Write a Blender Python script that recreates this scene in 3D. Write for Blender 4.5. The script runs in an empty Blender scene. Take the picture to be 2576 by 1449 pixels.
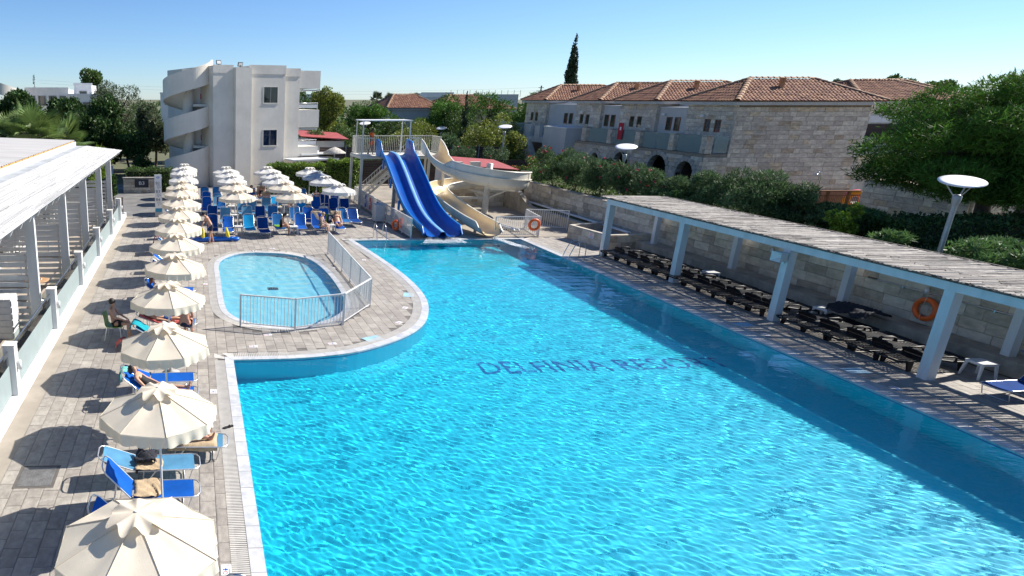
import bpy, bmesh, math, random
import numpy as np
from mathutils import Vector, Matrix, Euler
random.seed(7); RNG = np.random.default_rng(7)
sc = bpy.context.scene
COL = sc.collection
R = math.radians
# ------------------------------------------------------------------ camera
PX, PY, FL = 560.0, 780.0, 1698.0          # principal point and focal length in a 2576 x 1449 frame
PITCH, YAW, CAMH = R(17.4), R(2.4135), 7.2
cam = bpy.data.cameras.new('camera'); camo = bpy.data.objects.new('camera', cam)
COL.objects.link(camo); sc.camera = camo
camo.location = (0, 0, CAMH); camo.rotation_euler = (R(90) - PITCH, 0, -YAW)
cam.sensor_width = 36; cam.lens = FL / 2576 * 36
cam.shift_x = (1288 - PX) / 2576; cam.shift_y = (PY - 724.5) / 2576
cam.clip_start = 0.1; cam.clip_end = 6000
# ------------------------------------------------------------------ sky, sun, exposure
SUN_EL = R(40.6); SUN_AZ = math.atan2(1.28, 0.31)
wd = bpy.data.worlds.new('World'); sc.world = wd; wd.use_nodes = True
wn = wd.node_tree
sky = wn.nodes.new('ShaderNodeTexSky'); sky.sky_type = 'NISHITA'; sky.sun_disc = False
sky.sun_elevation = SUN_EL; sky.sun_rotation = SUN_AZ
sky.air_density = 0.9; sky.dust_density = 0.15; sky.ozone_density = 9.0; sky.altitude = 600
wn.links.new(sky.outputs[0], wn.nodes['Background'].inputs[0])
wn.nodes['Background'].inputs[1].default_value = 0.081
sunl = bpy.data.lights.new('sun', 'SUN'); sunl.energy = 4.8; sunl.angle = R(0.5); sunl.color = (1.0, 0.945, 0.86)
suno = bpy.data.objects.new('sun', sunl); COL.objects.link(suno)
SUNDIR = Vector((math.sin(SUN_AZ) * math.cos(SUN_EL), math.cos(SUN_AZ) * math.cos(SUN_EL), math.sin(SUN_EL)))
suno.rotation_euler = SUNDIR.to_track_quat('Z', 'Y').to_euler(); suno.location = (60, 15, 60)
sunl.cycles.is_caustics_light = True
vs = sc.view_settings
vs.view_transform = 'Standard'; vs.look = 'None'; vs.exposure = 0.85; vs.gamma = 1.0; vs.use_curve_mapping = False
cy = sc.cycles
cy.use_denoising = True; cy.max_bounces = 8; cy.diffuse_bounces = 3; cy.glossy_bounces = 3
cy.transmission_bounces = 6; cy.transparent_max_bounces = 16; cy.sample_clamp_indirect = 6.0
# ------------------------------------------------------------------ helpers
_fw = np.array([math.sin(YAW) * math.cos(PITCH), math.cos(YAW) * math.cos(PITCH), -math.sin(PITCH)])
_rt = np.array([math.cos(YAW), -math.sin(YAW), 0.0]); _up = np.cross(_rt, _fw)
def seen(P):
    """frame position (0..1) and distance of a point"""
    v = np.array(P, float) - np.array([0, 0, CAMH]); z = v @ _fw
    if z < 0.3: return None
    return (PX + FL * (v @ _rt) / z) / 2576, (PY - FL * (v @ _up) / z) / 1449, z
def inframe(P, m=0.03):
    s = seen(P)
    return s is not None and -m < s[0] < 1 + m and -m < s[1] < 1 + m

def nd(t, typ, **kw):
    n = t.nodes.new(typ)
    for k, v in kw.items(): setattr(n, k, v)
    return n
MATS = {}
def M(name, col, rough=0.6, var=0.12, scale=4.0, bump=0.0, bscale=None, col2=None, island=0.0, spec=0.5, metal=0.0,
      detail=5.0, trans=0.0, world=False, stretch=None, mixsharp=None, streak=0.0):
    """procedural material: base colour broken by noise, per-piece shade, optional relief and translucency"""
    if name in MATS: return MATS[name]
    m = bpy.data.materials.new(name); m.use_nodes = True; MATS[name] = m
    t = m.node_tree; p = t.nodes['Principled BSDF']; L = t.links.new
    p.inputs['Roughness'].default_value = rough; p.inputs['Metallic'].default_value = metal
    p.inputs['Specular IOR Level'].default_value = spec
    tc = nd(t, 'ShaderNodeTexCoord'); oi = nd(t, 'ShaderNodeObjectInfo'); ge = nd(t, 'ShaderNodeNewGeometry')
    vec = ge.outputs['Position'] if world else tc.outputs['Object']
    if stretch:
        mp = nd(t, 'ShaderNodeMapping'); mp.inputs['Scale'].default_value = stretch; L(vec, mp.inputs['Vector']); vec = mp.outputs['Vector']
    wm = nd(t, 'ShaderNodeMath', operation='MULTIPLY'); wm.inputs[1].default_value = 0.0 if world else 31.7
    L(oi.outputs['Random'], wm.inputs[0])
    no = nd(t, 'ShaderNodeTexNoise', noise_dimensions='4D'); no.inputs['Scale'].default_value = scale
    no.inputs['Detail'].default_value = detail; no.inputs['Roughness'].default_value = 0.62
    L(vec, no.inputs['Vector']); L(wm.outputs[0], no.inputs['W'])
    c2 = col2 if col2 else tuple(c * (1 - 2.2 * var) for c in col)
    c1 = col if col2 else tuple(min(1, c * (1 + 1.0 * var)) for c in col)
    mr = nd(t, 'ShaderNodeMapRange')
    a, b = (0.3, 0.7) if mixsharp is None else mixsharp
    mr.inputs[1].default_value = a; mr.inputs[2].default_value = b
    L(no.outputs['Fac'], mr.inputs[0])
    mx = nd(t, 'ShaderNodeMix', data_type='RGBA'); L(mr.outputs[0], mx.inputs[0])
    mx.inputs[6].default_value = (*c1, 1); mx.inputs[7].default_value = (*c2, 1)
    out = mx.outputs[2]
    if streak:
        mp2 = nd(t, 'ShaderNodeMapping'); mp2.inputs['Scale'].default_value = (3.0, 3.0, 0.25); L(ge.outputs['Position'], mp2.inputs['Vector'])
        n2 = nd(t, 'ShaderNodeTexNoise'); n2.inputs['Scale'].default_value = 1.2; n2.inputs['Detail'].default_value = 6; L(mp2.outputs[0], n2.inputs['Vector'])
        m2 = nd(t, 'ShaderNodeMapRange'); m2.inputs[1].default_value = 0.45; m2.inputs[2].default_value = 0.8; m2.inputs[3].default_value = 0; m2.inputs[4].default_value = streak
        L(n2.outputs['Fac'], m2.inputs[0])
        x2 = nd(t, 'ShaderNodeMix', data_type='RGBA'); L(m2.outputs[0], x2.inputs[0]); L(out, x2.inputs[6])
        x2.inputs[7].default_value = (*[c * 0.55 for c in col], 1); out = x2.outputs[2]
    if island:
        ad = nd(t, 'ShaderNodeMath', operation='ADD'); L(ge.outputs['Random Per Island'], ad.inputs[0]); L(oi.outputs['Random'], ad.inputs[1])
        fr = nd(t, 'ShaderNodeMath', operation='FRACT'); L(ad.outputs[0], fr.inputs[0])
        m3 = nd(t, 'ShaderNodeMapRange'); m3.inputs[3].default_value = 1 - island; m3.inputs[4].default_value = 1 + island; L(fr.outputs[0], m3.inputs[0])
        hs = nd(t, 'ShaderNodeHueSaturation'); L(m3.outputs[0], hs.inputs['Value']); L(out, hs.inputs['Color']); out = hs.outputs['Color']
        h2 = nd(t, 'ShaderNodeMapRange'); h2.inputs[3].default_value = 0.5 - island * 0.035; h2.inputs[4].default_value = 0.5 + island * 0.035; L(fr.outputs[0], h2.inputs[0]); L(h2.outputs[0], hs.inputs['Hue'])
    L(out, p.inputs['Base Color'])
    if bump:
        bn = nd(t, 'ShaderNodeTexNoise'); bn.inputs['Scale'].default_value = bscale or scale * 4; bn.inputs['Detail'].default_value = 4; L(vec, bn.inputs['Vector'])
        bp = nd(t, 'ShaderNodeBump'); bp.inputs['Strength'].default_value = bump; bp.inputs['Distance'].default_value = 0.02
        L(bn.outputs['Fac'], bp.inputs['Height']); L(bp.outputs['Normal'], p.inputs['Normal'])
    if trans:
        tr = nd(t, 'ShaderNodeBsdfTranslucent'); L(out, tr.inputs['Color'])
        ms = nd(t, 'ShaderNodeMixShader'); ms.inputs[0].default_value = trans
        L(p.outputs[0], ms.inputs[1]); L(tr.outputs[0], ms.inputs[2]); L(ms.outputs[0], t.nodes['Material Output'].inputs['Surface'])
    return m

def tag(o, label=None, cat=None, group=None, kind=None):
    if label: o['label'] = label
    if cat: o['category'] = cat
    if group: o['group'] = group
    if kind: o['kind'] = kind
    return o
def E(name, loc=(0, 0, 0), rz=0.0, label=None, cat=None, group=None, kind=None):
    o = bpy.data.objects.new(name, None); COL.objects.link(o); o.location = loc; o.rotation_euler = (0, 0, rz)
    o.empty_display_size = 0.2
    return tag(o, label, cat, group, kind)
def link(name, me, parent=None, loc=None, rz=None):
    o = bpy.data.objects.new(name, me); COL.objects.link(o)
    if parent: o.parent = parent
    if loc is not None: o.location = loc
    if rz is not None: o.rotation_euler = (0, 0, rz)
    return o
def setmat(o, m):
    """material on the object, so that copies can share one mesh"""
    if not o.material_slots: o.data.materials.append(m)
    o.material_slots[0].link = 'OBJECT'; o.material_slots[0].material = m
def npmesh(name, V, F, mat=None, smooth=False):
    """mesh from numpy arrays, all faces with the same number of corners"""
    V = np.asarray(V, np.float32); F = np.asarray(F, np.int32)
    me = bpy.data.meshes.new(name); k = F.shape[1]
    me.vertices.add(len(V)); me.vertices.foreach_set('co', V.ravel())
    me.loops.add(F.size); me.loops.foreach_set('vertex_index', F.ravel())
    me.polygons.add(len(F)); me.polygons.foreach_set('loop_start', np.arange(0, F.size, k, dtype=np.int32))
    me.polygons.foreach_set('loop_total', np.full(len(F), k, np.int32))
    me.polygons.foreach_set('use_smooth', np.full(len(F), bool(smooth)))
    me.update(calc_edges=True)
    if mat: me.materials.append(mat)
    return me
class MB:
    """collects simple solids into one mesh"""
    def __init__(s): s.v = []; s.f = []; s.sm = []
    def add(s, V, F, smooth=False):
        n = len(s.v); s.v += [tuple(p) for p in V]; s.f += [tuple(i + n for i in q) for q in F]; s.sm += [smooth] * len(F); return s
    def box(s, c, d, rz=0.0, rot=None):
        h = [x / 2 for x in d]; V = [Vector((x * h[0], y * h[1], z * h[2])) for z in (-1, 1) for y in (-1, 1) for x in (-1, 1)]
        m = rot if rot else Matrix.Rotation(rz, 3, 'Z')
        return s.add([m @ p + Vector(c) for p in V], [(0, 2, 3, 1), (4, 5, 7, 6), (0, 1, 5, 4), (2, 6, 7, 3), (0, 4, 6, 2), (1, 3, 7, 5)])
    def bb(s, a, b): return s.box([(a[i] + b[i]) / 2 for i in range(3)], [abs(b[i] - a[i]) for i in range(3)])
    def bar(s, a, b, w, h=None):
        """rectangular bar from a to b"""
        a, b = Vector(a), Vector(b); d = b - a; L = d.length
        q = d.to_track_quat('X', 'Z').to_matrix(); return s.box((a + b) / 2, (L, w, h or w), rot=q)
    def tube(s, pts, r, n=8, closed=False, cap=True):
        pts = [Vector(p) for p in pts]; N = len(pts); rs = r if isinstance(r, (list, tuple)) else [r] * N
        V = []; up0 = None
        for i, p in enumerate(pts):
            if closed: t = pts[(i + 1) % N] - pts[i - 1]
            else: t = pts[min(i + 1, N - 1)] - pts[max(i - 1, 0)]
            if t.length < 1e-9: t = Vector((0, 0, 1))
            t.normalize()
            if up0 is None: up0 = Vector((0, 0, 1)) if abs(t.z) < 0.9 else Vector((1, 0, 0))
            u = up0 - t * up0.dot(t)
            if u.length < 1e-4: u = t.orthogonal()
            u.normalize(); up0 = u; w = t.cross(u)
            V += [p + (u * math.cos(2 * math.pi * k / n) + w * math.sin(2 * math.pi * k / n)) * rs[i] for k in range(n)]
        F = []
        for i in range(N if closed else N - 1):
            j = (i + 1) % N
            F += [(i * n + k, i * n + (k + 1) % n, j * n + (k + 1) % n, j * n + k) for k in range(n)]
        s.add(V, F, True)
        if cap and not closed: s.add(V[:n], [tuple(range(n - 1, -1, -1))]); s.add(V[-n:], [tuple(range(n))])
        return s
    def lathe(s, prof, n=16, c=(0, 0, 0), smooth=True, a0=0.0):
        V = [(c[0] + r * math.cos(a0 + 2 * math.pi * k / n), c[1] + r * math.sin(a0 + 2 * math.pi * k / n), c[2] + z) for r, z in prof for k in range(n)]
        F = [(i * n + k, i * n + (k + 1) % n, (i + 1) * n + (k + 1) % n, (i + 1) * n + k) for i in range(len(prof) - 1) for k in range(n)]
        return s.add(V, F, smooth)
    def prism(s, poly, z0, z1, ax='z'):
        n = len(poly)
        def P(p, h): return (p[0], p[1], h) if ax == 'z' else ((p[0], h, p[1]) if ax == 'y' else (h, p[0], p[1]))
        V = [P(p, z0) for p in poly] + [P(p, z1) for p in poly]
        return s.add(V, [tuple(range(n - 1, -1, -1)), tuple(range(n, 2 * n))] + [(i, (i + 1) % n, n + (i + 1) % n, n + i) for i in range(n)])
    def mesh(s, name, mat=None, fix=False):
        me = bpy.data.meshes.new(name); me.from_pydata(s.v, [], s.f); me.polygons.foreach_set('use_smooth', s.sm)
        if fix:
            b = bmesh.new(); b.from_mesh(me); bmesh.ops.recalc_face_normals(b, faces=b.faces); b.to_mesh(me); b.free()
        me.update()
        if mat: me.materials.append(mat)
        return me
    def build(s, name, mat, parent=None, loc=None, rz=None, fix=True):
        return link(name, s.mesh(name, mat, fix), parent, loc, rz)
def copy_tree(o, parent=None, loc=None, rz=None):
    c = o.copy(); COL.objects.link(c); c.parent = parent
    if loc is not None: c.location = loc
    if rz is not None: c.rotation_euler = (0, 0, rz)
    for ch in list(o.children): copy_tree(ch, c)
    return c
BOXV = np.array([(x, y, z) for z in (-.5, .5) for y in (-.5, .5) for x in (-.5, .5)])
BOXF = np.array([(0, 2, 3, 1), (4, 5, 7, 6), (0, 1, 5, 4), (2, 6, 7, 3), (0, 4, 6, 2), (1, 3, 7, 5)])
def bevbox(b=0.06):
    """unit box with chamfered top edges"""
    V = [(-.5, -.5, -.5), (.5, -.5, -.5), (.5, .5, -.5), (-.5, .5, -.5), (-.5, -.5, .5 - b), (.5, -.5, .5 - b), (.5, .5, .5 - b), (-.5, .5, .5 - b)]
    c = .5 - b * 0.4
    V += [(-c, -c, .5), (c, -c, .5), (c, c, .5), (-c, c, .5)]
    F = [(0, 1, 5, 4), (1, 2, 6, 5), (2, 3, 7, 6), (3, 0, 4, 7), (4, 5, 9, 8), (5, 6, 10, 9), (6, 7, 11, 10), (7, 4, 8, 11), (8, 9, 10, 11)]
    return np.array(V), np.array(F)
def pieces(parent, name, proto, T, mat, limit=300, restname=None, smooth=False, minpx=0.0):
    """alike pieces: T = list of (loc, euler, scale) in the parent's space; the largest in view become objects that share
    one mesh, the rest one joined part"""
    V, F = np.asarray(proto[0], float), np.asarray(proto[1])
    pm = Matrix.Translation(parent.location) @ parent.rotation_euler.to_matrix().to_4x4() if parent else Matrix()
    sc_ = []
    for i, (l, e, s) in enumerate(T):
        w = pm @ Vector(l); q = seen(w)
        size = max(s) if hasattr(s, '__len__') else s
        ok = q is not None and -0.01 < q[0] < 1.01 and -0.01 < q[1] < 1.01
        sc_.append((-(size / q[2]) if ok else 1e9, i))
    sc_.sort()
    me = npmesh(name, V, F, mat, smooth)
    if not smooth and len(F[0]) == 4: pass
    big = [i for k, i in sc_[:limit] if k < 0]; bigs = set(big)
    for i in big:
        l, e, s = T[i]
        o = link(name, me, parent); o.location = l; o.rotation_euler = e; o.scale = s if hasattr(s, '__len__') else (s, s, s)
    rest = [T[i] for i in range(len(T)) if i not in bigs]
    if rest:
        n = len(V); VV = np.empty((len(rest) * n, 3)); 
        for k, (l, e, s) in enumerate(rest):
            m = np.array(Euler(e).to_matrix()); VV[k * n:(k + 1) * n] = (V * np.asarray(s)) @ m.T + np.asarray(l)
        FF = (F[None] + (np.arange(len(rest)) * n)[:, None, None]).reshape(-1, F.shape[1])
        o = link(restname or name + '_field', npmesh(name, VV, FF, mat, smooth), parent); o['kind'] = 'stuff'
    return me
def inpoly(x, y, P):
    c = False; j = len(P) - 1
    for i in range(len(P)):
        if (P[i][1] > y) != (P[j][1] > y) and x < (P[j][0] - P[i][0]) * (y - P[i][1]) / (P[j][1] - P[i][1]) + P[i][0]: c = not c
        j = i
    return c
def offset(P, d, closed=True):
    """offset of a polygon or polyline to its left by d"""
    n = len(P); out = []
    for i in range(n):
        a = P[i - 1] if (closed or i > 0) else P[i]; b = P[(i + 1) % n] if (closed or i < n - 1) else P[i]; p = P[i]
        t1 = Vector((p[0] - a[0], p[1] - a[1])); t2 = Vector((b[0] - p[0], b[1] - p[1]))
        if t1.length < 1e-9: t1 = t2
        if t2.length < 1e-9: t2 = t1
        t1.normalize(); t2.normalize(); n1 = Vector((-t1.y, t1.x)); n2 = Vector((-t2.y, t2.x)); m = n1 + n2
        if m.length < 1e-6: m = n1
        m.normalize(); k = d / max(0.35, m.dot(n1)); out.append((p[0] + m.x * k, p[1] + m.y * k))
    return out
def resample(P, step, closed=False):
    Q = [Vector(p) for p in P] + ([Vector(P[0])] if closed else [])
    out = [Q[0].copy()]; 
    for a, b in zip(Q, Q[1:]):
        k = max(1, round((b - a).length / step))
        out += [a.lerp(b, i / k) for i in range(1, k + 1)]
    return out[:-1] if closed else out
def spline(P, n=8):
    """Catmull-Rom through the points"""
    P = [Vector(p) for p in P]; out = []
    for i in range(len(P) - 1):
        a = P[i - 1] if i else P[0] * 2 - P[1]; b, c = P[i], P[i + 1]; d = P[i + 2] if i + 2 < len(P) else P[-1] * 2 - P[-2]
        for k in range(n):
            t = k / n
            out.append(0.5 * ((2 * b) + (c - a) * t + (2 * a - 5 * b + 4 * c - d) * t * t + (3 * b - a - 3 * c + d) * t ** 3))
    return out + [P[-1]]
ORD = ['nearest', 'second', 'third', 'fourth', 'fifth', 'sixth', 'seventh', 'eighth', 'ninth', 'tenth', 'eleventh', 'twelfth',
       'thirteenth', 'fourteenth', 'fifteenth', 'sixteenth', 'seventeenth', 'eighteenth', 'nineteenth', 'twentieth']
# ================================================================== the setting
GROUND = M('dry_ground', (0.16, 0.145, 0.09), 0.95, 0.25, 0.15, bump=0.3, bscale=3, col2=(0.07, 0.09, 0.035), world=True)
CONC = M('concrete_paving', (0.33, 0.29, 0.24), 0.9, 0.14, 0.9, bump=0.25, bscale=30, world=True)
ASPH = M('dark_paving', (0.19, 0.185, 0.18), 0.9, 0.2, 0.7, bump=0.2, bscale=25, world=True)
GROUT = M('joint_mortar', (0.17, 0.155, 0.14), 0.95, 0.1, 8, world=True)
SLATE = M('grey_stone_tile', (0.35, 0.318, 0.28), 0.72, 0.16, 2.4, bump=0.35, bscale=14, island=0.13, detail=9)
# worn pale scale on the tiles: mineral bloom with a shape of its own
def bloom(m, amount=0.55, lo=0.6, hi=0.66, scale=1.6, col=(0.47, 0.455, 0.43)):
    t = m.node_tree; p = t.nodes['Principled BSDF']; src = p.inputs['Base Color'].links[0].from_socket
    ge = nd(t, 'ShaderNodeNewGeometry'); n = nd(t, 'ShaderNodeTexNoise'); n.inputs['Scale'].default_value = scale; n.inputs['Detail'].default_value = 10
    n.inputs['Roughness'].default_value = 0.72; n.inputs['Distortion'].default_value = 0.8
    t.links.new(ge.outputs['Position'], n.inputs['Vector'])
    mr = nd(t, 'ShaderNodeMapRange'); mr.inputs[1].default_value = lo; mr.inputs[2].default_value = hi; mr.inputs[4].default_value = amount
    t.links.new(n.outputs['Fac'], mr.inputs[0]); x = nd(t, 'ShaderNodeMix', data_type='RGBA')
    t.links.new(mr.outputs[0], x.inputs[0]); t.links.new(src, x.inputs[6]); x.inputs[7].default_value = (*col, 1); t.links.new(x.outputs[2], p.inputs['Base Color'])
bloom(SLATE); bloom(SLATE, 0.45, 0.64, 0.7, 0.9, (0.24, 0.2, 0.165))
bloom(CONC, 0.5, 0.58, 0.7, 0.8, (0.30, 0.27, 0.22)); bloom(ASPH, 0.4, 0.6, 0.66, 1.1, (0.3, 0.29, 0.27))
MARBLE = M('white_marble', (0.58, 0.58, 0.58), 0.35, 0.10, 3.5, col2=(0.45, 0.465, 0.485), island=0.06, detail=8, mixsharp=(0.45, 0.62))
GRATEM = M('white_plastic_grate', (0.60, 0.57, 0.52), 0.5, 0.1, 3, world=True)
CHAN = M('drain_channel', (0.12, 0.11, 0.1), 0.9, 0.1, 5, world=True)
def mosaic(name, c1, c2, joint):
    """small square glass tiles"""
    m = bpy.data.materials.new(name); m.use_nodes = True; MATS[name] = m; t = m.node_tree; p = t.nodes['Principled BSDF']
    ge = nd(t, 'ShaderNodeNewGeometry'); b = nd(t, 'ShaderNodeTexBrick'); b.offset = 0.0
    b.inputs['Scale'].default_value = 1.0; b.inputs['Brick Width'].default_value = 0.125; b.inputs['Row Height'].default_value = 0.125; b.inputs['Mortar Size'].default_value = 0.004
    b.inputs['Color1'].default_value = (*c1, 1); b.inputs['Color2'].default_value = (*c2, 1); b.inputs['Mortar'].default_value = (*joint, 1)
    t.links.new(ge.outputs['Position'], b.inputs['Vector']); t.links.new(b.outputs['Color'], p.inputs['Base Color']); p.inputs['Roughness'].default_value = 0.4
    return m
POOLT = mosaic('pool_mosaic', (0.004, 0.53, 0.68), (0.006, 0.55, 0.70), (0.01, 0.51, 0.64))
KIDT = mosaic('paddling_pool_mosaic', (0.25, 0.62, 0.71), (0.28, 0.64, 0.73), (0.24, 0.58, 0.67))
KIDW = mosaic('paddling_pool_wall_mosaic', (0.05, 0.42, 0.66), (0.06, 0.45, 0.69), (0.05, 0.40, 0.62))
STRIPE = M('dark_blue_mosaic', (0.012, 0.10, 0.34), 0.4, 0.08, 9, world=True)
WATER = bpy.data.materials.new('pool_water'); WATER.use_nodes = True
_p = WATER.node_tree.nodes['Principled BSDF']
_p.inputs['Transmission Weight'].default_value = 1; _p.inputs['IOR'].default_value = 1.333; _p.inputs['Roughness'].default_value = 0
_p.inputs['Base Color'].default_value = (0.93, 0.99, 1, 1)

XL, XR, YF, DEP = 1.06, 17.48, 35.0, 1.45
_pen = [(8.43, 35.0), (8.7, 32.0), (8.9, 29.0), (8.92, 26.6), (8.76, 24.6), (8.37, 22.88), (7.61, 21.12), (6.48, 19.79), (4.82, 18.66), (3.2, 18.22), (1.9, 18.15), (1.06, 18.14)]
PEN = [(p.x, p.y) for p in spline([(x, y, 0) for x, y in _pen], 5)]
POOL = [(XL, 1.0), (XR, 1.0), (XR, YF)] + PEN                                   # counter-clockwise water edge
_kid = [(2.96, 32.3), (1.87, 31.85), (1.12, 30.3), (1.04, 27.4), (1.05, 23.6), (1.27, 22.3), (1.85, 21.45), (2.75, 20.98), (3.65, 21.1), (4.48, 21.65), (5.15, 22.5), (5.53, 23.6), (5.7, 25.35), (5.74, 27.55), (5.62, 29.5), (5.3, 30.9), (4.35, 31.95)]
KID = [(p.x, p.y) for p in spline([(x, y, 0) for x, y in _kid + _kid[:1]], 4)][:-1]   # counter-clockwise
def sheet(name, outer, holes, z, mat):
    from mathutils.geometry import tessellate_polygon
    loops = [[Vector((x, y, 0)) for x, y in outer]] + [[Vector((x, y, 0)) for x, y in h] for h in holes]
    V = [(p.x, p.y, z) for l in loops for p in l]; T = tessellate_polygon(loops)
    m = MB(); m.add(V, T); o = m.build(name, mat); 
    for p in o.data.polygons:
        if p.normal.z < 0: p.flip()
    o['kind'] = 'structure'; return o
DECK = [(-4.32, -4), (22.9, -4), (22.9, 60), (-13.5, 60), (-13.5, 43.2), (-4.32, 43.2)]
sheet('ground', [(-2500, -500), (2500, -500), (2500, 4500), (-2500, 4500)], [DECK], -0.03, GROUND)
deck = sheet('pool_deck', DECK, [POOL, KID], -0.014, GROUT)
# concrete and darker strips laid on the deck
sheet('concrete_strip', [(-4.32, -4), (-3.87, -4), (-3.87, 43.2), (-4.32, 43.2)], [], -0.002, CONC)
sheet('side_path', [(-13.5, 43.2), (-1.6, 43.2), (-1.6, 60), (-13.5, 60)], [], -0.003, ASPH)
sheet('slide_yard', [(11.7, 35.62), (22.9, 35.62), (22.9, 60), (11.7, 60)], [], -0.004, CONC)
def surf_tiles():
    O1 = offset(POOL, -0.53); O2 = offset(KID, -0.53)
    T = []; w, h = 0.30, 0.50
    nx = int((22.0 + 3.87) / w)
    for i in range(nx):
        x = -3.87 + (i + .5) * w
        for j in range(int(64 / h)):
            y = -3.5 + j * h + (h / 2 if i % 2 else 0)
            if y > 57 or (y > 43.0 and x < -1.5) or (x > 11.55 and y > 35.4): continue
            if inpoly(x, y, O1) or inpoly(x, y, O2): continue
            if y < 1.0 and x > 1.4: continue
            T.append(((x, y, -0.008 + random.uniform(-.0012, .0012)), (random.uniform(-.002, .002), random.uniform(-.003, .003), 0), (w - 0.009, h - 0.009, 0.018)))
    pieces(deck, 'paving_tile', bevbox(0.18), T, SLATE, 300, 'paving_tile_field')
surf_tiles()
def edge_stones(parent, path, closed, inner, outer, step, mat, name, zt=0.014, th=0.04):
    Q = [(p.x, p.y) for p in resample([(x, y, 0) for x, y in path], step, closed)]
    A = offset(Q, inner, closed); B = offset(Q, -outer, closed); n = len(Q)
    for i in range(n if closed else n - 1):
        j = (i + 1) % n
        def lp(a, b, t): return (a[0] + (b[0] - a[0]) * t, a[1] + (b[1] - a[1]) * t)
        e = 0.008
        poly = [lp(B[i], B[j], e), lp(A[i], A[j], e), lp(A[i], A[j], 1 - e), lp(B[i], B[j], 1 - e)]
        MB().prism(poly, zt - th, zt + random.uniform(-.001, .001)).build(name, mat, parent)
def grate(parent, path, closed, a, b, mat, sp=0.05, zt=0.008):
    Q = [(p.x, p.y) for p in resample([(x, y, 0) for x, y in path], sp, closed)]
    n = len(Q); A = offset(Q, -a, closed); B = offset(Q, -b, closed); V = []; F = []
    base = MB()
    for i in range(0, n if closed else n - 1):
        j = (i + 1) % n
        f = 0.62
        p = [A[i], B[i], (B[i][0] + (B[j][0] - B[i][0]) * f, B[i][1] + (B[j][1] - B[i][1]) * f), (A[i][0] + (A[j][0] - A[i][0]) * f, A[i][1] + (A[j][1] - A[i][1]) * f)]
        k = len(V); V += [(*q, zt - 0.014) for q in p] + [(*q, zt) for q in p]
        F += [(k + 4, k + 5, k + 6, k + 7), (k, k + 4, k + 7, k + 3), (k + 1, k + 2, k + 6, k + 5), (k, k + 1, k + 5, k + 4), (k + 2, k + 3, k + 7, k + 6)]
    o = link('overflow_grate', npmesh('overflow_grate', V, F, mat), parent); o['kind'] = 'stuff'
    C = [(p.x, p.y) for p in resample([(x, y, 0) for x, y in path], 0.6, closed)]; A = offset(C, -a + .004, closed); B = offset(C, -b - .004, closed); n = len(C)
    V = [(*q, -0.0105) for q in A] + [(*q, -0.0105) for q in B]
    m = MB(); m.add(V, [(i, (i + 1) % n, n + (i + 1) % n, n + i) for i in range(n if closed else n - 1)]); m.build('drain_channel', CHAN, parent)
edge_stones(deck, POOL, True, 0.02, 0.23, 0.62, MARBLE, 'coping_stone')
grate(deck, POOL, True, 0.235, 0.53, GRATEM)
edge_stones(deck, KID, True, 0.02, 0.20, 0.55, MARBLE, 'coping_stone')
grate(deck, KID, True, 0.205, 0.50, GRATEM)
# --- basins
def basin(name, P, dep, wallm, floorm, parent=None):
    n = len(P); m = MB(); V = [(x, y, -0.012) for x, y in P] + [(x, y, -dep) for x, y in P]
    m.add(V, [(i, n + i, n + (i + 1) % n, (i + 1) % n) for i in range(n)]); o = m.build(name, wallm, None, fix=False); o['kind'] = 'structure'
    f = sheet('basin_floor', P, [], -dep, floorm); f.parent = o; del f['kind']
    for q in (o, f): q.cycles.is_caustics_receiver = True
    return o
pool = basin('main_pool_basin', POOL, DEP, POOLT, POOLT)
kid = basin('paddling_pool_basin', KID, 0.42, KIDW, KIDT)
def stripe(P, parent, z0, z1):
    Q = offset(P, 0.004); n = len(Q); m = MB(); V = [(x, y, z1) for x, y in Q] + [(x, y, z0) for x, y in Q]
    m.add(V, [(i, n + i, n + (i + 1) % n, (i + 1) % n) for i in range(n)]); o = m.build('waterline_stripe', STRIPE, parent, fix=False); o.cycles.is_caustics_receiver = True
stripe(POOL, pool, -0.17, -0.10); 
# letters laid in the floor mosaic
TMP = bpy.data.scenes.new('workshop')
def tmp_depsgraph():
    with bpy.context.temp_override(scene=TMP, view_layer=TMP.view_layers[0]): return bpy.context.evaluated_depsgraph_get()
def textmesh(txt, size, mat, ext=0.0, name='lettering'):
    c = bpy.data.curves.new('text', 'FONT'); c.body = txt; c.size = size; c.extrude = ext; c.resolution_u = 3
    c.align_x = 'LEFT'; o = bpy.data.objects.new('text', c); TMP.collection.objects.link(o)
    dg = tmp_depsgraph(); me = bpy.data.meshes.new_from_object(o.evaluated_get(dg)); me.name = name
    bpy.data.objects.remove(o); bpy.data.curves.remove(c); me.materials.clear(); me.materials.append(mat)
    return me
def fit(me, w, h):
    co = np.empty(len(me.vertices) * 3); me.vertices.foreach_get('co', co); co = co.reshape(-1, 3)
    a, b = co.min(0), co.max(0); co[:, 0] = (co[:, 0] - a[0]) / (b[0] - a[0]) * w; co[:, 1] = (co[:, 1] - a[1]) / (b[1] - a[1]) * h
    me.vertices.foreach_set('co', co.ravel()); me.update(); return me
LETTER = M('navy_floor_mosaic', (0.0, 0.13, 0.36), 0.4, 0.1, 9, world=True)
o = link('floor_lettering', fit(textmesh('DELFINIA RESORT', 1.0, LETTER), 7.6, 0.84), pool, (8.55, 18.14, -DEP + 0.006)); o.cycles.is_caustics_receiver = True
# wall lamps and inlets in the basin
for px_, py_ in ((6.55, 19.9), (3.0, 18.26)):
    pass
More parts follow.
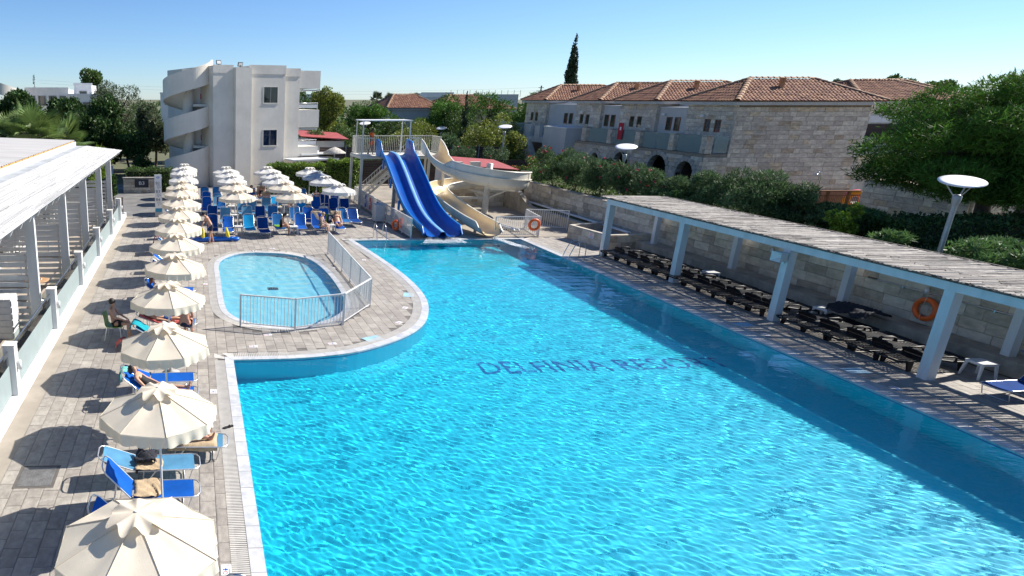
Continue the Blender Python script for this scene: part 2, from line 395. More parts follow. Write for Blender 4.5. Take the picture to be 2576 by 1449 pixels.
# --- water
def water(name, P, z, cell, waves, seed, label=None):
    xs = np.arange(min(p[0] for p in P) - cell, max(p[0] for p in P) + 2 * cell, cell); ys = [max(3.0, min(p[1] for p in P) - cell)]
    while ys[-1] < max(p[1] for p in P) + cell: ys.append(ys[-1] + (0.6 + 0.034 * ys[-1]) * cell)
    ys = np.array(ys)
    X, Y = np.meshgrid(xs, ys); r = np.random.default_rng(seed); Z = np.zeros_like(X)
    for lam0, lam1, n, curv, th0, spread in waves:
        for _ in range(n):
            lam = r.uniform(lam0, lam1); k = 2 * math.pi / lam; th = r.normal(th0, spread); ph = r.uniform(0, 6.28)
            A = curv / k ** 2 / math.sqrt(n / 2)
            gr = 0.82 + 0.3 * np.sin(X * r.uniform(.2, .6) + Y * r.uniform(-.5, .5) + r.uniform(0, 6.3))
            Z += A * gr * np.sin(k * (X * math.cos(th) + Y * math.sin(th)) + ph + 1.2 * np.sin(.7 * X + ph) + 1.2 * np.sin(.55 * Y + 2 * ph))
    V = np.stack([X.ravel(), Y.ravel(), Z.ravel() + z], 1)
    # keep the cells that touch the outline
    def mask(X, Y, P):
        c = np.zeros(X.shape, bool); j = len(P) - 1
        for i in range(len(P)):
            xi, yi = P[i]; xj, yj = P[j]
            if yi != yj: c ^= ((yi > Y) != (yj > Y)) & (X < (xj - xi) * (Y - yi) / (yj - yi) + xi)
            j = i
        return c
    mk = mask(X, Y, offset(P, -0.04)); keep = mk[:-1, :-1] | mk[1:, :-1] | mk[:-1, 1:] | mk[1:, 1:]
    idx = np.arange(X.size).reshape(X.shape); F = np.stack([idx[:-1, :-1], idx[:-1, 1:], idx[1:, 1:], idx[1:, :-1]], -1)[keep]
    u, inv = np.unique(F, return_inverse=True)
    o = link(name, npmesh(name, V[u], inv.reshape(F.shape), WATER, True)); o['kind'] = 'structure'; o.cycles.is_caustics_caster = True
    return o
water('pool_water', POOL, -0.03, 0.025, [(0.10, 0.22, 80, 0.92, 0.95, 0.36), (0.3, 0.7, 26, 0.20, 1.2, 0.8), (1.5, 3.5, 8, 0.04, 1.0, 1.0)], 3)
water('paddling_pool_water', KID, -0.03, 0.05, [(0.3, 0.8, 24, 0.5, 1.3, 1.2)], 5)
# drain plate in the paddling pool
m = MB(); m.bb((2.95, 26.0, -0.418), (3.35, 26.4, -0.405)); o = m.build('drain_plate', GRATEM, kid)
for k in range(5): MB().bb((3.0 + k * .07, 26.05, -0.405), (3.03 + k * .07, 26.35, -0.400)).build('drain_slot', CHAN, kid)
sheet('bounce_paving', [(34.0, 20), (75, 20), (75, 90), (33.0, 90), (33.0, 52.5), (34.0, 52.5)], [], 0.0, CONC)  # pale paving added to bounce light up onto the house gable
# raised garden behind the retaining wall, seen as beds of soil
GARD = M('garden_soil', (0.10, 0.085, 0.05), 0.95, 0.3, 1.2, bump=0.6, bscale=6, col2=(0.05, 0.07, 0.02), world=True)
m = MB(); m.bb((23.1, -4, 0.3), (33.0, 52, 1.58)); o = m.build('garden_terrace', GARD); o['kind'] = 'structure'
# ================================================================== retaining wall, pergola on the right
LIME = M('limestone_block', (0.50, 0.435, 0.345), 0.85, 0.16, 2.2, bump=0.4, bscale=16, island=0.24, streak=0.35)
LIMEP = M('limestone_block_pale', (0.60, 0.54, 0.445), 0.85, 0.12, 2.5, bump=0.35, bscale=16, island=0.1)
MORT = M('wall_mortar', (0.30, 0.25, 0.19), 0.95, 0.15, 6, world=True)
LEDGE = M('ledge_stone', (0.44, 0.38, 0.30), 0.9, 0.22, 1.6, bump=0.4, bscale=20, world=True, streak=0.4)
WHITE = M('white_paint', (0.68, 0.685, 0.68), 0.5, 0.05, 2.0, world=True, streak=0.12)
WHITEW = M('white_painted_wood', (0.66, 0.67, 0.67), 0.55, 0.07, 3.0, bump=0.15, bscale=22, world=True, stretch=(1, 1, .2), streak=0.15)
STEEL = M('brushed_steel', (0.62, 0.63, 0.64), 0.22, 0.05, 8, metal=1.0)
def block_wall(parent, a, b, z0, rows, rh, bl, mats, depth=0.05, name='wall_block', limit=300, inward=1):
    """ashlar facing on the vertical plane from a to b (parent space), pieces proud of a backing"""
    a, b = Vector(a), Vector(b); L = (b - a).length; d = (b - a) / L; ang = math.atan2(d.y, d.x); nrm = Vector((d.y, -d.x, 0)) * inward
    sets = [[] for _ in mats]
    for r in range(rows):
        s = -random.uniform(0, bl)
        while s < L:
            w = bl * random.choice((0.7, 1.0, 1.0, 1.25)); e = min(s + w, L); s0 = max(s, 0)
            if e - s0 > 0.06:
                c = a + d * ((s0 + e) / 2) + nrm * (depth / 2 + random.uniform(-.004, .006)); k = 0 if random.random() < 0.66 else len(mats) - 1
                sets[k].append(((c.x, c.y, z0 + (r + .5) * rh), (0, 0, ang), (e - s0 - 0.012, depth, rh - 0.012)))
            s += w
    V, F = bevbox(0.05); V = V[:, [0, 2, 1]] * np.array([1, -1 * inward, 1]); V[:, 1] *= inward * inward
    for k, T in enumerate(sets):
        if T: pieces(parent, name, (BOXV, BOXF), T, mats[k], int(limit * len(T) / sum(len(x) for x in sets)), name + '_field')
rw = E('retaining_wall', (22.85, 0, 0), 0, 'long pale limestone block wall behind the black loungers and the right pergola', 'wall')
MB().bb((0.05, -4, 0), (0.3, 46.2, 1.72)).build('backing', MORT, rw)
block_wall(rw, (0.05, 46.2, 0), (0.05, -4, 0), 0.0, 5, 0.345, 0.72, (LIME, LIMEP), 0.05, limit=300, inward=1)
MB().bb((-0.03, -4, 1.725), (0.34, 46.25, 1.79)).build('cap', LEDGE, rw)
m = MB(); m.bb((22.02, -4, 0), (22.79, 32.4, 0.40)); lg = m.build('bench_ledge', LEDGE); tag(lg, 'low stone bench ledge running along the foot of the limestone wall', 'ledge')
for k in range(24): MB().bb((21.995, 32.4 - (k + 1) * 1.5 + .01, 0.4), (22.79, 32.4 - k * 1.5 - .01, 0.44)).build('cap_slab', LEDGE, lg)
# planter box
pl = E('stone_planter', (0, 0, 0), 0, 'empty limestone planter box with a small notice at the end of the pergola', 'planter')
Q = [(20.15, 35.2), (20.5, 32.2), (22.95, 32.45), (22.95, 36.2)]
IN = offset(Q, 0.18)
PLM = M('planter_lining', (0.42, 0.43, 0.42), 0.8, 0.3, 3.0, bump=0.3, bscale=12, world=True)
for i in range(4):
    j = (i + 1) % 4
    MB().prism([Q[i], Q[j], IN[j], IN[i]], 0.0, 0.70).build('side_wall', LEDGE, pl)
    MB().prism([(Q[i][0] * 1.0, Q[i][1]), Q[j], IN[j], IN[i]], 0.70, 0.735).build('rim', LIMEP, pl)
MB().prism(offset(IN, 0.004), 0.0, 0.34).build('lining', PLM, pl)
block_wall(pl, (Q[0][0], Q[0][1], 0), (Q[1][0], Q[1][1], 0), 0, 2, 0.35, 0.6, (LIME, LIMEP), 0.035, 'facing_block', 60, inward=1)
block_wall(pl, (Q[1][0], Q[1][1], 0), (Q[2][0], Q[2][1], 0), 0, 2, 0.35, 0.6, (LIME, LIMEP), 0.035, 'facing_block', 60, inward=1)
SIGNW = M('white_sign_plate', (0.78, 0.78, 0.76), 0.4, 0.04, 3); SIGNR = M('red_print', (0.55, 0.05, 0.08), 0.5, 0.05, 3)
SIGNB = M('blue_print', (0.03, 0.12, 0.5), 0.5, 0.05, 3); INK = M('black_print', (0.02, 0.02, 0.025), 0.5, 0.05, 3)
dvec = (Vector(Q[1]) - Vector(Q[0])).normalized(); ang = math.atan2(dvec.y, dvec.x); sp = Vector(Q[0]).lerp(Vector(Q[1]), 0.62) + Vector((dvec.y, -dvec.x)) * 0.047
ns = E('notice', (sp.x, sp.y, 0.5), ang, 'small white notice with red and blue lines fixed on the stone planter', 'notice')
MB().box((0, 0, 0), (0.36, 0.012, 0.28)).build('plate', SIGNW, ns)
for k in range(5): MB().box((0, -0.008, 0.1 - k * .05), (0.29 - .05 * (k % 2), 0.003, 0.022)).build('print_line', SIGNR if k < 3 else SIGNB, ns)
# pergola
REED = M('weathered_reed', (0.42, 0.385, 0.345), 0.9, 0.25, 6, island=0.42, bump=0.3, bscale=40)
TRIM = M('dark_wood_trim', (0.10, 0.085, 0.075), 0.8, 0.2, 3, world=True)
pg = E('shade_pergola', (0, 0, 0), 0, 'long white timber pergola with a weathered reed roof along the right pool side', 'pergola')
PYS = [31.0, 26.0, 21.0, 16.0, 11.0, 6.0, 1.0]
for y in PYS:
    MB().bb((19.5, y - .13, 0), (19.76, y + .13, 2.46)).build('front_post', WHITEW, pg)
    MB().bb((22.25, y + .35, 0.44), (22.47, y + .57, 2.44)).build('rear_post', WHITEW, pg)
    MB().bb((19.62, y - .06 + .2, 2.47), (22.5, y + .06 + .2, 2.60)).build('cross_beam', WHITEW, pg)
for k in range(6): 
    y1 = PYS[k] + (.16 if k == 0 else 0); y0 = PYS[k + 1] 
    MB().bb((19.47, y0 + .004, 2.46), (19.61, y1, 2.70)).build('front_beam', WHITEW, pg)
    MB().bb((22.29, y0 + .4, 2.44), (22.43, y1 + .395, 2.58)).build('rear_beam', WHITEW, pg)
# reeds run across the pool axis; each a thin uneven stick
T = []; V, F = [], []
n = 8
prot = MB().tube([(-.5, 0, 0), (.5, 0, 0)], 1.0, 5, cap=False); RV = np.array(prot.v); RF = np.array(prot.f)
y = 31.55; k = 0
while y > 0.5:
    r = random.uniform(.012, .021)
    for lay in range(2):
        x0 = 19.36 + random.uniform(-.05, .05) + (random.uniform(0, 1.2) if lay else 0); x1 = 22.52 + random.uniform(-.07, .05) - (random.uniform(0, 1.2) if lay else 0)
        if random.random() < 0.12: x1 -= random.uniform(.1, 1.4)
        T.append((((x0 + x1) / 2, y + random.uniform(-.012, .012), 2.735 + lay * .014 + random.uniform(-.01, .012)), (0, random.uniform(.014, .03), random.uniform(-.012, .012)), (x1 - x0, r, r)))
    y -= random.uniform(.03, .045)
pieces(pg, 'reed', (RV, RF), T, REED, 300, 'reed_mat', True)
MB().bb((22.5, 0.5, 2.67), (22.56, 31.6, 2.74)).build('back_trim', TRIM, pg)
MB().bb((19.40, 0.5, 2.702), (19.47, 31.6, 2.735)).build('front_trim', TRIM, pg)
m = MB(); m.bb((19.47, 31.5, 2.702), (22.5, 31.58, 2.73)); m.build('end_trim', TRIM, pg)
for x in (20.1, 20.9, 21.7): MB().bb((x - .03, 0.5, 2.605), (x + .03, 31.3, 2.70)).build('batten', WHITEW, pg)
# loudspeaker on the third post
ls = E('loudspeaker', (19.46, 21.0, 2.22), R(0), 'white horn loudspeaker box fixed to the top of a pergola post', 'loudspeaker')
MB().add([(-.30, -.2, -.16), (-.30, .2, -.16), (-.30, .2, .16), (-.30, -.2, .16), (-.02, -.16, -.14), (-.02, .16, -.14), (-.02, .16, .14), (-.02, -.16, .14)],
         [(4, 5, 6, 7), (0, 1, 5, 4), (1, 2, 6, 5), (2, 3, 7, 6), (3, 0, 4, 7)]).build('cabinet', WHITE, ls)
MB().add([(-.30, -.2, -.16), (-.30, .2, -.16), (-.30, .2, .16), (-.30, -.2, .16), (-.12, -.06, -.05), (-.12, .06, -.05), (-.12, .06, .05), (-.12, -.06, .05)],
         [(7, 6, 5, 4), (4, 5, 1, 0), (5, 6, 2, 1), (6, 7, 3, 2), (7, 4, 0, 3)]).build('horn', SIGNW, ls)
MB().box((.02, 0, -.17), (.08, .08, .1)).build('bracket', STEEL, ls)
# wall lamps on the limestone wall
for k, (y, z) in enumerate(((42.5, 1.45), (31.9, 1.45), (25.2, 1.48), (19.3, 1.48), (35.9, 1.5))):
    w = E('wall_lamp', (22.83, y, z), 0, 'small white cylinder wall lamp, %s along the limestone wall' % ['farthest', 'third from the right', 'second from the right', 'nearest', 'second farthest'][k], 'lamp', 'lamps on the limestone wall')
    MB().lathe([(0, -.08), (.05, -.08), (.05, .08), (0, .08)], 12, (-.06, 0, 0)).build('body', WHITE, w)
    MB().bb((-.02, -.02, -.03), (.015, .02, .03)).build('bracket', STEEL, w)
# life ring and pole on the wall
ORANGE = M('orange_plastic', (0.80, 0.13, 0.015), 0.45, 0.06, 3)
ROPE = M('rope', (0.55, 0.5, 0.42), 0.9, 0.15, 20)
def ring_mesh(Rm, r, n=40, k=12):
    m = MB(); m.tube([(0, Rm * math.cos(2 * math.pi * i / n), Rm * math.sin(2 * math.pi * i / n)) for i in range(n)], r, k, closed=True); return m
lr = E('life_ring', (22.74, 19.15, 0.93), 0, 'big orange life ring hanging with rope on the limestone wall', 'life ring')
ring_mesh(.30, .075).build('ring', ORANGE, lr)
MB().tube([(.0, .34 * math.cos(a) * 1.08, .34 * math.sin(a) * 1.08 - .02 * abs(math.sin(4 * a))) for a in [i / 40 * 2 * math.pi for i in range(40)]], .008, 5, closed=True).build('rope', ROPE, lr)
MB().tube([(-.03, .02, .62), (-.085, 0, .3), (-.08, .05, .02), (-.085, .02, -.38)], .008, 5).build('hanging_rope', ROPE, lr)
sp_ = E('rescue_pole', (22.78, 18.0, 1.42), 0, 'long grey rescue pole with a hoop hung level on the limestone wall', 'pole')
MB().tube([(0, 3.2, .02), (0, -2.2, .0)], .016, 8).build('pole', STEEL, sp_); MB().tube([(0, 3.2, .02), (0, 2.9, .02)], .025, 8).build('grip', TRIM, sp_)
MB().tube([(0, -1.2, -.02)] + [(-.03, -1.5 - .45 * math.sin(a), -.02 - .42 + .42 * math.cos(a)) for a in [i / 12 * math.pi for i in range(13)]], .012, 6).build('hoop', SIGNB, sp_)
for y in (2.0, -.6): MB().bb((-.03, y - .02, -.05), (.06, y + .02, .03)).build('hook', STEEL, sp_)
# lamps on poles
LAMPW = M('lamp_disc_white', (0.80, 0.79, 0.78), 0.4, 0.03, 2)
POLEM = M('grey_metal_pole', (0.36, 0.385, 0.40), 0.45, 0.08, 2, metal=0.3)
def disc_lamp(loc, top, label, Rr=0.6):
    e = E('garden_lamp', loc, 0, label, 'lamp', 'disc lamps on poles')
    h = top - loc[2]
    MB().lathe([(.075, 0), (.07, h - .75)], 14).build('pole', POLEM, e)
    MB().lathe([(.085, h - .8), (.12, h - .62), (.12, h - .5), (.09, h - .45), (0, h - .44)], 14).build('lamp_head', POLEM, e)
    tilt = Matrix.Rotation(R(12), 3, 'X') @ Matrix.Rotation(R(-8), 3, 'Y')
    m = MB(); m.lathe([(0, .03), (Rr * .8, .022), (Rr, .0), (Rr * .98, -.015), (0, -.03)], 36); m.v = [tuple(tilt @ Vector(v) + Vector((0, 0, h))) for v in m.v]; m.build('disc', LAMPW, e)
    for a in (0.3, 2.4, 4.5):
        MB().tube([(.1 * math.cos(a), .1 * math.sin(a), h - .5), (.42 * math.cos(a), .42 * math.sin(a), h - .03 + (.42 * math.sin(a)) * math.tan(R(12)) + .42 * math.cos(a) * math.tan(R(8)))], .018, 6).build('strut', POLEM, e)
disc_lamp((25.6, 21.7, 1.55), 4.57, 'tall grey lamp with white tilted disc, nearest of all, behind the reed roof')
disc_lamp((26.0, 40.6, 1.55), 4.44, 'grey lamp with white tilted disc above the oleanders, before the glass balconies')
disc_lamp((28.6, 63.0, 1.0), 4.75, 'grey lamp with white tilted disc left of the stone arch')
disc_lamp((28.1, 78.0, 0.0), 4.0, 'small distant disc lamp above the leafy shrubs behind the slide tower')
disc_lamp((17.8, 72.0, 0.0), 4.75, 'small distant disc lamp left behind the slide tower canopy')
# ================================================================== parasols, loungers, tables
CANV = M('cream_canvas', (0.82, 0.73, 0.585), 0.85, 0.05, 2.5, bump=0.12, bscale=60, trans=0.22)
CANW = M('white_canvas', (0.80, 0.775, 0.72), 0.85, 0.04, 2.5, bump=0.12, bscale=60, trans=0.22)
CANG = M('grey_blue_canvas', (0.50, 0.55, 0.60), 0.85, 0.05, 2.5, bump=0.12, bscale=60, trans=0.15)
for _m in (CANV, CANW): bloom(_m, 0.25, 0.56, 0.72, 1.3, (0.62, 0.53, 0.41))
POLEW = M('white_tube', (0.68, 0.665, 0.63), 0.4, 0.04, 3)
def canopy_meshes():
    Rr, za, zr = 0.99, 2.50, 2.13; N = 8; a0 = math.pi / 8
    def rim(a, f):
        """radius at angle a of an octagon, slightly scooped between ribs"""
        s = (a - a0) % (2 * math.pi / N) - math.pi / N
        return Rr * math.cos(math.pi / N) / math.cos(s) * f
    nr = 6; nc = 8; V = []; F = []
    for p in range(N):                      # eight panels sewn along the ribs
        b0 = len(V)
        for i in range(nr + 1):
            f = 0.02 + 0.98 * i / nr
            for c in range(nc + 1):
                s = c / nc; a = a0 + (p + s) * 2 * math.pi / N; r = Rr * math.cos(math.pi / N) / math.cos((s - .5) * 2 * math.pi / N) * f
                sag = -0.022 * math.sin(math.pi * s) ** 2 * math.sin(math.pi * min(1, f * .85)) - 0.008 * math.sin(math.pi * s) ** 2 * f
                pull = 0.006 * math.sin(3.1 * p + 9 * s) * f * math.sin(math.pi * s)
                V.append((r * math.cos(a), r * math.sin(a), za + (zr - za) * (f ** 1.12) + sag + pull))
        F += [(b0 + i * (nc + 1) + c, b0 + i * (nc + 1) + c + 1, b0 + (i + 1) * (nc + 1) + c + 1, b0 + (i + 1) * (nc + 1) + c) for i in range(nr) for c in range(nc)]
    can = npmesh('canopy', V, F, CANV, True)
    # hanging valance with a scalloped hem
    nb = 192; V = []; 
    for i in range(5):
        t = i / 4
        for k in range(nb):
            a = 2 * math.pi * k / nb + a0; s = ((a - a0) % (2 * math.pi / N)) / (2 * math.pi / N)
            hem = 0.165 + 0.036 * abs(math.sin(math.pi * 3 * s)) ** .8
            r = rim(a, 1.0) + 0.006 + t * (0.014 + 0.02 * math.sin(6 * math.pi * s))
            z = zr - 0.008 * math.sin(math.pi * s) ** 2 - t * hem
            V.append((r * math.cos(a), r * math.sin(a), z))
    F = [(i * nb + k, i * nb + (k + 1) % nb, (i + 1) * nb + (k + 1) % nb, (i + 1) * nb + k) for i in range(4) for k in range(nb)]
    val = npmesh('valance', V, F, CANV, True)
    # ruffled vent cap
    nb = 96; V = []
    for i in range(7):
        t = i / 6
        for k in range(nb):
            a = 2 * math.pi * k / nb + a0; w = math.cos(8 * (a - a0)); w2 = math.cos(3 * a + 1) * .3
            r = t * (0.33 + 0.045 * w + .03 * w2); z = za + 0.07 - 0.045 * t - t * t * (0.012 + 0.045 * w + .015 * w2)
            V.append((r * math.cos(a), r * math.sin(a), z))
    F = [(i * nb + k, i * nb + (k + 1) % nb, (i + 1) * nb + (k + 1) % nb, (i + 1) * nb + k) for i in range(6) for k in range(nb)]
    vent = npmesh('vent_cap', V, F, CANV, True)
    m = MB(); m.tube([(0, 0, 0), (0, 0, 2.58)], .022, 10); pole = m.mesh('pole', POLEW)
    m = MB(); m.tube([(0, 0, za - .03), (Rr - .02, 0, zr - .02)], .008, 6); rib = m.mesh('rib', POLEW)
    m = MB(); m.tube([(.05, 0, za + .006), (Rr * .5, 0, za + (zr - za) * .5 ** 1.15 + .004), (Rr + .008, 0, zr + .004)], .007, 5); seam = m.mesh('seam', CANW)
    m = MB(); m.tube([(0, 0, za - .38), (Rr * .5, 0, (za + zr) / 2 - .04)], .006, 6); strut = m.mesh('strut', POLEW)
    m = MB(); m.lathe([(0, 0), (.24, 0), (.24, .03), (.05, .08), (.035, .22), (0, .22)], 20); base = m.mesh('base', M('grey_base', (.32, .31, .30), .8, .1, 3))
    return can, val, vent, pole, rib, strut, base, seam
CM = canopy_meshes()
def parasol(loc, rz, label, mat, group, base=True):
    e = E('parasol', loc, rz, label, 'parasol', group); e.rotation_euler = (R(random.gauss(0, .8)), R(random.gauss(0, .8)), rz)
    for me, nm in zip(CM[:3], ('canopy', 'valance', 'vent_cap')): setmat(link(nm, me, e), mat)
    link('pole', CM[3], e)
    for k in range(8):
        a = math.pi / 8 + k * math.pi / 4; r_ = link('rib', CM[4], e, rz=a); link('strut', CM[5], r_); setmat(link('seam', CM[7], e, rz=a), mat)
    if base: link('base', CM[6], e)
    return e
UY = [7.12, 10.75, 14.17, 17.7, 21.25, 24.66, 28.1, 31.3, 35.06, 38.67, 41.6, 45.6, 49.9, 52.7]
for i, y in enumerate(UY):
    parasol((-0.66 + random.uniform(-.04, .04), y * .974, 0), R(random.uniform(-14, 14)) + (R(9) if i == 0 else 0), '%s parasol, %s from the camera in the row beside the terrace walk' % ('cream scalloped' if i < 11 else 'white scalloped', ORD[i]),
            CANV if i < 11 else CANW, 'parasols in the row beside the terrace')
FIELD = [(2.45, (37.1, 40.95, 44.5, 47.7, 50.3)), (5.5, (36.95, 40.8, 43.95, 47.0, 50.2)), (8.45, (39.6, 43.8, 47.0, 49.5))]
UPOS = []
for c, (x, ys) in enumerate(FIELD):
    for k, y in enumerate(ys):
        UPOS.append((x, y)); grey = c == 2 and k == 2
        cw = (k < 2 and c < 2)
        parasol((x + random.uniform(-.08, .08), y, 0), R(random.uniform(-20, 20)), '%s parasol, %s from the pool in the %s column of the lounger field' % ('grey blue' if grey else ('cream' if cw else 'white'), ORD[k].replace('nearest', 'first'), ['left', 'middle', 'right'][c]),
                CANG if grey else (CANV if cw else CANW), 'parasols over the lounger field', base=k > 1).scale = (1.03, 1.03, .953)
# ---------- aluminium loungers: head at -x, foot at +x
ALU = M('pale_aluminium', (0.72, 0.73, 0.74), 0.32, 0.05, 6, metal=0.75)
FAB = {'blue': M('royal_blue_mesh', (0.008, 0.11, 0.50), 0.8, 0.12, 2.0, spec=0.12, bump=0.1, bscale=90, trans=0.2),
       'navy': M('navy_mesh', (0.006, 0.06, 0.28), 0.8, 0.14, 2.0, spec=0.12, bump=0.1, bscale=90, trans=0.18),
       'faded': M('faded_blue_mesh', (0.12, 0.34, 0.56), 0.8, 0.14, 2.0, spec=0.12, bump=0.1, bscale=90, trans=0.3),
       'cyan': M('cyan_mesh', (0.008, 0.30, 0.66), 0.8, 0.1, 2.0, spec=0.12, bump=0.1, bscale=90, trans=0.25),
       'mid': M('mid_blue_mesh', (0.025, 0.17, 0.48), 0.8, 0.16, 2.0, spec=0.12, bump=0.1, bscale=90, trans=0.25)}
LCACHE = {}
def lounger_parts(ang):
    if ang in LCACHE: return LCACHE[ang]
    zs, hx, W = 0.33, -0.28, 0.30; bl = 0.80; ca, sa = math.cos(R(ang)), math.sin(R(ang))
    P = []
    def cloth(p0, p1, w, sag, ax):
        V = []; F = []; n1, n2 = 8, 6
        for i in range(n1 + 1):
            for j in range(n2 + 1):
                t, u = i / n1, j / n2 - .5
                q = Vector(p0).lerp(Vector(p1), t); s = sag * math.cos(math.pi * u) * (0.4 + 0.6 * math.sin(math.pi * t))
                V.append((q.x + ax[0] * s, u * 2 * w, q.z + ax[1] * s))
        F = [(i * (n2 + 1) + j, i * (n2 + 1) + j + 1, (i + 1) * (n2 + 1) + j + 1, (i + 1) * (n2 + 1) + j) for i in range(n1) for j in range(n2)]
        return npmesh('fabric', V, F, FAB['blue'], True)
    P.append(('seat_fabric', cloth((hx + .02, 0, zs), (0.84, 0, zs), W - .012, -.03, (0, 1)), 1))
    P.append(('back_fabric', cloth((hx - .0, 0, zs + .012), (hx - (bl - .10) * ca, 0, zs + (bl - .10) * sa + .012), W - .012, -.03, (-sa * -1, ca)), 1))
    m = MB(); r = .014
    m.tube([(hx - .02, W, zs), (.80, W, zs), (.90, W * .86, zs), (.95, W * .5, zs), (.95, -W * .5, zs), (.90, -W * .86, zs), (.80, -W, zs), (hx - .02, -W, zs)], r, 7)
    P.append(('seat_frame', m.mesh('seat_frame', ALU), 0))
    def B(s, w): return (hx - s * ca, w, zs + s * sa)
    m = MB(); m.tube([B(0, W), B(bl - .14, W), B(bl - .04, W * .84), B(bl, W * .5), B(bl, -W * .5), B(bl - .04, -W * .84), B(bl - .14, -W), B(0, -W)], r, 7)
    P.append(('back_frame', m.mesh('back_frame', ALU), 0))
    m = MB(); m.tube([(.80, W * .95, zs), (.70, W * .95, .03), (.64, W * .8, .014), (.64, -W * .8, .014), (.70, -W * .95, .03), (.80, -W * .95, zs)], .0125, 6); P.append(('foot_leg', m.mesh('foot_leg', ALU), 0))
    m = MB(); m.tube([(.10, W * .95, zs), (-.12, W * .95, .03), (-.17, W * .8, .014), (-.17, -W * .8, .014), (-.12, -W * .95, .03), (.10, -W * .95, zs)], .0125, 6); P.append(('middle_leg', m.mesh('middle_leg', ALU), 0))
    q = B(.42, 0); m = MB(); m.tube([(q[0], W * .95, q[2]), (hx - .36, W * .95, .03), (hx - .40, W * .8, .014), (hx - .40, -W * .8, .014), (hx - .36, -W * .95, .03), (q[0], -W * .95, q[2])], .0125, 6); P.append(('back_leg', m.mesh('back_leg', ALU), 0))
    m = MB()
    for s in (-1, 1): m.lathe([(0, -.03), (.028, -.03), (.028, .03), (0, .03)], 10, (hx, s * (W + .0), zs))
    P.append(('hinge', m.mesh('hinge', M('black_plastic', (.015, .015, .017), .4, .1, 5)), 0))
    LCACHE[ang] = P; return P
def lounger(loc, rz, ang, fab, label, group):
    e = E('sun_lounger', loc, rz, label, 'sun lounger', group)
    for nm, me, isf in lounger_parts(ang):
        o = link(nm, me, e)
        if isf: setmat(o, FAB[fab])
    return e
CN = {'blue': 'royal blue', 'navy': 'navy blue', 'faded': 'faded light blue', 'cyan': 'bright cyan', 'mid': 'mid blue'}
LROW = [(8.2, 45, 'blue'), (9.65, 45, 'blue'), (10.92, 50, 'blue'), (11.87, 22, 'faded'), (12.78, 12, 'faded'), (15.3, 40, 'blue'), (16.15, 22, 'blue'), (19.35, 30, 'cyan'), (20.75, 22, 'mid'),
        (23.7, 40, 'blue'), (24.6, 30, 'blue'), (27.7, 35, 'blue'), (28.6, 40, 'blue'), (32.2, 40, 'blue'), (34.6, 40, 'mid'), (35.9, 30, 'blue'), (38.3, 35, 'blue'), (40.9, 40, 'mid')]
LOUNGE = []
for i, (y, a, f) in enumerate(LROW):
    x = -0.9 + (0.58 if i == 4 else 0) + random.uniform(-.03, .03)
    LOUNGE.append(lounger((x, y, 0), R(random.uniform(-3, 3)), a, f, '%s lounger, %s from the camera in the row beside the terrace walk' % (CN[f], ORD[i]), 'loungers in the row beside the terrace'))
FLD = [('front', [(1.0, 36.2, 58, 'navy'), (1.86, 36.05, 50, 'blue'), (3.07, 36.4, 52, 'cyan'), (3.8, 35.6, 52, 'navy'), (4.75, 36.6, 55, 'mid'), (6.0, 36.65, 52, 'blue'), (6.96, 36.6, 58, 'blue'), (8.1, 36.6, 50, 'blue')]),
       ('second', [(1.84, 39.0, 60, 'faded'), (3.17, 39.2, 60, 'faded'), (3.99, 39.4, 62, 'navy'), (4.77, 39.4, 60, 'mid'), (6.06, 38.9, 58, 'mid'), (6.82, 38.8, 60, 'blue'), (7.75, 38.4, 58, 'blue'), (8.88, 38.7, 48, 'mid'), (9.5, 38.6, 48, 'navy')]),
       ('third', [(1.08, 39.7, 60, 'navy'), (0.8, 43.2, 60, 'blue'), (1.78, 43.6, 60, 'mid'), (3.07, 41.9, 60, 'faded'), (3.7, 41.9, 60, 'faded'), (4.72, 42.9, 62, 'faded'), (6.89, 41.6, 58, 'cyan'), (8.13, 43.4, 58, 'blue'), (9.13, 42.5, 60, 'navy'), (9.85, 42.5, 60, 'navy')]),
       ('back', [(0.88, 46.0, 58, 'blue'), (1.58, 44.9, 58, 'faded'), (0.78, 48.6, 58, 'mid'), (1.68, 48.8, 58, 'mid'), (8.98, 44.8, 58, 'navy'), (9.67, 44.8, 58, 'blue'), (4.22, 48.2, 58, 'mid'), (5.0, 45.0, 55, 'mid'), (5.6, 45.2, 30, 'cyan'), (7.85, 47.4, 58, 'mid'), (4.95, 48.3, 45, 'mid')])]
FLN = {}
for row, L in FLD:
    L2 = sorted(L)
    for k, (x, y, a, f) in enumerate(L2):
        FLN[(row, x)] = lounger((x, y + .95, 0), R(-90 + random.uniform(-4, 4)), a, f, '%s lounger, %s from the left in the %s lounger field row' % (CN[f], ORD[k].replace('nearest', 'first'), row), 'loungers in the lounger field')
for k, (y, f) in enumerate(((14.75, 'navy'), (13.5, 'mid'))):
    lounger((20.75, y, 0), R(180 + 4), 48, f, ['dark blue lounger under the pergola beside the white stool at the right edge', 'blue lounger cut by the right frame edge under the pergola'][k], 'blue loungers under the pergola')
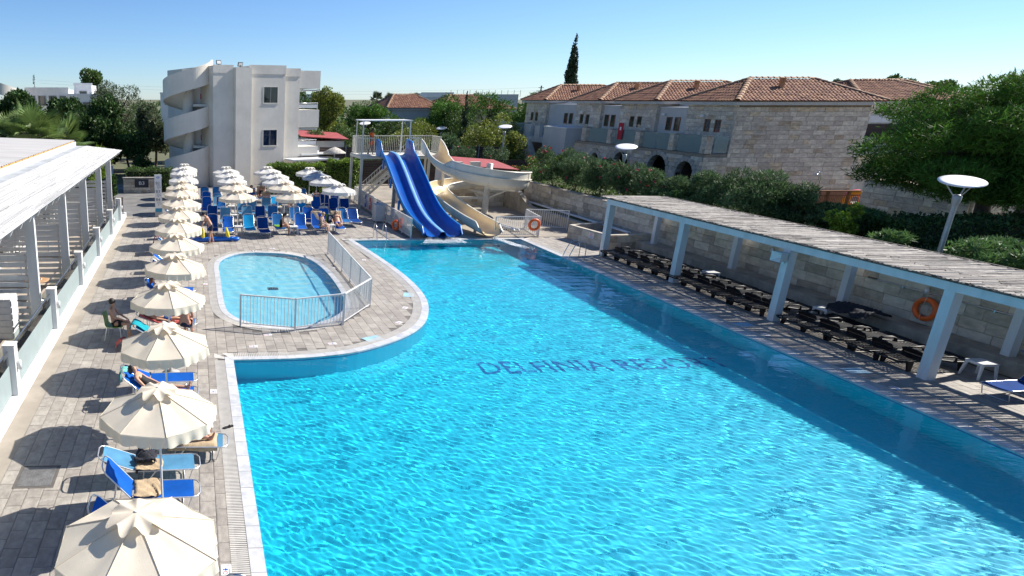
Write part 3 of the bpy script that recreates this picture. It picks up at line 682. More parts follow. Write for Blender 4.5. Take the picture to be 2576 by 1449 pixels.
# ---------- white plastic tables and stools
PLAS = M('white_plastic', (0.66, 0.66, 0.65), 0.42, 0.05, 3)
def tbl(loc, label, group, s=0.46, h=0.45):
    e = E('side_table', loc, R(random.uniform(-12, 12)), label, 'table', group)
    m = MB(); m.bb((-s / 2, -s / 2, h - .025), (s / 2, s / 2, h)); m.bb((-s / 2 + .015, -s / 2 + .015, h - .07), (s / 2 - .015, s / 2 - .015, h - .026)); m.build('table_top', PLAS, e)
    for a in (-1, 1):
        for b in (-1, 1):
            m = MB(); t, q = s / 2 - .04, s / 2 + .01
            V = [(a * (t + dx), b * (t + dy), h - .03) for dx, dy in ((-.03, -.03), (.03, -.03), (.03, .03), (-.03, .03))] + [(a * (q + dx), b * (q + dy), 0) for dx, dy in ((-.02, -.02), (.02, -.02), (.02, .02), (-.02, .02))]
            m.add(V, [(0, 1, 2, 3), (7, 6, 5, 4), (0, 4, 5, 1), (1, 5, 6, 2), (2, 6, 7, 3), (3, 7, 4, 0)]); m.build('leg', PLAS, e)
    return e
for k, (x, y) in enumerate(UPOS):
    if k in (4, 9, 13): continue
    tbl((x, y, 0), 'white plastic table round the %s parasol pole of the %s column' % (ORD[k % 5 if k < 10 else k - 10].replace('nearest', 'first'), ['left', 'middle', 'right'][min(2, k // 5)]), 'tables round the parasol poles')
tbl((7.65, 37.3, 0), 'white plastic table between the two sunbathers at the pool end of the field', 'tables round the parasol poles')
tbl((21.1, 25.95, 0), 'white plastic stool by the bench ledge behind the far black loungers', 'stools under the pergola')
tbl((21.3, 20.95, 0), 'white plastic stool by the bench ledge before the third pergola post', 'stools under the pergola')
tbl((21.15, 16.05, 0), 'white plastic stool beside the dark blue lounger at the right', 'stools under the pergola')
# ---------- black plastic loungers: foot towards the pool (-x), head at the wall
BLK = M('black_moulded_plastic', (0.010, 0.010, 0.012), 0.5, 0.2, 3, spec=0.3)
def blk_proto():
    W = 0.34; parts = []
    def prof(x):        # gentle wave of the bed
        return 0.30 + 0.05 * math.exp(-((x + .05) / .35) ** 2) - 0.02 * math.exp(-((x - .55) / .3) ** 2)
    m = MB()
    for s in (-1, 1): m.tube([(x, s * W, prof(x) - .01) for x in np.linspace(-.98, .95, 14)], .028, 6)
    m.tube([(-.98, -W, prof(-.98) - .01), (-1.05, -W * .6, .28), (-1.05, W * .6, .28), (-.98, W, prof(-.98) - .01)], .028, 6); m.bb((.90, -W, .28), (.98, W, .33))
    parts.append(('frame', m.mesh('frame', BLK)))
    for x in np.linspace(-.95, .86, 19):
        m = MB(); m.box((x, 0, prof(x) + .012), (.062, 2 * W - .03, .014), rot=Matrix.Rotation(-math.atan2(prof(x + .01) - prof(x - .01), .02), 3, 'Y')); parts.append(('slat', m.mesh('slat', BLK)))
    for s in (-1, 1):
        m = MB(); m.tube([(.05, s * (W + .015), .28), (.02, s * (W + .02), .40), (.08, s * (W + .02), .435), (.36, s * (W + .02), .435), (.46, s * (W + .02), .40), (.48, s * (W + .015), .28)], .024, 6); parts.append(('armrest', m.mesh('armrest', BLK)))
    for a, b in ((-.72, -1), (-.72, 1), (.7, -1), (.7, 1)):
        m = MB(); V = [(a + dx, b * W * .92 + dy, .29) for dx, dy in ((-.09, -.025), (.09, -.025), (.09, .025), (-.09, .025))] + [(a + dx, b * W * .98 + dy, 0) for dx, dy in ((-.05, -.02), (.05, -.02), (.05, .02), (-.05, .02))]
        m.add(V, [(0, 1, 2, 3), (7, 6, 5, 4), (0, 4, 5, 1), (1, 5, 6, 2), (2, 6, 7, 3), (3, 7, 4, 0)]); parts.append(('leg', m.mesh('leg', BLK)))
    m = MB(); m.tube([(-.28, -W * .8, .36), (-.33, -W * .8, .46), (-.37, -W * .45, .51), (-.37, W * .45, .51), (-.33, W * .8, .46), (-.28, W * .8, .36)], .02, 6); V = [(-.29, -W * .74, .36), (-.29, W * .74, .36), (-.33, W * .74, .455), (-.365, W * .4, .5), (-.365, -W * .4, .5), (-.33, -W * .74, .455)]
    m.add(V, [(0, 1, 2, 3, 4, 5)]); parts.append(('head_hood', m.mesh('head_hood', BLK)))
    return parts
BP = blk_proto()
BY = [30.4, 29.5, 28.6, 27.65, 26.75, 25.9, 25.0, 24.2, 23.35, 22.5, 21.75, 20.3, 19.45, 18.55, 17.65, 16.85]
for k, y in enumerate(BY):
    e = E('black_lounger', (20.35 + random.uniform(-.05, .06), y, 0), R(random.uniform(-5, 5)), 'black plastic slatted lounger under the pergola, %s from the stone planter' % ORD[k].replace('nearest', 'first'), 'sun lounger', 'black loungers under the pergola')
    e.scale = (1.02, 1.14, 1.0)
    for nm, me in BP: link(nm, me, e)
# ---------- white railings
RAILW = M('white_railing_paint', (0.68, 0.67, 0.65), 0.45, 0.05, 4, world=True)
def railing(name, pts, label, h=1.1, sp=0.115, group=None, cat='railing', z0=0.0, kick=0.12, post_every=None, bal_r=0.012, pr=0.028):
    """posts at the corners, two rails, thin upright bars, in 3D points"""
    o0 = Vector(pts[0]); e = E(name, o0, 0, label, cat, group); P = [Vector(p) - o0 for p in pts]
    mb = MB().tube([(0, 0, kick), (0, 0, h)], bal_r, 6, cap=False).mesh('baluster', RAILW); mp = MB().bb((-pr, -pr, 0), (pr, pr, h)).mesh('post', RAILW)
    ps = [P[0]]
    for a, b in zip(P, P[1:]):
        d = b - a; L = d.length; n = max(1, round(L / (post_every or 1.9)))
        for s in range(n):
            q0, q1 = a.lerp(b, s / n), a.lerp(b, (s + 1) / n); ps.append(q1)
            m = MB(); m.bar(q0 + Vector((0, 0, h - .02)), q1 + Vector((0, 0, h - .02)), .045, .04); m.build('top_rail', RAILW, e)
            m = MB(); m.bar(q0 + Vector((0, 0, kick)), q1 + Vector((0, 0, kick)), .035, .03); m.build('bottom_rail', RAILW, e)
            k = max(2, round((q1 - q0).length / sp))
            for i in range(1, k): link('baluster', mb, e, q0.lerp(q1, i / k))
    for p in ps: link('post', mp, e, p)
    return e
railing('pool_railing', [(6.45, 31.8, 0), (6.29, 23.08, 0), (4.9, 21.13, 0), (3.21, 20.59, 0), (1.48, 21.16, 0)], 'white metal railing bending round the near end of the paddling pool')
# grey mesh notice panel on the far end of that railing
railing('yard_railing', [(11.61, 35.35, 0), (11.61, 40.2, 0), (11.75, 49.3, 0)], 'white railing running along the left side of the blue slide')
railing('exit_railing', [(16.35, 35.75, 0), (18.78, 35.7, 0)], 'short white railing with an orange ring, right of the cream slide end')
railing('return_railing', [(18.78, 35.8, 0), (19.2, 38.2, 0)], 'white railing set back from the ring towards the slide yard')
railing('planter_railing', [(19.3, 38.3, 0), (21.4, 37.6, 0)], 'white railing between the slide yard and the stone planter')
lr2 = E('life_ring', (18.45, 35.63, 0.66), R(90), 'orange life ring hung on the short white railing by the cream slide', 'life ring')
ring_mesh(.27, .07).build('ring', ORANGE, lr2); MB().tube([(0, .3 * math.cos(a), .3 * math.sin(a)) for a in [i / 30 * 2 * math.pi for i in range(30)]], .09 * .1, 5, closed=True).build('rope', ROPE, lr2)
# ---------- pool ladders
def ladder(loc, rz, label):
    e = E('pool_ladder', loc, rz, label, 'ladder', 'steel pool ladders')
    for s in (-1, 1):
        m = MB(); m.tube([(s * .25, .70, 0), (s * .25, .70, .45), (s * .25, .64, .68), (s * .25, .48, .80), (s * .25, .30, .78), (s * .25, .14, .62), (s * .25, -.02, .25), (s * .25, -.12, -.1), (s * .25, -.12, -1.1)], .02, 8); m.build('rail', STEEL, e)
    for z in (-.3, -.55, -.8): MB().bb((-.25, -.16, z - .012), (.25, -.08, z + .012)).build('step', STEEL, e)
ladder((9.95, 35.1, 0), 0, 'steel pool ladder at the far pool edge, left of the blue slide')
ladder((17.6, 30.5, 0), R(-90), 'steel pool ladder at the right pool edge before the stone planter')
ladder((0.92, 7.7, 0), R(90), 'steel pool ladder at the bottom frame edge, left of the pool')
# ---------- depth markers and pale tiles set in the deck
PALEB = M('pale_blue_tile', (0.34, 0.56, 0.68), 0.5, 0.15, 3)
NUM = fit(textmesh('1,4', 1.0, SIGNR), .05, .05)
def marker(x, y, rz, label):
    e = E('depth_marker', (x, y, 0.0), rz, label, 'floor sign', 'depth markers in the deck')
    MB().bb((-.13, -.085, .0015), (.13, .085, .006)).build('plate', SIGNW, e)
    n = link('lettering', NUM, e, (.06, -.06, .0075)); m = MB(); m.lathe([(.028, 0), (.04, 0)], 18, (-.07, .02, .0078)); m.build('ring_mark', SIGNR, e)
    m = MB(); m.lathe([(0, 0), (.014, 0)], 10, (0.01, .045, .0078)); m.bb((-.004, -.03, .0076), (.024, .03, .0079)); m.bb((-.03, .0, .0076), (.05, .012, .0079)); m.build('figure_mark', SIGNB, e)
    MB().bb((-.11, -.055, .0076), (.03, -.045, .0079)).build('text_line', SIGNR, e)
for k, (x, y, a, w) in enumerate(((0.44, 9.05, 90, 'at the bottom frame edge'), (0.44, 15.95, 90, 'beside the third near parasol'), (1.75, 19.2, 0, 'at the left end of the peninsula grate'), (4.2, 19.35, 8, 'in the middle of the peninsula grate'), (6.85, 21.3, 42, 'near the peninsula tip beside a pale tile'),
                                   (7.55, 22.95, 60, 'on the right curve of the peninsula'), (18.2, 27.3, -90, 'before the far black loungers'), (18.2, 23.4, -90, 'before the second pergola post'), (18.2, 19.6, -90, 'before the third pergola post'), (18.2, 15.4, -90, 'before the near pergola post'), (18.2, 13.2, -90, 'nearest on the right walk'),
                                   (6.2, 29.0, 80, 'inside the railing beside the paddling pool'), (7.9, 30.5, 85, 'on the far narrow walk of the peninsula'), (3.9, 33.2, 0, 'at the far end of the paddling pool'), (0.42, 26.5, 90, 'left of the paddling pool'), (2.3, 20.25, 8, 'under the near corner of the railing'))):
    marker(x, y, R(a), 'small white depth sign %s' % w)
for k, (x, y, a) in enumerate(((5.55, 19.75, 25), (8.2, 24.6, 70), (18.25, 20.6, 0), (18.25, 16.6, 0))):
    o = MB().bb((-.3, -.2, .001), (.3, .2, .0055)).build('pale_tile', PALEB, None, (x, y, 0), R(a)); tag(o, ['pale blue paving plate at the near curve of the peninsula grate', 'pale blue paving plate on the right curve of the peninsula', 'pale blue paving plate before the third pergola post', 'pale blue paving plate before the near pergola post'][k], 'floor plate', 'pale blue plates in the deck')
# steel hatch in the walk
h = E('floor_hatch', (-3.2, 12.0, 0), 0, 'square chequered steel hatch in the walk beside the near parasols', 'hatch')
MB().bb((-.4, -.42, .0008), (.4, .42, .004)).build('frame', CHAN, h); HM = M('chequer_plate', (0.33, 0.32, 0.31), 0.45, 0.2, 6, metal=0.6); MB().bb((-.33, -.35, .003), (.33, .35, .008)).build('plate', HM, h)
T = [((-.30 + .05 * i, -.32 + .05 * j, .009), (0, 0, R(45 if (i + j) % 2 else -45)), (.035, .009, .004)) for i in range(13) for j in range(14)]
pieces(h, 'stud', (BOXV, BOXF), T, HM, 0, 'stud_pattern')
for x, y, n_ in ((-2.6, 43.6, 1),):
    h2 = E('drain_cover', (x, y, 0), 0, 'narrow slotted drain cover in the path before the sign', 'drain cover'); MB().bb((-.4, -.22, .0), (.4, .22, .004)).build('frame', CHAN, h2)
    for k in range(9): MB().bb((-.37 + k * .085, -.18, .004), (-.33 + k * .085, .18, .009)).build('bar', POLEM, h2)
# ================================================================== terrace and its reed roof on the left
TIMB = M('terrace_timber', (0.36, 0.23, 0.14), 0.75, 0.15, 3, world=True, stretch=(1, 4, 1))
TFLOOR = M('terrace_floor', (0.42, 0.36, 0.30), 0.8, 0.15, 2, world=True)
REEDW = M('whitewashed_reed', (0.50, 0.505, 0.505), 0.85, 0.10, 3, col2=(0.22, 0.21, 0.20), island=0.22, bump=0.5, bscale=30, mixsharp=(0.50, 0.62), stretch=(1, 6, 6))
SHEET = M('sheet_roof', (0.54, 0.52, 0.49), 0.5, 0.12, 0.6, world=True, stretch=(.3, 4, 1))
FELT = M('grey_roof_felt', (0.40, 0.42, 0.435), 0.85, 0.15, 1.5, world=True, bump=0.2)
PLASTER = M('white_plaster', (0.66, 0.645, 0.61), 0.8, 0.06, 1.2, world=True, bump=0.12, bscale=14)
def glass(name, tint, rough, alpha_col):
    m = bpy.data.materials.new(name); m.use_nodes = True; MATS[name] = m; t = m.node_tree; p = t.nodes['Principled BSDF']
    p.inputs['Roughness'].default_value = rough; p.inputs['Base Color'].default_value = (*tint, 1)
    tr = nd(t, 'ShaderNodeBsdfTransparent'); tr.inputs[0].default_value = (*alpha_col, 1); gl = nd(t, 'ShaderNodeBsdfGlossy'); gl.inputs['Roughness'].default_value = rough
    fr = nd(t, 'ShaderNodeFresnel'); fr.inputs[0].default_value = 1.45; ms = nd(t, 'ShaderNodeMixShader')
    t.links.new(fr.outputs[0], ms.inputs[0]); t.links.new(tr.outputs[0], ms.inputs[1]); t.links.new(gl.outputs[0], ms.inputs[2]); t.links.new(ms.outputs[0], t.nodes['Material Output'].inputs['Surface'])
    return m
GLASS = glass('clear_glass', (1, 1, 1), 0.02, (0.84, 0.90, 0.90))
FROST = M('frosted_glass', (0.52, 0.61, 0.61), 0.45, 0.04, 2, trans=0.45)
m = MB(); m.bb((-9.5, -4, 0), (-4.36, 43.0, 0.28)); tr_ = m.build('terrace_floor', TFLOOR); tr_['kind'] = 'structure'
MB().bb((-4.62, -4, 0.0), (-4.32, 43.1, 0.30)).build('edge_kerb', WHITE, tr_)
# timber capping boards on the inner side of the kerb
for k in range(16): MB().bb((-4.98, 43.0 - (k + 1) * 2.9 + .01, 0.28), (-4.63, 43.0 - k * 2.9 - .01, 0.315)).build('edge_board', TIMB, tr_)
BPY = [40.1, 35.8, 30.65, 25.6, 20.4, 15.4, 10.3, 5.2]
wl = MB().lathe([(0, -.11), (.045, -.11), (.045, .11), (0, .11)], 12, (.06, 0, 0)).mesh('body', WHITE); wb = MB().bb((-.01, -.02, -.03), (.03, .02, .03)).mesh('bracket', STEEL)
for k, y in enumerate(BPY):
    w = ['farthest', 'second farthest', 'third farthest', 'fourth farthest', 'fifth farthest', 'nearest in frame', 'below the frame', 'last below the frame'][k]
    if k < 6:
        o = MB().bb((-4.60, y - .15, .3), (-4.33, y + .15, 1.57)).build('balustrade_pillar', WHITE); tag(o, 'short white square pillar of the glass balustrade, %s' % w, 'pillar', 'pillars of the terrace balustrade')
        MB().bb((-4.615, y - .165, 1.571), (-4.315, y + .165, 1.60)).build('cap', PLASTER, o)
        e = E('wall_lamp', (-4.33, y, 1.05), 0, 'white up and down lamp on the %s balustrade pillar' % w, 'lamp', 'lamps on the balustrade pillars'); link('body', wl, e); link('bracket', wb, e)
    if k < 6:
        y1, y0 = y - .16, BPY[k + 1] + .16; e = E('glass_balustrade', (-4.48, (y0 + y1) / 2, .3), 0, 'frosted glass panel with steel handrail in front of the %s pillar gap' % ['farthest', 'second farthest', 'third farthest', 'fourth farthest', 'fifth farthest', 'nearest'][k], 'glass panel', 'glass panels of the terrace'); h = (y1 - y0) / 2
        # frosted lower wedge with clear upper part
        MB().bb((-.008, -h + .03, .05), (.008, h - .03, .80)).build('frosted_pane', FROST, e); MB().bb((-.006, -h + .03, .802), (.006, h - .03, 1.02)).build('clear_pane', GLASS, e)
        MB().tube([(-.03, -h - .02, 1.13), (-.03, h + .02, 1.13)], .025, 10).build('handrail', STEEL, e); MB().bb((-.012, -h + .03, 0), (.012, h - .03, .05)).build('shoe', STEEL, e)
# roof with posts
rf = E('terrace_pergola', (0, 0, 0), 0, 'white post pergola with whitewashed reed roof over the left terrace', 'pergola')
for k, y in enumerate(BPY[:6]):
    MB().bb((-5.12, y - .06, .28), (-4.82, y + .12, 3.98)).build('post', WHITEW, rf)
for k in range(5): MB().bb((-5.06, BPY[k + 1] + .125, 3.80), (-4.88, BPY[k] - .065, 3.97)).build('beam', WHITEW, rf)
y = 42.0
while y > 10:
    # rafters with slanted ends
    MB().prism([(-4.40, 4.17), (-4.50, 3.98), (-6.5, 4.19), (-6.5, 4.40)], y - .045, y + .045, 'y').build('rafter', WHITEW, rf); y -= 1.02
T = []; x = -4.36; i = 0
while x > -6.5:
    yy = 42.2 + random.uniform(-.05, .05)
    while yy > 5:
        L = random.uniform(2.4, 4.2); z = 4.20 + (-4.45 - x) / 2.01 * 0.25 + random.uniform(-.006, .008)
        T.append(((x, yy - L / 2, z + .014), (random.uniform(-.004, .004), 0, R(90) + random.uniform(-.004, .004)), (L + .05, .026, .018))); yy -= L
    x -= .043
pieces(rf, 'reed', (RV, RF), T, REEDW, 300, 'reed_mat', True)
m = MB(); m.add([(-4.42, 5, 4.203), (-4.42, 42.15, 4.203), (-6.5, 42.15, 4.46), (-6.5, 5, 4.46)], [(0, 1, 2, 3)]); m.build('lining', WHITEW, rf)
# house behind the terrace: wall, flat strip, parapet and corrugated roof
th = E('terrace_house', (0, 0, 0), 0, 'white terrace house with felt strip, parapet and pale corrugated roof at left', 'building')
MB().bb((-22, 4, 0), (-8.3, 42.1, 4.42)).build('wall', PLASTER, th)
MB().bb((-22, 4, 4.421), (-6.5, 42.2, 4.47)).build('flat_roof', FELT, th)
MB().bb((-7.30, 4, 4.47), (-7.08, 42.2, 4.72)).build('parapet', WHITE, th)
V = []; n = 420; 
for k in range(n + 1):
    y = 4 + 38.2 * k / n; zz = 4.80 + .022 * math.sin(y * 2 * math.pi / .33)
    V += [(-7.12, y, zz), (-22, y, zz + .55)]
F = [(2 * k, 2 * k + 1, 2 * k + 3, 2 * k + 2) for k in range(n)]
link('corrugated_roof', npmesh('corrugated_roof', V, F, SHEET, True), th)
ENDW = M('raw_timber', (0.55, 0.30, 0.09), 0.8, 0.15, 4)
y = 41.8; k = 0
while y > 8: MB().bb((-7.30, y - 1.0, 4.722), (-7.14, y - .06, 4.778)).build('eave_batten', ENDW, th); y -= 1.06
DOORG = M('dark_window_glass', (0.03, 0.035, 0.04), 0.08, 0.1, 2); 
for k, y in enumerate((38, 33, 28, 23, 18)):
    w = MB().bb((-8.30, y - 1.0, .3), (-8.26, y + 1.0, 2.5)).build('terrace_door', WHITE, th); MB().bb((-8.258, y - .9, .4), (-8.252, y - .05, 2.4)).build('pane', DOORG, w); MB().bb((-8.258, y + .05, .4), (-8.252, y + .9, 2.4)).build('pane', DOORG, w)
# slatted screens between the terraces
for k, y in enumerate(BPY[:6]):
    e = E('slat_screen', (-6.7, y + .03, .3), 0, 'white horizontal slat privacy screen at the %s terrace post' % ['farthest', 'second farthest', 'third farthest', 'fourth farthest', 'fifth farthest', 'nearest'][k], 'screen', 'slat screens between the terraces')
    sl = MB().box((0, 0, 0), (3.1, .025, .145)).mesh('slat', WHITEW)
    for j in range(11): link('slat', sl, e, (0, 0, .13 + j * .212))
    for x in (-1.5, 0, 1.5): MB().bb((x - .03, .014, 0), (x + .03, .06, 2.35)).build('upright', WHITEW, e)
# furniture on the terrace
WOODT = M('round_table_wood', (0.42, 0.25, 0.13), 0.5, 0.15, 3, stretch=(1, 8, 1))
for k, (x, y) in enumerate(((-5.65, 23.6), (-6.0, 17.9))):
    e = E('round_table', (x, y, .28), 0, ['round wooden table behind the second nearest glass panel', 'round wooden table at the left frame edge'][k], 'table', 'round terrace tables'); MB().lathe([(0, .70), (.42, .70), (.43, .715), (.42, .73), (0, .73)], 28).build('table_top', WOODT, e)
    MB().lathe([(.22, 0), (.22, .02), (.03, .05), (.03, .70)], 14).build('pedestal', STEEL, e); MB().lathe([(0, .73), (.05, .73), (.05, .76), (0, .76)], 12, (.1, .1, 0)).build('ashtray', STEEL, e)
e = E('slatted_cabinet', (-5.95, 19.75, .28), 0, 'white slatted timber box unit on the near terrace', 'cabinet')
MB().bb((-.5, -.35, 0), (.48, .33, 1.22)).build('carcass', WHITEW, e)
for j in range(6): MB().bb((-.52, -.37, .03 + j * .2), (.50, -.352, .19 + j * .2)).build('board', WHITEW, e); MB().bb((.482, -.37, .03 + j * .2), (.50, .35, .19 + j * .2)).build('board', WHITEW, e)
for j in range(5): MB().bb((-.52 + j * .205, -.37, 1.222), (-.335 + j * .205, .35, 1.245)).build('top_board', WHITEW, e)
e = E('dark_rail', (-4.9, 42.4, .28), 0, 'dark brown short slatted gate at the far end of the terrace', 'gate')
for j in range(8): MB().bb((-.5 + j * .13, -.02, 0), (-.44 + j * .13, .02, 1.0)).build('bar', TRIM, e)
MB().bb((-.52, -.025, 1.0), (.5, .025, 1.05)).build('rail', TRIM, e)
# downpipe under the kerb
# ================================================================== slide tower and slides
CREAMP = M('cream_steel_paint', (0.66, 0.63, 0.54), 0.5, 0.06, 2, world=True, streak=0.15)
BLUEG = M('blue_fibreglass', (0.002, 0.085, 0.40), 0.3, 0.1, 1.2, spec=0.4)
BLUEL = M('light_blue_fibreglass', (0.012, 0.20, 0.55), 0.32, 0.08, 1.2, spec=0.4)
BLUEP = M('faded_blue_divider', (0.20, 0.45, 0.72), 0.4, 0.1, 2)
CREAMG = M('cream_fibreglass', (0.72, 0.585, 0.37), 0.3, 0.07, 1.0, spec=0.55)
CREAMO = M('cream_outer_shell', (0.66, 0.62, 0.52), 0.4, 0.08, 1.0)
BOLT = M('dark_bolts', (0.08, 0.07, 0.05), 0.6, 0.1, 5)
PZ = 3.55
tw = E('slide_tower', (11.2, 45.6, 0), 0, 'cream steel slide tower platform with stairs and a flat canopy frame', 'tower')
def tp(x, y, z): return (x - 11.2, y - 45.6, z)
def tb(name, a, b, mat=CREAMP): return MB().bb(tp(*a), tp(*b)).build(name, mat, tw)
tb('deck_plate', (11.15, 45.55, PZ - .05), (16.9, 48.6, PZ))
for y in (45.5, 48.5): tb('edge_beam', (11.1, y, PZ - .2), (16.9, y + .1, PZ - .052))
for x in (11.1, 16.85): tb('edge_beam', (x, 45.605, PZ - .2), (x + .1, 48.495, PZ - .053))
for x, y in ((11.15, 45.5), (11.15, 48.5), (14.6, 48.5), (16.75, 45.55), (16.75, 48.5)): tb('post', (x, y, 0), (x + .16, y + .16, PZ - .205))
# canopy frame
for x, y in ((11.25, 45.75), (11.25, 47.6), (14.4, 45.75), (14.4, 47.6)): tb('canopy_post', (x - .03, y - .03, PZ), (x + .03, y + .03, 5.78), WHITE)
tb('canopy', (11.15, 45.65, 5.78), (14.5, 47.7, 5.84), WHITE)
def rail_on(P, label_parent, h=1.15, sp=.13):
    mb = MB().tube([(0, 0, .08), (0, 0, h)], .011, 6, cap=False).mesh('baluster', CREAMP)
    for a, b in zip(P, P[1:]):
        a, b = Vector(tp(*a)), Vector(tp(*b)); up = Vector((0, 0, h))
        MB().bar(a + up, b + up, .05, .05).build('handrail', CREAMP, tw); MB().bar(a + Vector((0, 0, .1)), b + Vector((0, 0, .1)), .035, .035).build('lower_rail', CREAMP, tw)
        k = max(2, round((b - a).length / sp))
        for i in range(k + 1): link('baluster', mb, tw, a.lerp(b, i / k))
rail_on([(12.05, 45.62, PZ), (11.2, 45.62, PZ), (11.2, 48.5, PZ), (15.0, 48.5, PZ), (16.85, 48.5, PZ), (16.85, 46.6, PZ)], tw)
rail_on([(14.35, 45.62, PZ), (15.15, 45.62, PZ)], tw)
# stairs climb behind the blue slide, from the left foot to the right
S0, S1 = Vector((12.3, 49.4, 0)), Vector((16.2, 49.4, PZ)); n = 15
for dy in (0, 1.0):
    MB().bar(Vector(tp(S0.x, S0.y + dy, 0.0)), Vector(tp(S1.x, S1.y + dy, PZ)), .06, .15).build('stringer', CREAMP, tw)
    for hz in (1.0, .55): MB().bar(Vector(tp(S0.x, S0.y + dy, hz)), Vector(tp(S1.x, S1.y + dy, PZ + hz)), .045, .045).build('stair_rail', CREAMP, tw)
    for i in range(22):
        q = S0.lerp(S1, i / 21); MB().tube([tp(q.x, q.y + dy, q.z + .1), tp(q.x, q.y + dy, q.z + 1.0)], .012, 5, cap=False).build('stair_baluster', CREAMP, tw)
for i in range(n):
    q = S0.lerp(S1, (i + .7) / n); MB().box(tp(q.x, q.y + .5, q.z), (.26, .94, .04)).build('tread', CREAMP, tw)
tb('landing', (16.1, 48.61, PZ - .06), (16.9, 50.5, PZ - .005))
for y in (48.9, 50.4): tb('stair_post', (16.6, y - .06, 0), (16.72, y + .06, PZ - .065))
# ---- blue double slide
bs = E('blue_slide', (13.17, 35.2, 0), 0, 'wide blue two lane fibreglass slide running down into the pool', 'slide')
prof = [(45.6, 3.58), (44.9, 3.57), (44.2, 3.50), (43.4, 3.24), (42.6, 2.86), (41.6, 2.32), (40.6, 1.77), (39.6, 1.25), (38.7, .87), (37.8, .60), (36.9, .42), (36.0, .31), (35.25, .24), (34.85, .19)]
C_ = spline([(0, y - 35.2, z) for y, z in prof], 4)
rimh = []
for p in C_:
    y = p.y + 35.2; h = 0.50
    if y > 44.0: h = 0.50 + min(1, (y - 44.0) / .5) * .5
    if y > 44.6: h = 1.0
    if y < 36.0: h = 0.50 - (36.0 - y) * .0
    if y < 35.25: h = .50 - (35.25 - y) * 0.95
    rimh.append(max(.1, h))
def strip(sec_fn, name, mat, par, smooth=True):
    """sweep of a cross-section: list of (x, z offset) per station"""
    V = []; S = None
    for i, p in enumerate(C_):
        s = sec_fn(i); S = len(s); V += [(p.x + x, p.y, p.z + z) for x, z in s]
    F = [(i * S + k, i * S + k + 1, (i + 1) * S + k + 1, (i + 1) * S + k) for i in range(len(C_) - 1) for k in range(S - 1)]
    return link(name, npmesh(name, V, F, mat, smooth), par)
W2 = 1.02
for s, nm in ((-1, 'left_lane'), (1, 'right_lane')):
    def sec(i, s=s):
        h = rimh[i]
        q = [(.10, .24), (.13, .23), (.17, .10), (.26, .02), (.50, 0), (.76, .02), (.88, .10), (.95, .25), (.985, h * .8), (1.0, h)]
        return [(s * x, z) for x, z in q]
    strip(sec, nm, BLUEG, bs)
    strip(lambda i, s=s: [(s * 1.0, rimh[i]), (s * 1.03, rimh[i] + .02), (s * 1.08, rimh[i] + .015), (s * 1.09, rimh[i] - .06)], 'rim', BLUEL, bs)
    strip(lambda i, s=s: [(s * 1.06, rimh[i] - .02), (s * 1.03, rimh[i] * .5), (s * 1.0, .08), (s * .8, -.05), (s * .4, -.07), (s * .0, -.07)], 'shell', BLUEL, bs)
strip(lambda i: [(-.10, .24), (-.06, .27), (.06, .27), (.10, .24)], 'divider', BLUEP, bs)
for s in (-1, 1):   # entry cheeks
    m = MB(); m.prism([(9.35, PZ + .02), (10.4, PZ + .02), (10.4, PZ + 1.1), (9.95, PZ + 1.1), (9.55, PZ + .55), (9.35, PZ + .45)], s * 1.0 - .035, s * 1.0 + .035, 'x'); m.build('entry_cheek', BLUEL, bs)
for y, h in ((41.9, 2.3), (39.2, .85)):
    for s in (-.7, .7): MB().bb((s - .09, y - 35.2 - .09, 0), (s + .09, y - 35.2 + .09, h)).build('support_post', POLEM, bs)
    MB().bb((-.9, y - 35.2 - .05, h), (.9, y - 35.2 + .05, h + .08)).build('support_beam', POLEM, bs)
for y, z in ((43.3, 3.0), (41.4, 2.05), (39.4, 1.02)):
    for s in (-1, 1): MB().bb((s * 1.1 - .04, y - 35.2 - .12, z - .1), (s * 1.1 + .04, y - 35.2 + .12, z + .45)).build('joint_flange', BLUEL, bs)
# ---- cream curling slide
cs = E('cream_slide', (18.6, 43.4, 0), 0, 'cream fibreglass slide curling once round a post into the pool', 'slide')
KP = [(15.8, 45.6, 3.58), (15.8, 44.9, 3.52), (15.82, 44.1, 3.25), (15.95, 43.1, 2.86), (16.4, 42.0, 2.52), (17.2, 41.15, 2.26), (18.3, 40.75, 2.06), (19.4, 40.95, 1.92), (20.25, 41.75, 1.82), (20.6, 42.9, 1.72), (20.4, 44.1, 1.62), (19.6, 45.1, 1.52), (18.4, 45.5, 1.43), (17.2, 45.2, 1.34), (16.2, 44.4, 1.26), (15.65, 43.2, 1.16), (15.5, 41.9, 1.0), (15.52, 40.4, .78), (15.62, 38.8, .54), (15.75, 37.2, .34), (15.85, 36.0, .24), (15.92, 35.15, .17)]
CC = spline([(x - 18.6, y - 43.4, z) for x, y, z in KP], 5); nC = len(CC)
def sweep(fn, name, mat, par, i0=0, i1=None, smooth=True):
    V = []; S = None; i1 = i1 or nC - 1
    for i in range(i0, i1 + 1):
        t = CC[min(i + 1, nC - 1)] - CC[max(i - 1, 0)]; t.z = 0; t.normalize(); nrm = Vector((-t.y, t.x, 0))      # left of travel
        s = fn(i / (nC - 1), i); S = len(s); V += [tuple(CC[i] + nrm * x + Vector((0, 0, z))) for x, z in s]
    n = i1 - i0; F = [(i * S + k, i * S + k + 1, (i + 1) * S + k + 1, (i + 1) * S + k) for i in range(n) for k in range(S - 1)]
    return link(name, npmesh(name, V, F, mat, smooth), par)
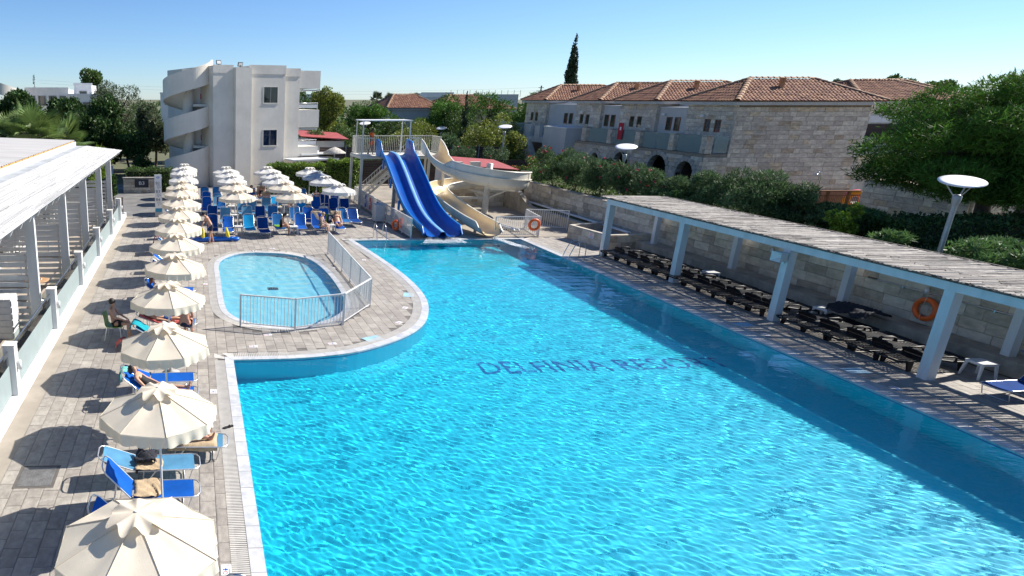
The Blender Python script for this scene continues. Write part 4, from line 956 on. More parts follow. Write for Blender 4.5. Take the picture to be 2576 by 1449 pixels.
def wallh(f):
    """height of the outer (right of travel) and inner wall along the slide"""
    out = .62; inn = .55
    if f < .10: out = inn = 1.05 - f * 3.5
    if .17 < f < .47: out = .62 + .42 * min(1, (f - .17) / .02, (.47 - f) / .02)
    if f > .97: out = inn = .55 - (f - .97) * 12
    return max(.2, out), max(.2, inn)
def csec(f, i):
    o_, n_ = wallh(f); r = .52
    right = [(-.60, o_), (-.59, .55 * o_ if o_ > .7 else .4)] if o_ > .3 else [(-.58, o_)] * 2
    return right + [(-.55, .26), (-.45, .11), (-.28, .02), (0, 0), (.28, .02), (.45, .11), (.55, .26), (.585, n_ * .75), (.59, n_)]
def osec(f, i):
    o_, n_ = wallh(f)
    return [(-.645, o_), (-.635, .55 * o_ if o_ > .7 else .4), (-.60, .22), (-.48, .06), (-.28, -.035), (0, -.05), (.28, -.035), (.48, .06), (.60, .22), (.63, n_ * .75), (.635, n_)]
sweep(csec, 'trough', CREAMG, cs); sweep(osec, 'outer_shell', CREAMO, cs)
sweep(lambda f, i: [(-.59, wallh(f)[0]), (-.60, wallh(f)[0] + .02), (-.68, wallh(f)[0] + .02), (-.69, wallh(f)[0] - .03)], 'outer_rim', CREAMO, cs)
sweep(lambda f, i: [(.58, wallh(f)[1]), (.59, wallh(f)[1] + .02), (.67, wallh(f)[1] + .02), (.68, wallh(f)[1] - .03)], 'inner_rim', CREAMO, cs)
sweep(lambda f, i: [(-.63, .60), (-.73, .60), (-.73, .56), (-.63, .55)], 'flange', CREAMO, cs, int(.17 * nC), int(.47 * nC), False)
fb = MB().lathe([(0, 0), (.016, 0), (.016, .02), (0, .02)], 6).mesh('bolt', BOLT)
for f in (.07, .19, .27, .36, .44, .55, .66, .76, .88):
    i = int(f * nC); 
    sweep(lambda f_, i_: [(x * 1.03, z - .015 if abs(x) < .5 else z) for x, z in osec(f_, i_)], 'joint_band', CREAMO, cs, i, i + 1)
    t = CC[i + 1] - CC[i]; t.z = 0; t.normalize(); nrm = Vector((-t.y, t.x, 0))
    for s in (0, 1, 2, 3, 4): o = link('bolt', fb, cs, CC[i] + nrm * osec(i / nC, i)[s][0] * 1.06 + Vector((0, 0, osec(i / nC, i)[s][1]))); o.rotation_euler = (R(90), 0, math.atan2(nrm.y, nrm.x) + R(90))
px_, py_ = 19.1 - 18.6, 43.6 - 43.4
MB().lathe([(.20, 0), (.20, 3.2), (0, 3.24)], 20, (px_, py_, 0)).build('support_post', CREAMP, cs)
for f, dz in ((.27, -.05), (.36, -.05), (.47, -.05), (.56, -.05), (.70, -.05)):
    q = CC[int(f * nC)]; MB().bar((px_, py_, q.z - .20), (q.x, q.y, q.z - .12), .12, .14).build('support_arm', CREAMP, cs); MB().bar((px_, py_, max(.1, q.z - .9)), (px_ * .3 + q.x * .7, py_ * .3 + q.y * .7, q.z - .2), .06, .06).build('brace', CREAMP, cs)
for y, z in ((36.6, .24), (39.6, .6)): MB().bb((15.62 - 18.6 - .06, y - 43.4 - .06, 0), (15.62 - 18.6 + .06, y - 43.4 + .06, z)).build('foot_post', POLEM, cs)
# cheeks at the entry
# ---- foam where the slides meet the water
FOAM = M('white_foam', (0.86, 0.90, 0.92), 0.5, 0.05, 5)
def foam(cx, cy, sx, sy, n, label, dirx=0.0, hz=.10):
    ico = [(0, 0, 1), (.9, 0, .3), (-.45, .78, .3), (-.45, -.78, .3), (.45, .78, -.3), (.45, -.78, -.3), (-.9, 0, -.3), (0, 0, -1)]; fc = [(0, 1, 2), (0, 2, 3), (0, 3, 1), (1, 4, 2), (2, 6, 3), (3, 5, 1), (1, 5, 4), (2, 4, 6), (3, 6, 5), (7, 4, 5), (7, 6, 4), (7, 5, 6)]
    V = []; F = []
    for k in range(n):
        t = abs(random.gauss(0, .5)); a = random.uniform(-1, 1); x = cx + a * sx * (1 + t) * .8 + dirx * t * sy; y = cy - t * sy; z = -.03 + abs(random.gauss(0, 1)) * hz * max(0.05, 1 - t * 1.1); r = random.uniform(.008, .03) * (1.2 - .5 * min(t, 1)) * (1 if z < .05 else .45)
        b = len(V); V += [(x + p[0] * r * 1.4, y + p[1] * r * 1.4, z + p[2] * r * .6) for p in ico]; F += [tuple(b + q for q in f) for f in fc]
    o = link('water_splash', npmesh('water_splash', V, F, FOAM, True)); tag(o, label, 'splash', None, 'stuff')
foam(12.65, 34.85, .42, .42, 1500, 'white splashing foam under the left lane of the blue slide'); foam(13.7, 34.85, .42, .40, 1500, 'white splashing foam under the right lane of the blue slide')
foam(16.05, 34.95, .16, 1.5, 3000, 'white foaming stream of water leaving the cream slide', 0.42, .09)
# ---- water cabinet and floats by the railing
CABM = M('grey_plastic_cabinet', (0.58, 0.58, 0.57), 0.6, 0.1, 3, streak=0.2)
e = E('storage_cabinet', (11.22, 40.6, 0), R(0), 'pale grey storage cabinet on legs before the white slide railing', 'cabinet'); MB().bb((-.28, -.42, .1), (.28, .42, 1.05)).build('body', CABM, e); MB().bb((-.30, -.44, 1.052), (.30, .44, 1.09)).build('lid', CABM, e)
for s in (-1, 1): MB().bb((-.24 if s < 0 else .01, -.432, .14), (-.01 if s < 0 else .24, -.421, 1.0)).build('door', CABM, e)
for a in (-.22, .22):
    for b in (-.36, .36): MB().bb((a - .03, b - .03, 0), (a + .03, b + .03, .1)).build('leg', CABM, e)
e = E('life_ring', (11.45, 37.7, .32), R(20), 'orange life ring leaning at the foot of the slide railing', 'life ring'); ring_mesh(.24, .07).build('ring', ORANGE, e); MB().tube([(-.02, .2, .2), (.02, .1, .6), (.06, .0, .8)], .01, 5).build('rope', ROPE, e)
e = E('rescue_float', (11.50, 36.9, .55), 0, 'narrow orange rescue float hung upright on the slide railing', 'float'); MB().tube([(0, 0, -.3), (0, 0, .3)], .06, 10).build('body', ORANGE, e)
for k in range(8): MB().bb((-.07, -.07, -.27 + k * .075), (.03, .03, -.25 + k * .075)).build('cord_loop', SIGNW, e)
for k, (y, c1, c2, lab) in enumerate(((46.9, SIGNW, SIGNB, 'white notice board with small lines on the slide railing'), (45.2, SIGNB, SIGNW, 'blue notice with a white mark on the slide railing'), (44.0, SIGNR, SIGNW, 'red prohibition notice on the slide railing'), (42.2, SIGNB, SIGNW, 'small dark blue notice nearest the cabinet on the slide railing'))):
    e = E('notice', (11.56, y, .62), 0, lab, 'notice', 'notices on the slide railing'); w = .75 if k == 0 else .42; MB().bb((-.012, -w / 2, -.4), (.0, w / 2, .38)).build('plate', c1, e)
    if k == 0:
        for j in range(6): MB().bb((-.016, -.3, -.3 + j * .1), (-.0125, .2 - .06 * (j % 3), -.26 + j * .1)).build('text_line', c2, e)
    else: m = MB(); m.lathe([(.07, 0), (.13, 0)], 18); m.v = [(-.016, v[1], v[0]) for v in m.v]; m.build('symbol', c2, e)
e = E('white_pipes', (0, 0, 0), 0, 'two white water pipes lying in the yard behind the exit railing', 'pipe')
for dx in (0, .28): MB().tube([(17.3 + dx, 42.0, .1), (18.0 + dx, 37.6, .1), (18.1 + dx, 37.2, .1), (18.1 + dx, 37.1, .02)], .07, 10).build('pipe', WHITE, e)
for k, dx in enumerate((0, .12)):
    o = MB().tube([(22.3 + dx, 45.5, .62), (22.35 + dx, 33.5, .6)], .045, 8).build('wall_pipe', WHITE); tag(o, ['thin white pipe on the raised bed, nearer the yard', 'thin white pipe on the raised bed, nearer the limestone wall'][k], 'pipe', 'pipes on the raised bed')
# low walls round the yard
lw = E('yard_wall', (0, 0, 0), 0, 'low limestone wall with a sloping end behind the cream slide', 'wall')
MB().prism([(46.4, 0), (46.4, 1.35), (44.6, 1.3), (42.8, .56), (42.8, 0)], 21.6, 21.9, 'x').build('sloping_wing', LEDGE, lw)
MB().bb((21.6, 36.1, 0), (21.9, 42.79, .55)).build('bed_wall', LEDGE, lw); MB().bb((21.91, 36.2, 0), (22.8, 46.3, .5)).build('raised_bed', GARD, lw)
MB().bb((17.6, 46.4, 0), (22.8, 46.7, 1.30)).build('rear_wall', LEDGE, lw)
block_wall(lw, (17.6, 46.39, 0), (21.58, 46.39, 0), 0, 4, .32, .6, (LIME, LIMEP), .03, 'wall_block', 80, inward=1)
# ================================================================== buildings
REND = M('cream_render', (0.73, 0.685, 0.60), 0.85, 0.06, 0.6, world=True, bump=0.25, bscale=5, streak=0.10)
GREYR = M('grey_render', (0.50, 0.495, 0.475), 0.85, 0.06, 0.8, world=True, bump=0.15, bscale=8, streak=0.12)
STONE = M('pale_house_stone', (0.62, 0.55, 0.45), 0.9, 0.18, 2.2, bump=0.6, bscale=12, island=0.2)
STONE2 = M('honey_house_stone', (0.58, 0.47, 0.335), 0.9, 0.2, 2.2, bump=0.6, bscale=12, island=0.2)
STONE3 = M('arch_stone', (0.46, 0.425, 0.37), 0.9, 0.15, 3, bump=0.4, bscale=12, island=0.14)
TERRA = M('terracotta_tile', (0.33, 0.15, 0.085), 0.8, 0.2, 3, island=0.3, bump=0.2, bscale=20)
TERRAB = M('terracotta_under', (0.20, 0.09, 0.055), 0.9, 0.2, 3, world=True)
RIDGE = M('ridge_tile', (0.38, 0.22, 0.125), 0.8, 0.2, 3, island=0.2)
REDROOF = M('red_sheet_roof', (0.36, 0.07, 0.065), 0.6, 0.12, 1.5, world=True)
WGLASS = M('window_glass', (0.035, 0.045, 0.055), 0.06, 0.3, 1.2, spec=0.8)
CURT = M('curtain', (0.12, 0.115, 0.12), 0.8, 0.3, 2.0, stretch=(9, 9, .3)); CURTB = M('blue_curtain', (0.05, 0.10, 0.26), 0.8, 0.3, 2.0, stretch=(9, 9, .3))
WOODF = M('brown_window_wood', (0.22, 0.09, 0.035), 0.6, 0.15, 4); WOODD = M('dark_brown_boards', (0.060, 0.038, 0.030), 0.8, 0.2, 3, island=0.25, stretch=(.3, 1, 3))
DARKIN = M('painted_interior_shade', (0.02, 0.018, 0.016), 0.9, 0.1, 3)  # near-black colour stands for the shade inside arches, porch and slot
# ---- cream block with the spiral stair
ab = E('apartment_block', (1.68, 58.0, 0), R(20), 'cream apartment block with two windows, stepped fins and stacked balconies', 'building')
def abx(name, a, b, mat=REND): return MB().bb(a, b).build(name, mat, ab)
abx('wall', (0.0, 0, 0), (1.81, 12, 9.78)); abx('fin', (1.815, -.45, 0), (3.25, 12, 9.62)); abx('gable_wall', (3.255, 0, 0), (6.6, 12, 9.80)); abx('side_wall', (6.605, .45, 0), (8.25, 12, 9.62))
abx('parapet_band', (3.22, -.04, 9.15), (6.64, .0, 9.86)); abx('parapet_band', (6.62, .40, 9.0), (8.28, .448, 9.66)); abx('parapet_band', (-.02, -.03, 9.2), (1.81, -.002, 9.82))
for zt, zb_, cm in ((8.12, 6.86, CURT), (4.62, 3.34, CURTB)):
    w = MB(); x0, x1 = 4.60, 5.88
    for a, b in (((x0 - .08, -.04, zb_ - .1), (x1 + .08, .0, zb_ - .002)), ((x0 - .05, -.025, zb_), (x0, .0, zt)), ((x1, -.025, zb_), (x1 + .05, .0, zt)), ((x0 - .05, -.025, zt), (x1 + .05, 0, zt + .05))): w.bb(a, b)
    w = w.build('window', REND, ab); MB().bb((x0, -.012, zb_), (x1, -.004, zt)).build('curtain', cm, w); MB().bb((x0, -.02, zb_), (x1, -.017, zt)).build('pane', GLASS, w); MB().bb((x0 + .62, -.024, zb_), (x0 + .64, -.02, zt)).build('mullion', GREYR, w)
for z0, z1 in ((8.03, 9.5), (4.75, 6.25), (2.25, 3.1)): abx('balcony_parapet', (8.26, .5, z0), (10.3, 11, z1))
for z in (7.95, 4.68, 2.18): abx('balcony_slab', (8.26, .55, z - .12), (10.2, 11, z - .005))
for z in (6.75, 3.6):
    for y in (.6, 4, 8): abx('rail_post', (10.15, y, z - .5), (10.2, y + .05, z + .06), STEEL)
    MB().tube([(8.3, .62, z + .06), (10.2, .62, z + .06), (10.2, 10.8, z + .06)], .03, 6).build('balcony_rail', STEEL, ab); abx('rail_panel', (8.3, .6, z - .35), (10.15, .68, z - .05), WHITE)
abx('awning', (6.7, -1.6, 2.05), (11.3, .3, 2.18), WHITE); abx('awning_post', (11.1, -1.5, 0), (11.25, -1.35, 2.045), WHITE); abx('awning', (8.6, .35, 2.35), (12.4, 4, 2.46), WHITE)
for x, y, t in ((0.6, .3, -20), (2.35, -.1, 25)):
    f = E('floodlight', (1.68 + x * math.cos(R(20)) - y * math.sin(R(20)), 58 + x * math.sin(R(20)) + y * math.cos(R(20)), 9.8 if x < 1 else 9.66), R(20), 'black floodlight on the roof edge of the cream block, %s' % ('left one' if x < 1 else 'right one'), 'floodlight', 'floodlights on the roof')
    MB().box((0, 0, .22), (.42, .08, .32), rot=Matrix.Rotation(R(t), 3, 'X')).build('housing', BLK, f); MB().box((0, -.05, .22), (.34, .02, .24), rot=Matrix.Rotation(R(t), 3, 'X')).build('lens', SIGNW, f); MB().bb((-.03, -.03, 0), (.03, .03, .2)).build('bracket', BLK, f)
# spiral stair tower: one parapet wound as a helix
st = E('spiral_stair', (-0.40, 60.2, 0), 0, 'cream spiral stair tower with helical parapets left of the apartment block', 'stair tower')
Rr = 2.12; pitch_ = 3.36
def helix(name, zfun, h, r0, r1, a0, a1, mat=REND, n=72, solid=False):
    V = []; F = []
    for i in range(n + 1):
        a = a0 + (a1 - a0) * i / n; z = zfun(a); c, s = math.cos(a), math.sin(a); zb0 = 0.0 if solid else z
        V += [(r1 * c, r1 * s, zb0), (r1 * c, r1 * s, z + h), (r0 * c, r0 * s, z + h), (r0 * c, r0 * s, zb0)]
    for i in range(n):
        k = 4 * i
        for j in range(4): F.append((k + j, k + (j + 1) % 4, k + 4 + (j + 1) % 4, k + 4 + j))
    V0 = len(V); F += [(0, 1, 2, 3), (4 * n, 4 * n + 3, 4 * n + 2, 4 * n + 1)]
    return link(name, npmesh(name, V, F, mat, False), st)
# angle pi = left; pi..2pi passes in front (-y) to the right: rising
def zf(k): return lambda a: 6.95 - 3.36 * k + (a - math.pi) / (2 * math.pi) * 3.5 
for k in range(3):
    a0 = math.pi - math.pi * (1.0 if k < 2 else 0.0); 
    helix('parapet', (lambda kk: (lambda a: max(0.0, zf(kk)(a))))(k), 1.62 if k < 2 else 1.75, Rr - .16, Rr, a0, 2 * math.pi * .995, solid=k == 2)
    helix('flight', (lambda kk: (lambda a: max(0.0, zf(kk)(a) + .02)))(k), .2, .4, Rr - .17, a0, 2 * math.pi * .995)
MB().lathe([(.46, 0), (.46, 9.3), (0, 9.3)], 24).build('newel', REND, st)
MB().bb((-.5, .6, 0), (2.0, .9, 9.6)).build('rear_wall', REND, st)
MB().prism([(Rr * math.cos(a), Rr * math.sin(a)) for a in [math.pi + i * math.pi / 12 for i in range(13)]], 0, .01).build('foot', REND, st)
for z in (3.35, 6.75):
    MB().bb((0.4, -.9, z - .2), (2.05, .59, z)).build('landing', REND, st)
    for j in range(3): d = MB().bb((.75 + j * .38, .56, z), (1.05 + j * .38, .598, z + 2.0)).build('door', WHITE, st); MB().lathe([(0, 0), (.05, 0), (.05, .4), (0, .45)], 8, (1.1 + j * .3, .45, z + .4)).build('fire_extinguisher', SIGNR, st)
# ---- tiled roof helper
HALF = [(math.cos(a), math.sin(a)) for a in [i * math.pi / 4 for i in range(5)]]
TV = np.array([(x * (.5 if e < 0 else .43), e * .5, z * .42 + (.12 if e < 0 else 0)) for e in (-1, 1) for x, z in HALF]); TF = np.array([(k, k + 1, 6 + k, 5 + k) for k in range(4)])
def slope_tiles(poly, cw=.25, rl=.37):
    """poly: eave-left, eave-right, ridge-right, ridge-left (3D); returns placements of the tiles"""
    A, B, C, D = [Vector(p) for p in poly]; u = (B - A).normalized(); w = (D - A) - u * (D - A).dot(u); H = w.length; v = w.normalized(); nrm = u.cross(v); L = (B - A).length
    M3 = Matrix((u, v, nrm)).transposed(); e = M3.to_euler(); T = []
    dl = (D - A).dot(u); cr = (C - A).dot(u)
    for j in range(int(H / rl) + 1):
        y = (j + .45) * rl
        if y > H: break
        x0 = dl * y / H; x1 = L + (cr - L) * y / H
        x = x0 + cw * .3
        while x < x1 - cw * .1:
            T.append((A + u * x + v * y + nrm * .02, tuple(e), (cw, rl * 1.18, .2 + random.uniform(-.02, .02)))); x += cw
    return T
def hip_roof(parent, x0, x1, y0, y1, ze, zr, rx0, rx1, limit):
    ym = (y0 + y1) / 2; c = [(x0, y0, ze), (x1, y0, ze), (x1, y1, ze), (x0, y1, ze)]; r0, r1 = (rx0, ym, zr), (rx1, ym, zr)
    m = MB(); m.add(c + [r0, r1], [(0, 1, 5, 4), (1, 2, 5), (2, 3, 4, 5), (3, 0, 4)]); rb = m.build('roof', TERRAB, parent)
    T = slope_tiles([c[0], c[1], r1, r0]) + slope_tiles([c[3], c[0], r0, r0]) + slope_tiles([c[2], c[3], r0, r1]) + slope_tiles([c[1], c[2], r1, r1])
    pieces(parent, 'roof_tile', (TV, TF), T, TERRA, limit, 'roof_tile_field', True)
    RT = []
    for a, b in ((c[0], r0), (c[3], r0), (r0, r1), (c[1], r1), (c[2], r1)):
        a, b = Vector(a), Vector(b); d = b - a; n = max(2, int(d.length / .38)); q = d.to_track_quat('Y', 'Z').to_euler()
        for i in range(n): RT.append((a + d * ((i + .5) / n) + Vector((0, 0, .06)), tuple(q), (.34, d.length / n * 1.1, .26)))
    pieces(parent, 'ridge_tile', (TV, TF), RT, RIDGE, 80, 'ridge_tile_field', True)
    m = MB(); m.bb((x0 + .1, y0 + .1, ze - .22), (x1 - .1, y1 - .1, ze - .01)); m.build('eaves_board', GREYR, parent)
def stone_face(parent, a, b, z0, z1, rh, holes=(), limit=100, depth=.07, bl=.62):
    a, b = Vector(a), Vector(b); L = (b - a).length; d = (b - a) / L; ang = math.atan2(d.y, d.x); nrm = Vector((d.y, -d.x, 0)); S = [[], []]; rows = int((z1 - z0) / rh)
    for r in range(rows):
        s = -random.uniform(0, bl); zc = z0 + (r + .5) * rh
        while s < L:
            w = bl * random.uniform(.6, 1.5); e = min(s + w, L); s0 = max(s, 0); s += w
            spans = [(s0, e)]
            for h in holes:
                zz = h(zc) if callable(h) else ((h[0], h[1]) if h[2] - .02 < zc < h[3] + .02 else None)
                if zz: spans = [q for (p0, p1) in spans for q in ((p0, min(p1, zz[0])), (max(p0, zz[1]), p1)) if q[1] - q[0] > .05]
            for p0, p1 in spans:
                c = a + d * ((p0 + p1) / 2) + nrm * (depth / 2 + random.uniform(-.012, .012)); S[1 if random.random() < .16 else 0].append(((c.x, c.y, zc), (0, 0, ang), (p1 - p0 - .014, depth, rh - .014)))
    n = sum(map(len, S)) or 1
    for k in (0, 1): pieces(parent, 'stone', (BOXV, BOXF), S[k], (STONE, STONE2)[k], int(limit * len(S[k]) / n), 'stone_field')
def slit_window(parent, x, y, z0, z1, w=.55):
    """tall narrow window in a wall that faces -x at x"""
    f = MB(); f.bb((x - .05, y - w / 2, z0 - .06), (x, y + w / 2, z0)); f.bb((x - .045, y - w / 2 - .02, z0), (x, y - w / 2 + .05, z1)); f.bb((x - .045, y + w / 2 - .05, z0), (x, y + w / 2 + .02, z1)); f.bb((x - .045, y - w / 2, z1 - .05), (x, y + w / 2, z1))
    o = f.build('window', WOODF, parent); MB().bb((x - .02, y - w / 2 + .05, z0), (x - .005, y + w / 2 - .05, z1 - .05)).build('pane', WGLASS, o)
sh = E('stone_house_row', (0, 0, 0), 0, 'row of stone and grey houses with hipped terracotta roofs behind the oleanders', 'building')
UN = [(43.85, 48.4, 'D'), (51.7, 56.3, 'C'), (59.0, 62.9, 'B'), (68.3, 72.6, 'A')]
for k, (y0, y1, nm) in enumerate(UN):
    MB().bb((35.08, y0 + .08, -.03), (44.0, y1, 6.98)).build('tower_core', MORT, sh)
    yw = y0 + (1.45 if k == 0 else 1.9); wins = [(y1 - yw - .95 - .29, y1 - yw - .95 + .29, 5.0, 5.85), (y1 - yw - .29, y1 - yw + .29, 5.0, 5.85)]
    stone_face(sh, (35.08, y1, 0), (35.08, y0, 0), 3.7, 6.95, .27, wins, [110, 70, 40, 30][k], .08)
    for dy in (0, .95): slit_window(sh, 35.075, yw + dy, 5.0, 5.85)
    stone_face(sh, (35.0, y0 + .08, 0), (44.0, y0 + .08, 0), 0.0 if k == 0 else 3.7, 6.95, .29, (), [300, 60, 40, 30][k], .08)
    hip_roof(sh, 34.5, 44.5, y0 - .45, y1 + .45, 7.02, 8.42, 37.2, 41.6, [300, 120, 60, 40][k])
    MB().lathe([(.16, 0), (.16, .9), (.2, .92), (.2, 1.0), (0, 1.0)], 12, (38.5, y0 + 1.1, 7.5)).build('roof_vent', RIDGE, sh)
for y0, y1, zt in ((48.4, 51.7, 6.55), (56.3, 59.0, 6.6), (62.9, 68.3, 6.65)):
    MB().bb((36.6, y0, -.03), (44, y1, 6.9)).build('link_wall', GREYR, sh); MB().bb((35.25, y0 + .35, 3.7), (36.59, y1 - .02, zt)).build('grey_bay', GREYR, sh); MB().bb((35.2, y0 + .3, zt + .002), (36.6, y1 - .0, zt + .06)).build('bay_coping', WHITE, sh)
    for dy in (1.15, 2.05): slit_window(sh, 35.245, y0 + dy, 5.0, 5.9)
# arcade with arches, balcony above
AY0, AY1, AX = 43.86, 76.5, 33.4
arches = [(45.4, .85, 2.3), (48.3, 1.05, 2.3), (52.6, .95, 2.3), (56.2, .6, 2.3), (73.3, 1.0, 2.0)]
def arc_hole(cy, r, zs): return lambda z: ((AY1 - cy - w_, AY1 - cy + w_) if (w_ := (r + .3 if z < zs else (math.sqrt(max(0, (r + .3) ** 2 - (z - zs) ** 2)) if z < zs + r + .3 else 0))) > .02 else None)
poly = [(AY0, 0)]
for cy, r, zs in sorted(arches):
    if cy > 60: continue
    poly += [(cy - r, 0)] + [(cy - r * math.cos(i * math.pi / 12), zs + r * math.sin(i * math.pi / 12)) for i in range(13)] + [(cy + r, 0)]
poly += [(59.6, 0), (59.6, 3.7), (AY0, 3.7)]
MB().prism(poly, AX + .06, AX + .45, 'x').build('arcade_wall', MORT, sh)
poly2 = [(68.5, 0), (72.3, 0)] + [(73.3 - math.cos(i * math.pi / 12), 2.0 + math.sin(i * math.pi / 12)) for i in range(13)] + [(74.3, 0), (AY1, 0), (AY1, 3.7), (68.5, 3.7)]
MB().prism(poly2, AX + .06, AX + .45, 'x').build('arcade_wall', MORT, sh)
stone_face(sh, (AX + .06, AY1, 0), (AX + .06, AY0, 0), 0, 3.75, .27, [arc_hole(*a) for a in arches] + [(AY1 - 68.5, AY1 - 59.6, 0, 9)][:0] + [(8.0, 16.9, 0, 9)], 300, .07)
stone_face(sh, (AX, AY0 + .02, 0), (35.0, AY0 + .02, 0), 0, 3.75, .27, (), 60, .06)
MB().bb((AX + .1, AY0 + .03, 0), (35.0, AY0 + .3, 3.7)).build('arcade_end', MORT, sh)
for cy, r, zs in arches:
    for i in range(9):
        a0, a1 = i * math.pi / 9 + .015, (i + 1) * math.pi / 9 - .015; q = lambda rr, a: (cy - rr * math.cos(a), zs + rr * math.sin(a))
        MB().prism([q(r, a0), q(r + .3, a0), q(r + .3, (a0 + a1) / 2), q(r + .3, a1), q(r, a1)], AX - .03, AX + .3, 'x').build('arch_stone', STONE3, sh)
    for s in (-1, 1): MB().bb((AX - .03, cy + s * (r + .15) - .15, 0), (AX + .3, cy + s * (r + .15) + .15, zs)).build('arch_jamb', STONE3, sh)
MB().bb((AX + .5, AY0 + .31, 3.45), (36.5, 59.6, 3.72)).build('balcony_floor', GREYR, sh); MB().bb((34.9, AY0 + .31, 0), (35.07, 59.5, 3.44)).build('arcade_back', DARKIN, sh)  # back wall painted near-black for the shade under the arcade
BGLASS = glass('balcony_glass', (1, 1, 1), 0.03, (0.80, 0.88, 0.87))
_t = BGLASS.node_tree; _o = _t.nodes['Material Output']; _s = _o.inputs['Surface'].links[0].from_socket; _d = nd(_t, 'ShaderNodeBsdfDiffuse'); _d.inputs[0].default_value = (0.42, 0.52, 0.52, 1); _mx = nd(_t, 'ShaderNodeMixShader'); _mx.inputs[0].default_value = 0.38  # pale diffuse haze lightens the glass in place of reflections
_t.links.new(_s, _mx.inputs[1]); _t.links.new(_d.outputs[0], _mx.inputs[2]); _t.links.new(_mx.outputs[0], _o.inputs['Surface'])
piers = [(44.1, .5), (47.2, .55), (51.0, .6), (54.6, .6), (58.3, .6), (69.0, .5), (76.2, .5)]
for y, w in piers:
    MB().bb((AX + .07, y - w / 2 + .06, 3.72), (AX + .44, y + w / 2 - .06, 4.84)).build('pier', MORT, sh); stone_face(sh, (AX + .06, y + w / 2, 0), (AX + .06, y - w / 2, 0), 3.74, 4.84, .27, (), 12, .06); stone_face(sh, (AX, y - w / 2 + .05, 0), (AX + .45, y - w / 2 + .05, 0), 3.74, 4.84, .27, (), 12, .05); MB().bb((AX - .03, y - w / 2 - .03, 4.845), (AX + .5, y + w / 2 + .03, 4.92)).build('pier_cap', STONE3, sh)
for a, b in ((44.45, 46.85), (47.6, 50.6), (51.4, 54.2), (55.0, 57.9), (69.4, 75.9)):
    n = 2 if b - a > 2.9 else 1
    for i in range(n): MB().bb((AX + .2, a + (b - a) * i / n + .02, 3.76), (AX + .215, a + (b - a) * (i + 1) / n - .02, 4.86)).build('balcony_pane', BGLASS, sh)
MB().bb((AX + .55, AY0 - .02, 3.8), (34.85, AY0 - .005, 4.86)).build('balcony_pane', BGLASS, sh)
# grey stair room and stone stair flank between the far units
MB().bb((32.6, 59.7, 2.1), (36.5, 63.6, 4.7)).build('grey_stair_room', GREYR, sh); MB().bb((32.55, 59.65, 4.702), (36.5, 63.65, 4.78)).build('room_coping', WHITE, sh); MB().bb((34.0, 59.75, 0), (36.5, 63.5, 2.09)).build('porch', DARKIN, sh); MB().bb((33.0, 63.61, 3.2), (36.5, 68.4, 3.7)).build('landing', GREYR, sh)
MB().prism([(63.7, 0), (68.4, 0), (68.4, 3.7), (67.0, 3.7), (63.7, .6)], 32.4, 33.0, 'x').build('stair_flank', STONE, sh)
MB().bb((33.0, 65.2, 3.7), (33.3, 66.2, 4.75)).build('grey_parapet', GREYR, sh); MB().bb((33.0, 67.0, 3.7), (33.3, 68.2, 4.8)).build('grey_parapet', GREYR, sh)
FLAGR = M('red_towel_cloth', (0.45, 0.02, 0.035), 0.8, 0.12, 4)
e = E('red_towel', (33.55, 53.4, 4.88), 0, 'red towel with pale print hanging over a balcony glass', 'towel'); m = MB(); m.bb((-.06, -.3, -.75), (-.03, .3, .5)); m.build('cloth', FLAGR, e); MB().bb((-.068, -.08, -.05), (-.061, .1, .2)).build('print', SIGNW, e)
for k, (y, x) in enumerate(((46.6, 35.0), (50.9, 35.22), (55.6, 35.0), (61.6, 35.0))):
    MB().bb((x - .12, y, 6.0), (x - .01, y + .35, 6.15)).build('outdoor_light', WHITE, sh)
# door and wooden railing at the gable foot, shower, ring
MB().bb((42.0, 43.80, -.03), (43.9, 43.845, 1.35)).build('timber_gate', WOODF, sh)
wr = E('wooden_railing', (33.6, 37.2, 1.0), 0, 'brown timber railing with thin bars before the stone gable', 'railing')
for k in range(6): MB().bb((k * 1.25 - .06, -.06, 0), (k * 1.25 + .06, .06, 1.15)).build('post', WOODF, wr)
MB().bb((-.1, -.08, 1.152), (6.4, .08, 1.21)).build('top_rail', WOODF, wr); MB().bb((-.1, -.03, .9), (6.4, .03, .96)).build('mid_rail', WOODF, wr); MB().bb((-.1, -.03, .1), (6.4, .03, .16)).build('bottom_rail', WOODF, wr)
wb_ = MB().bb((-.012, -.012, .16), (.012, .012, .9)).mesh('bar', WOODF)
for k in range(58): link('bar', wb_, wr, (.1 + k * .107, 0, 0))
e = E('outdoor_shower', (36.0, 37.8, 1.0), 0, 'thin steel outdoor shower with a bent head before the stone gable', 'shower'); MB().tube([(0, 0, 0), (0, 0, 1.9), (-.05, 0, 2.15), (-.25, 0, 2.2), (-.35, 0, 2.1)], .025, 8).build('pipe', STEEL, e); MB().lathe([(0, 0), (.14, 0), (.1, .04), (0, .05)], 14, (-.36, 0, 2.04)).build('shower_head', STEEL, e)
YEL = M('yellow_orange_vinyl', (0.80, 0.30, 0.01), 0.3, 0.05, 2); PINK = M('pink_vinyl', (0.75, 0.08, 0.2), 0.3, 0.05, 2)
e = E('inflatable_ring', (39.2, 38.6, 1.45), R(70), 'orange and pink inflatable ring behind the timber railing', 'inflatable'); ring_mesh(.42, .2, 28, 10).build('tube', YEL, e); m = MB(); m.tube([(0.03, .42 * math.cos(a), .42 * math.sin(a)) for a in [.4 + i / 10 * 2.2 for i in range(11)]], .21, 10); m.build('pink_section', PINK, e)
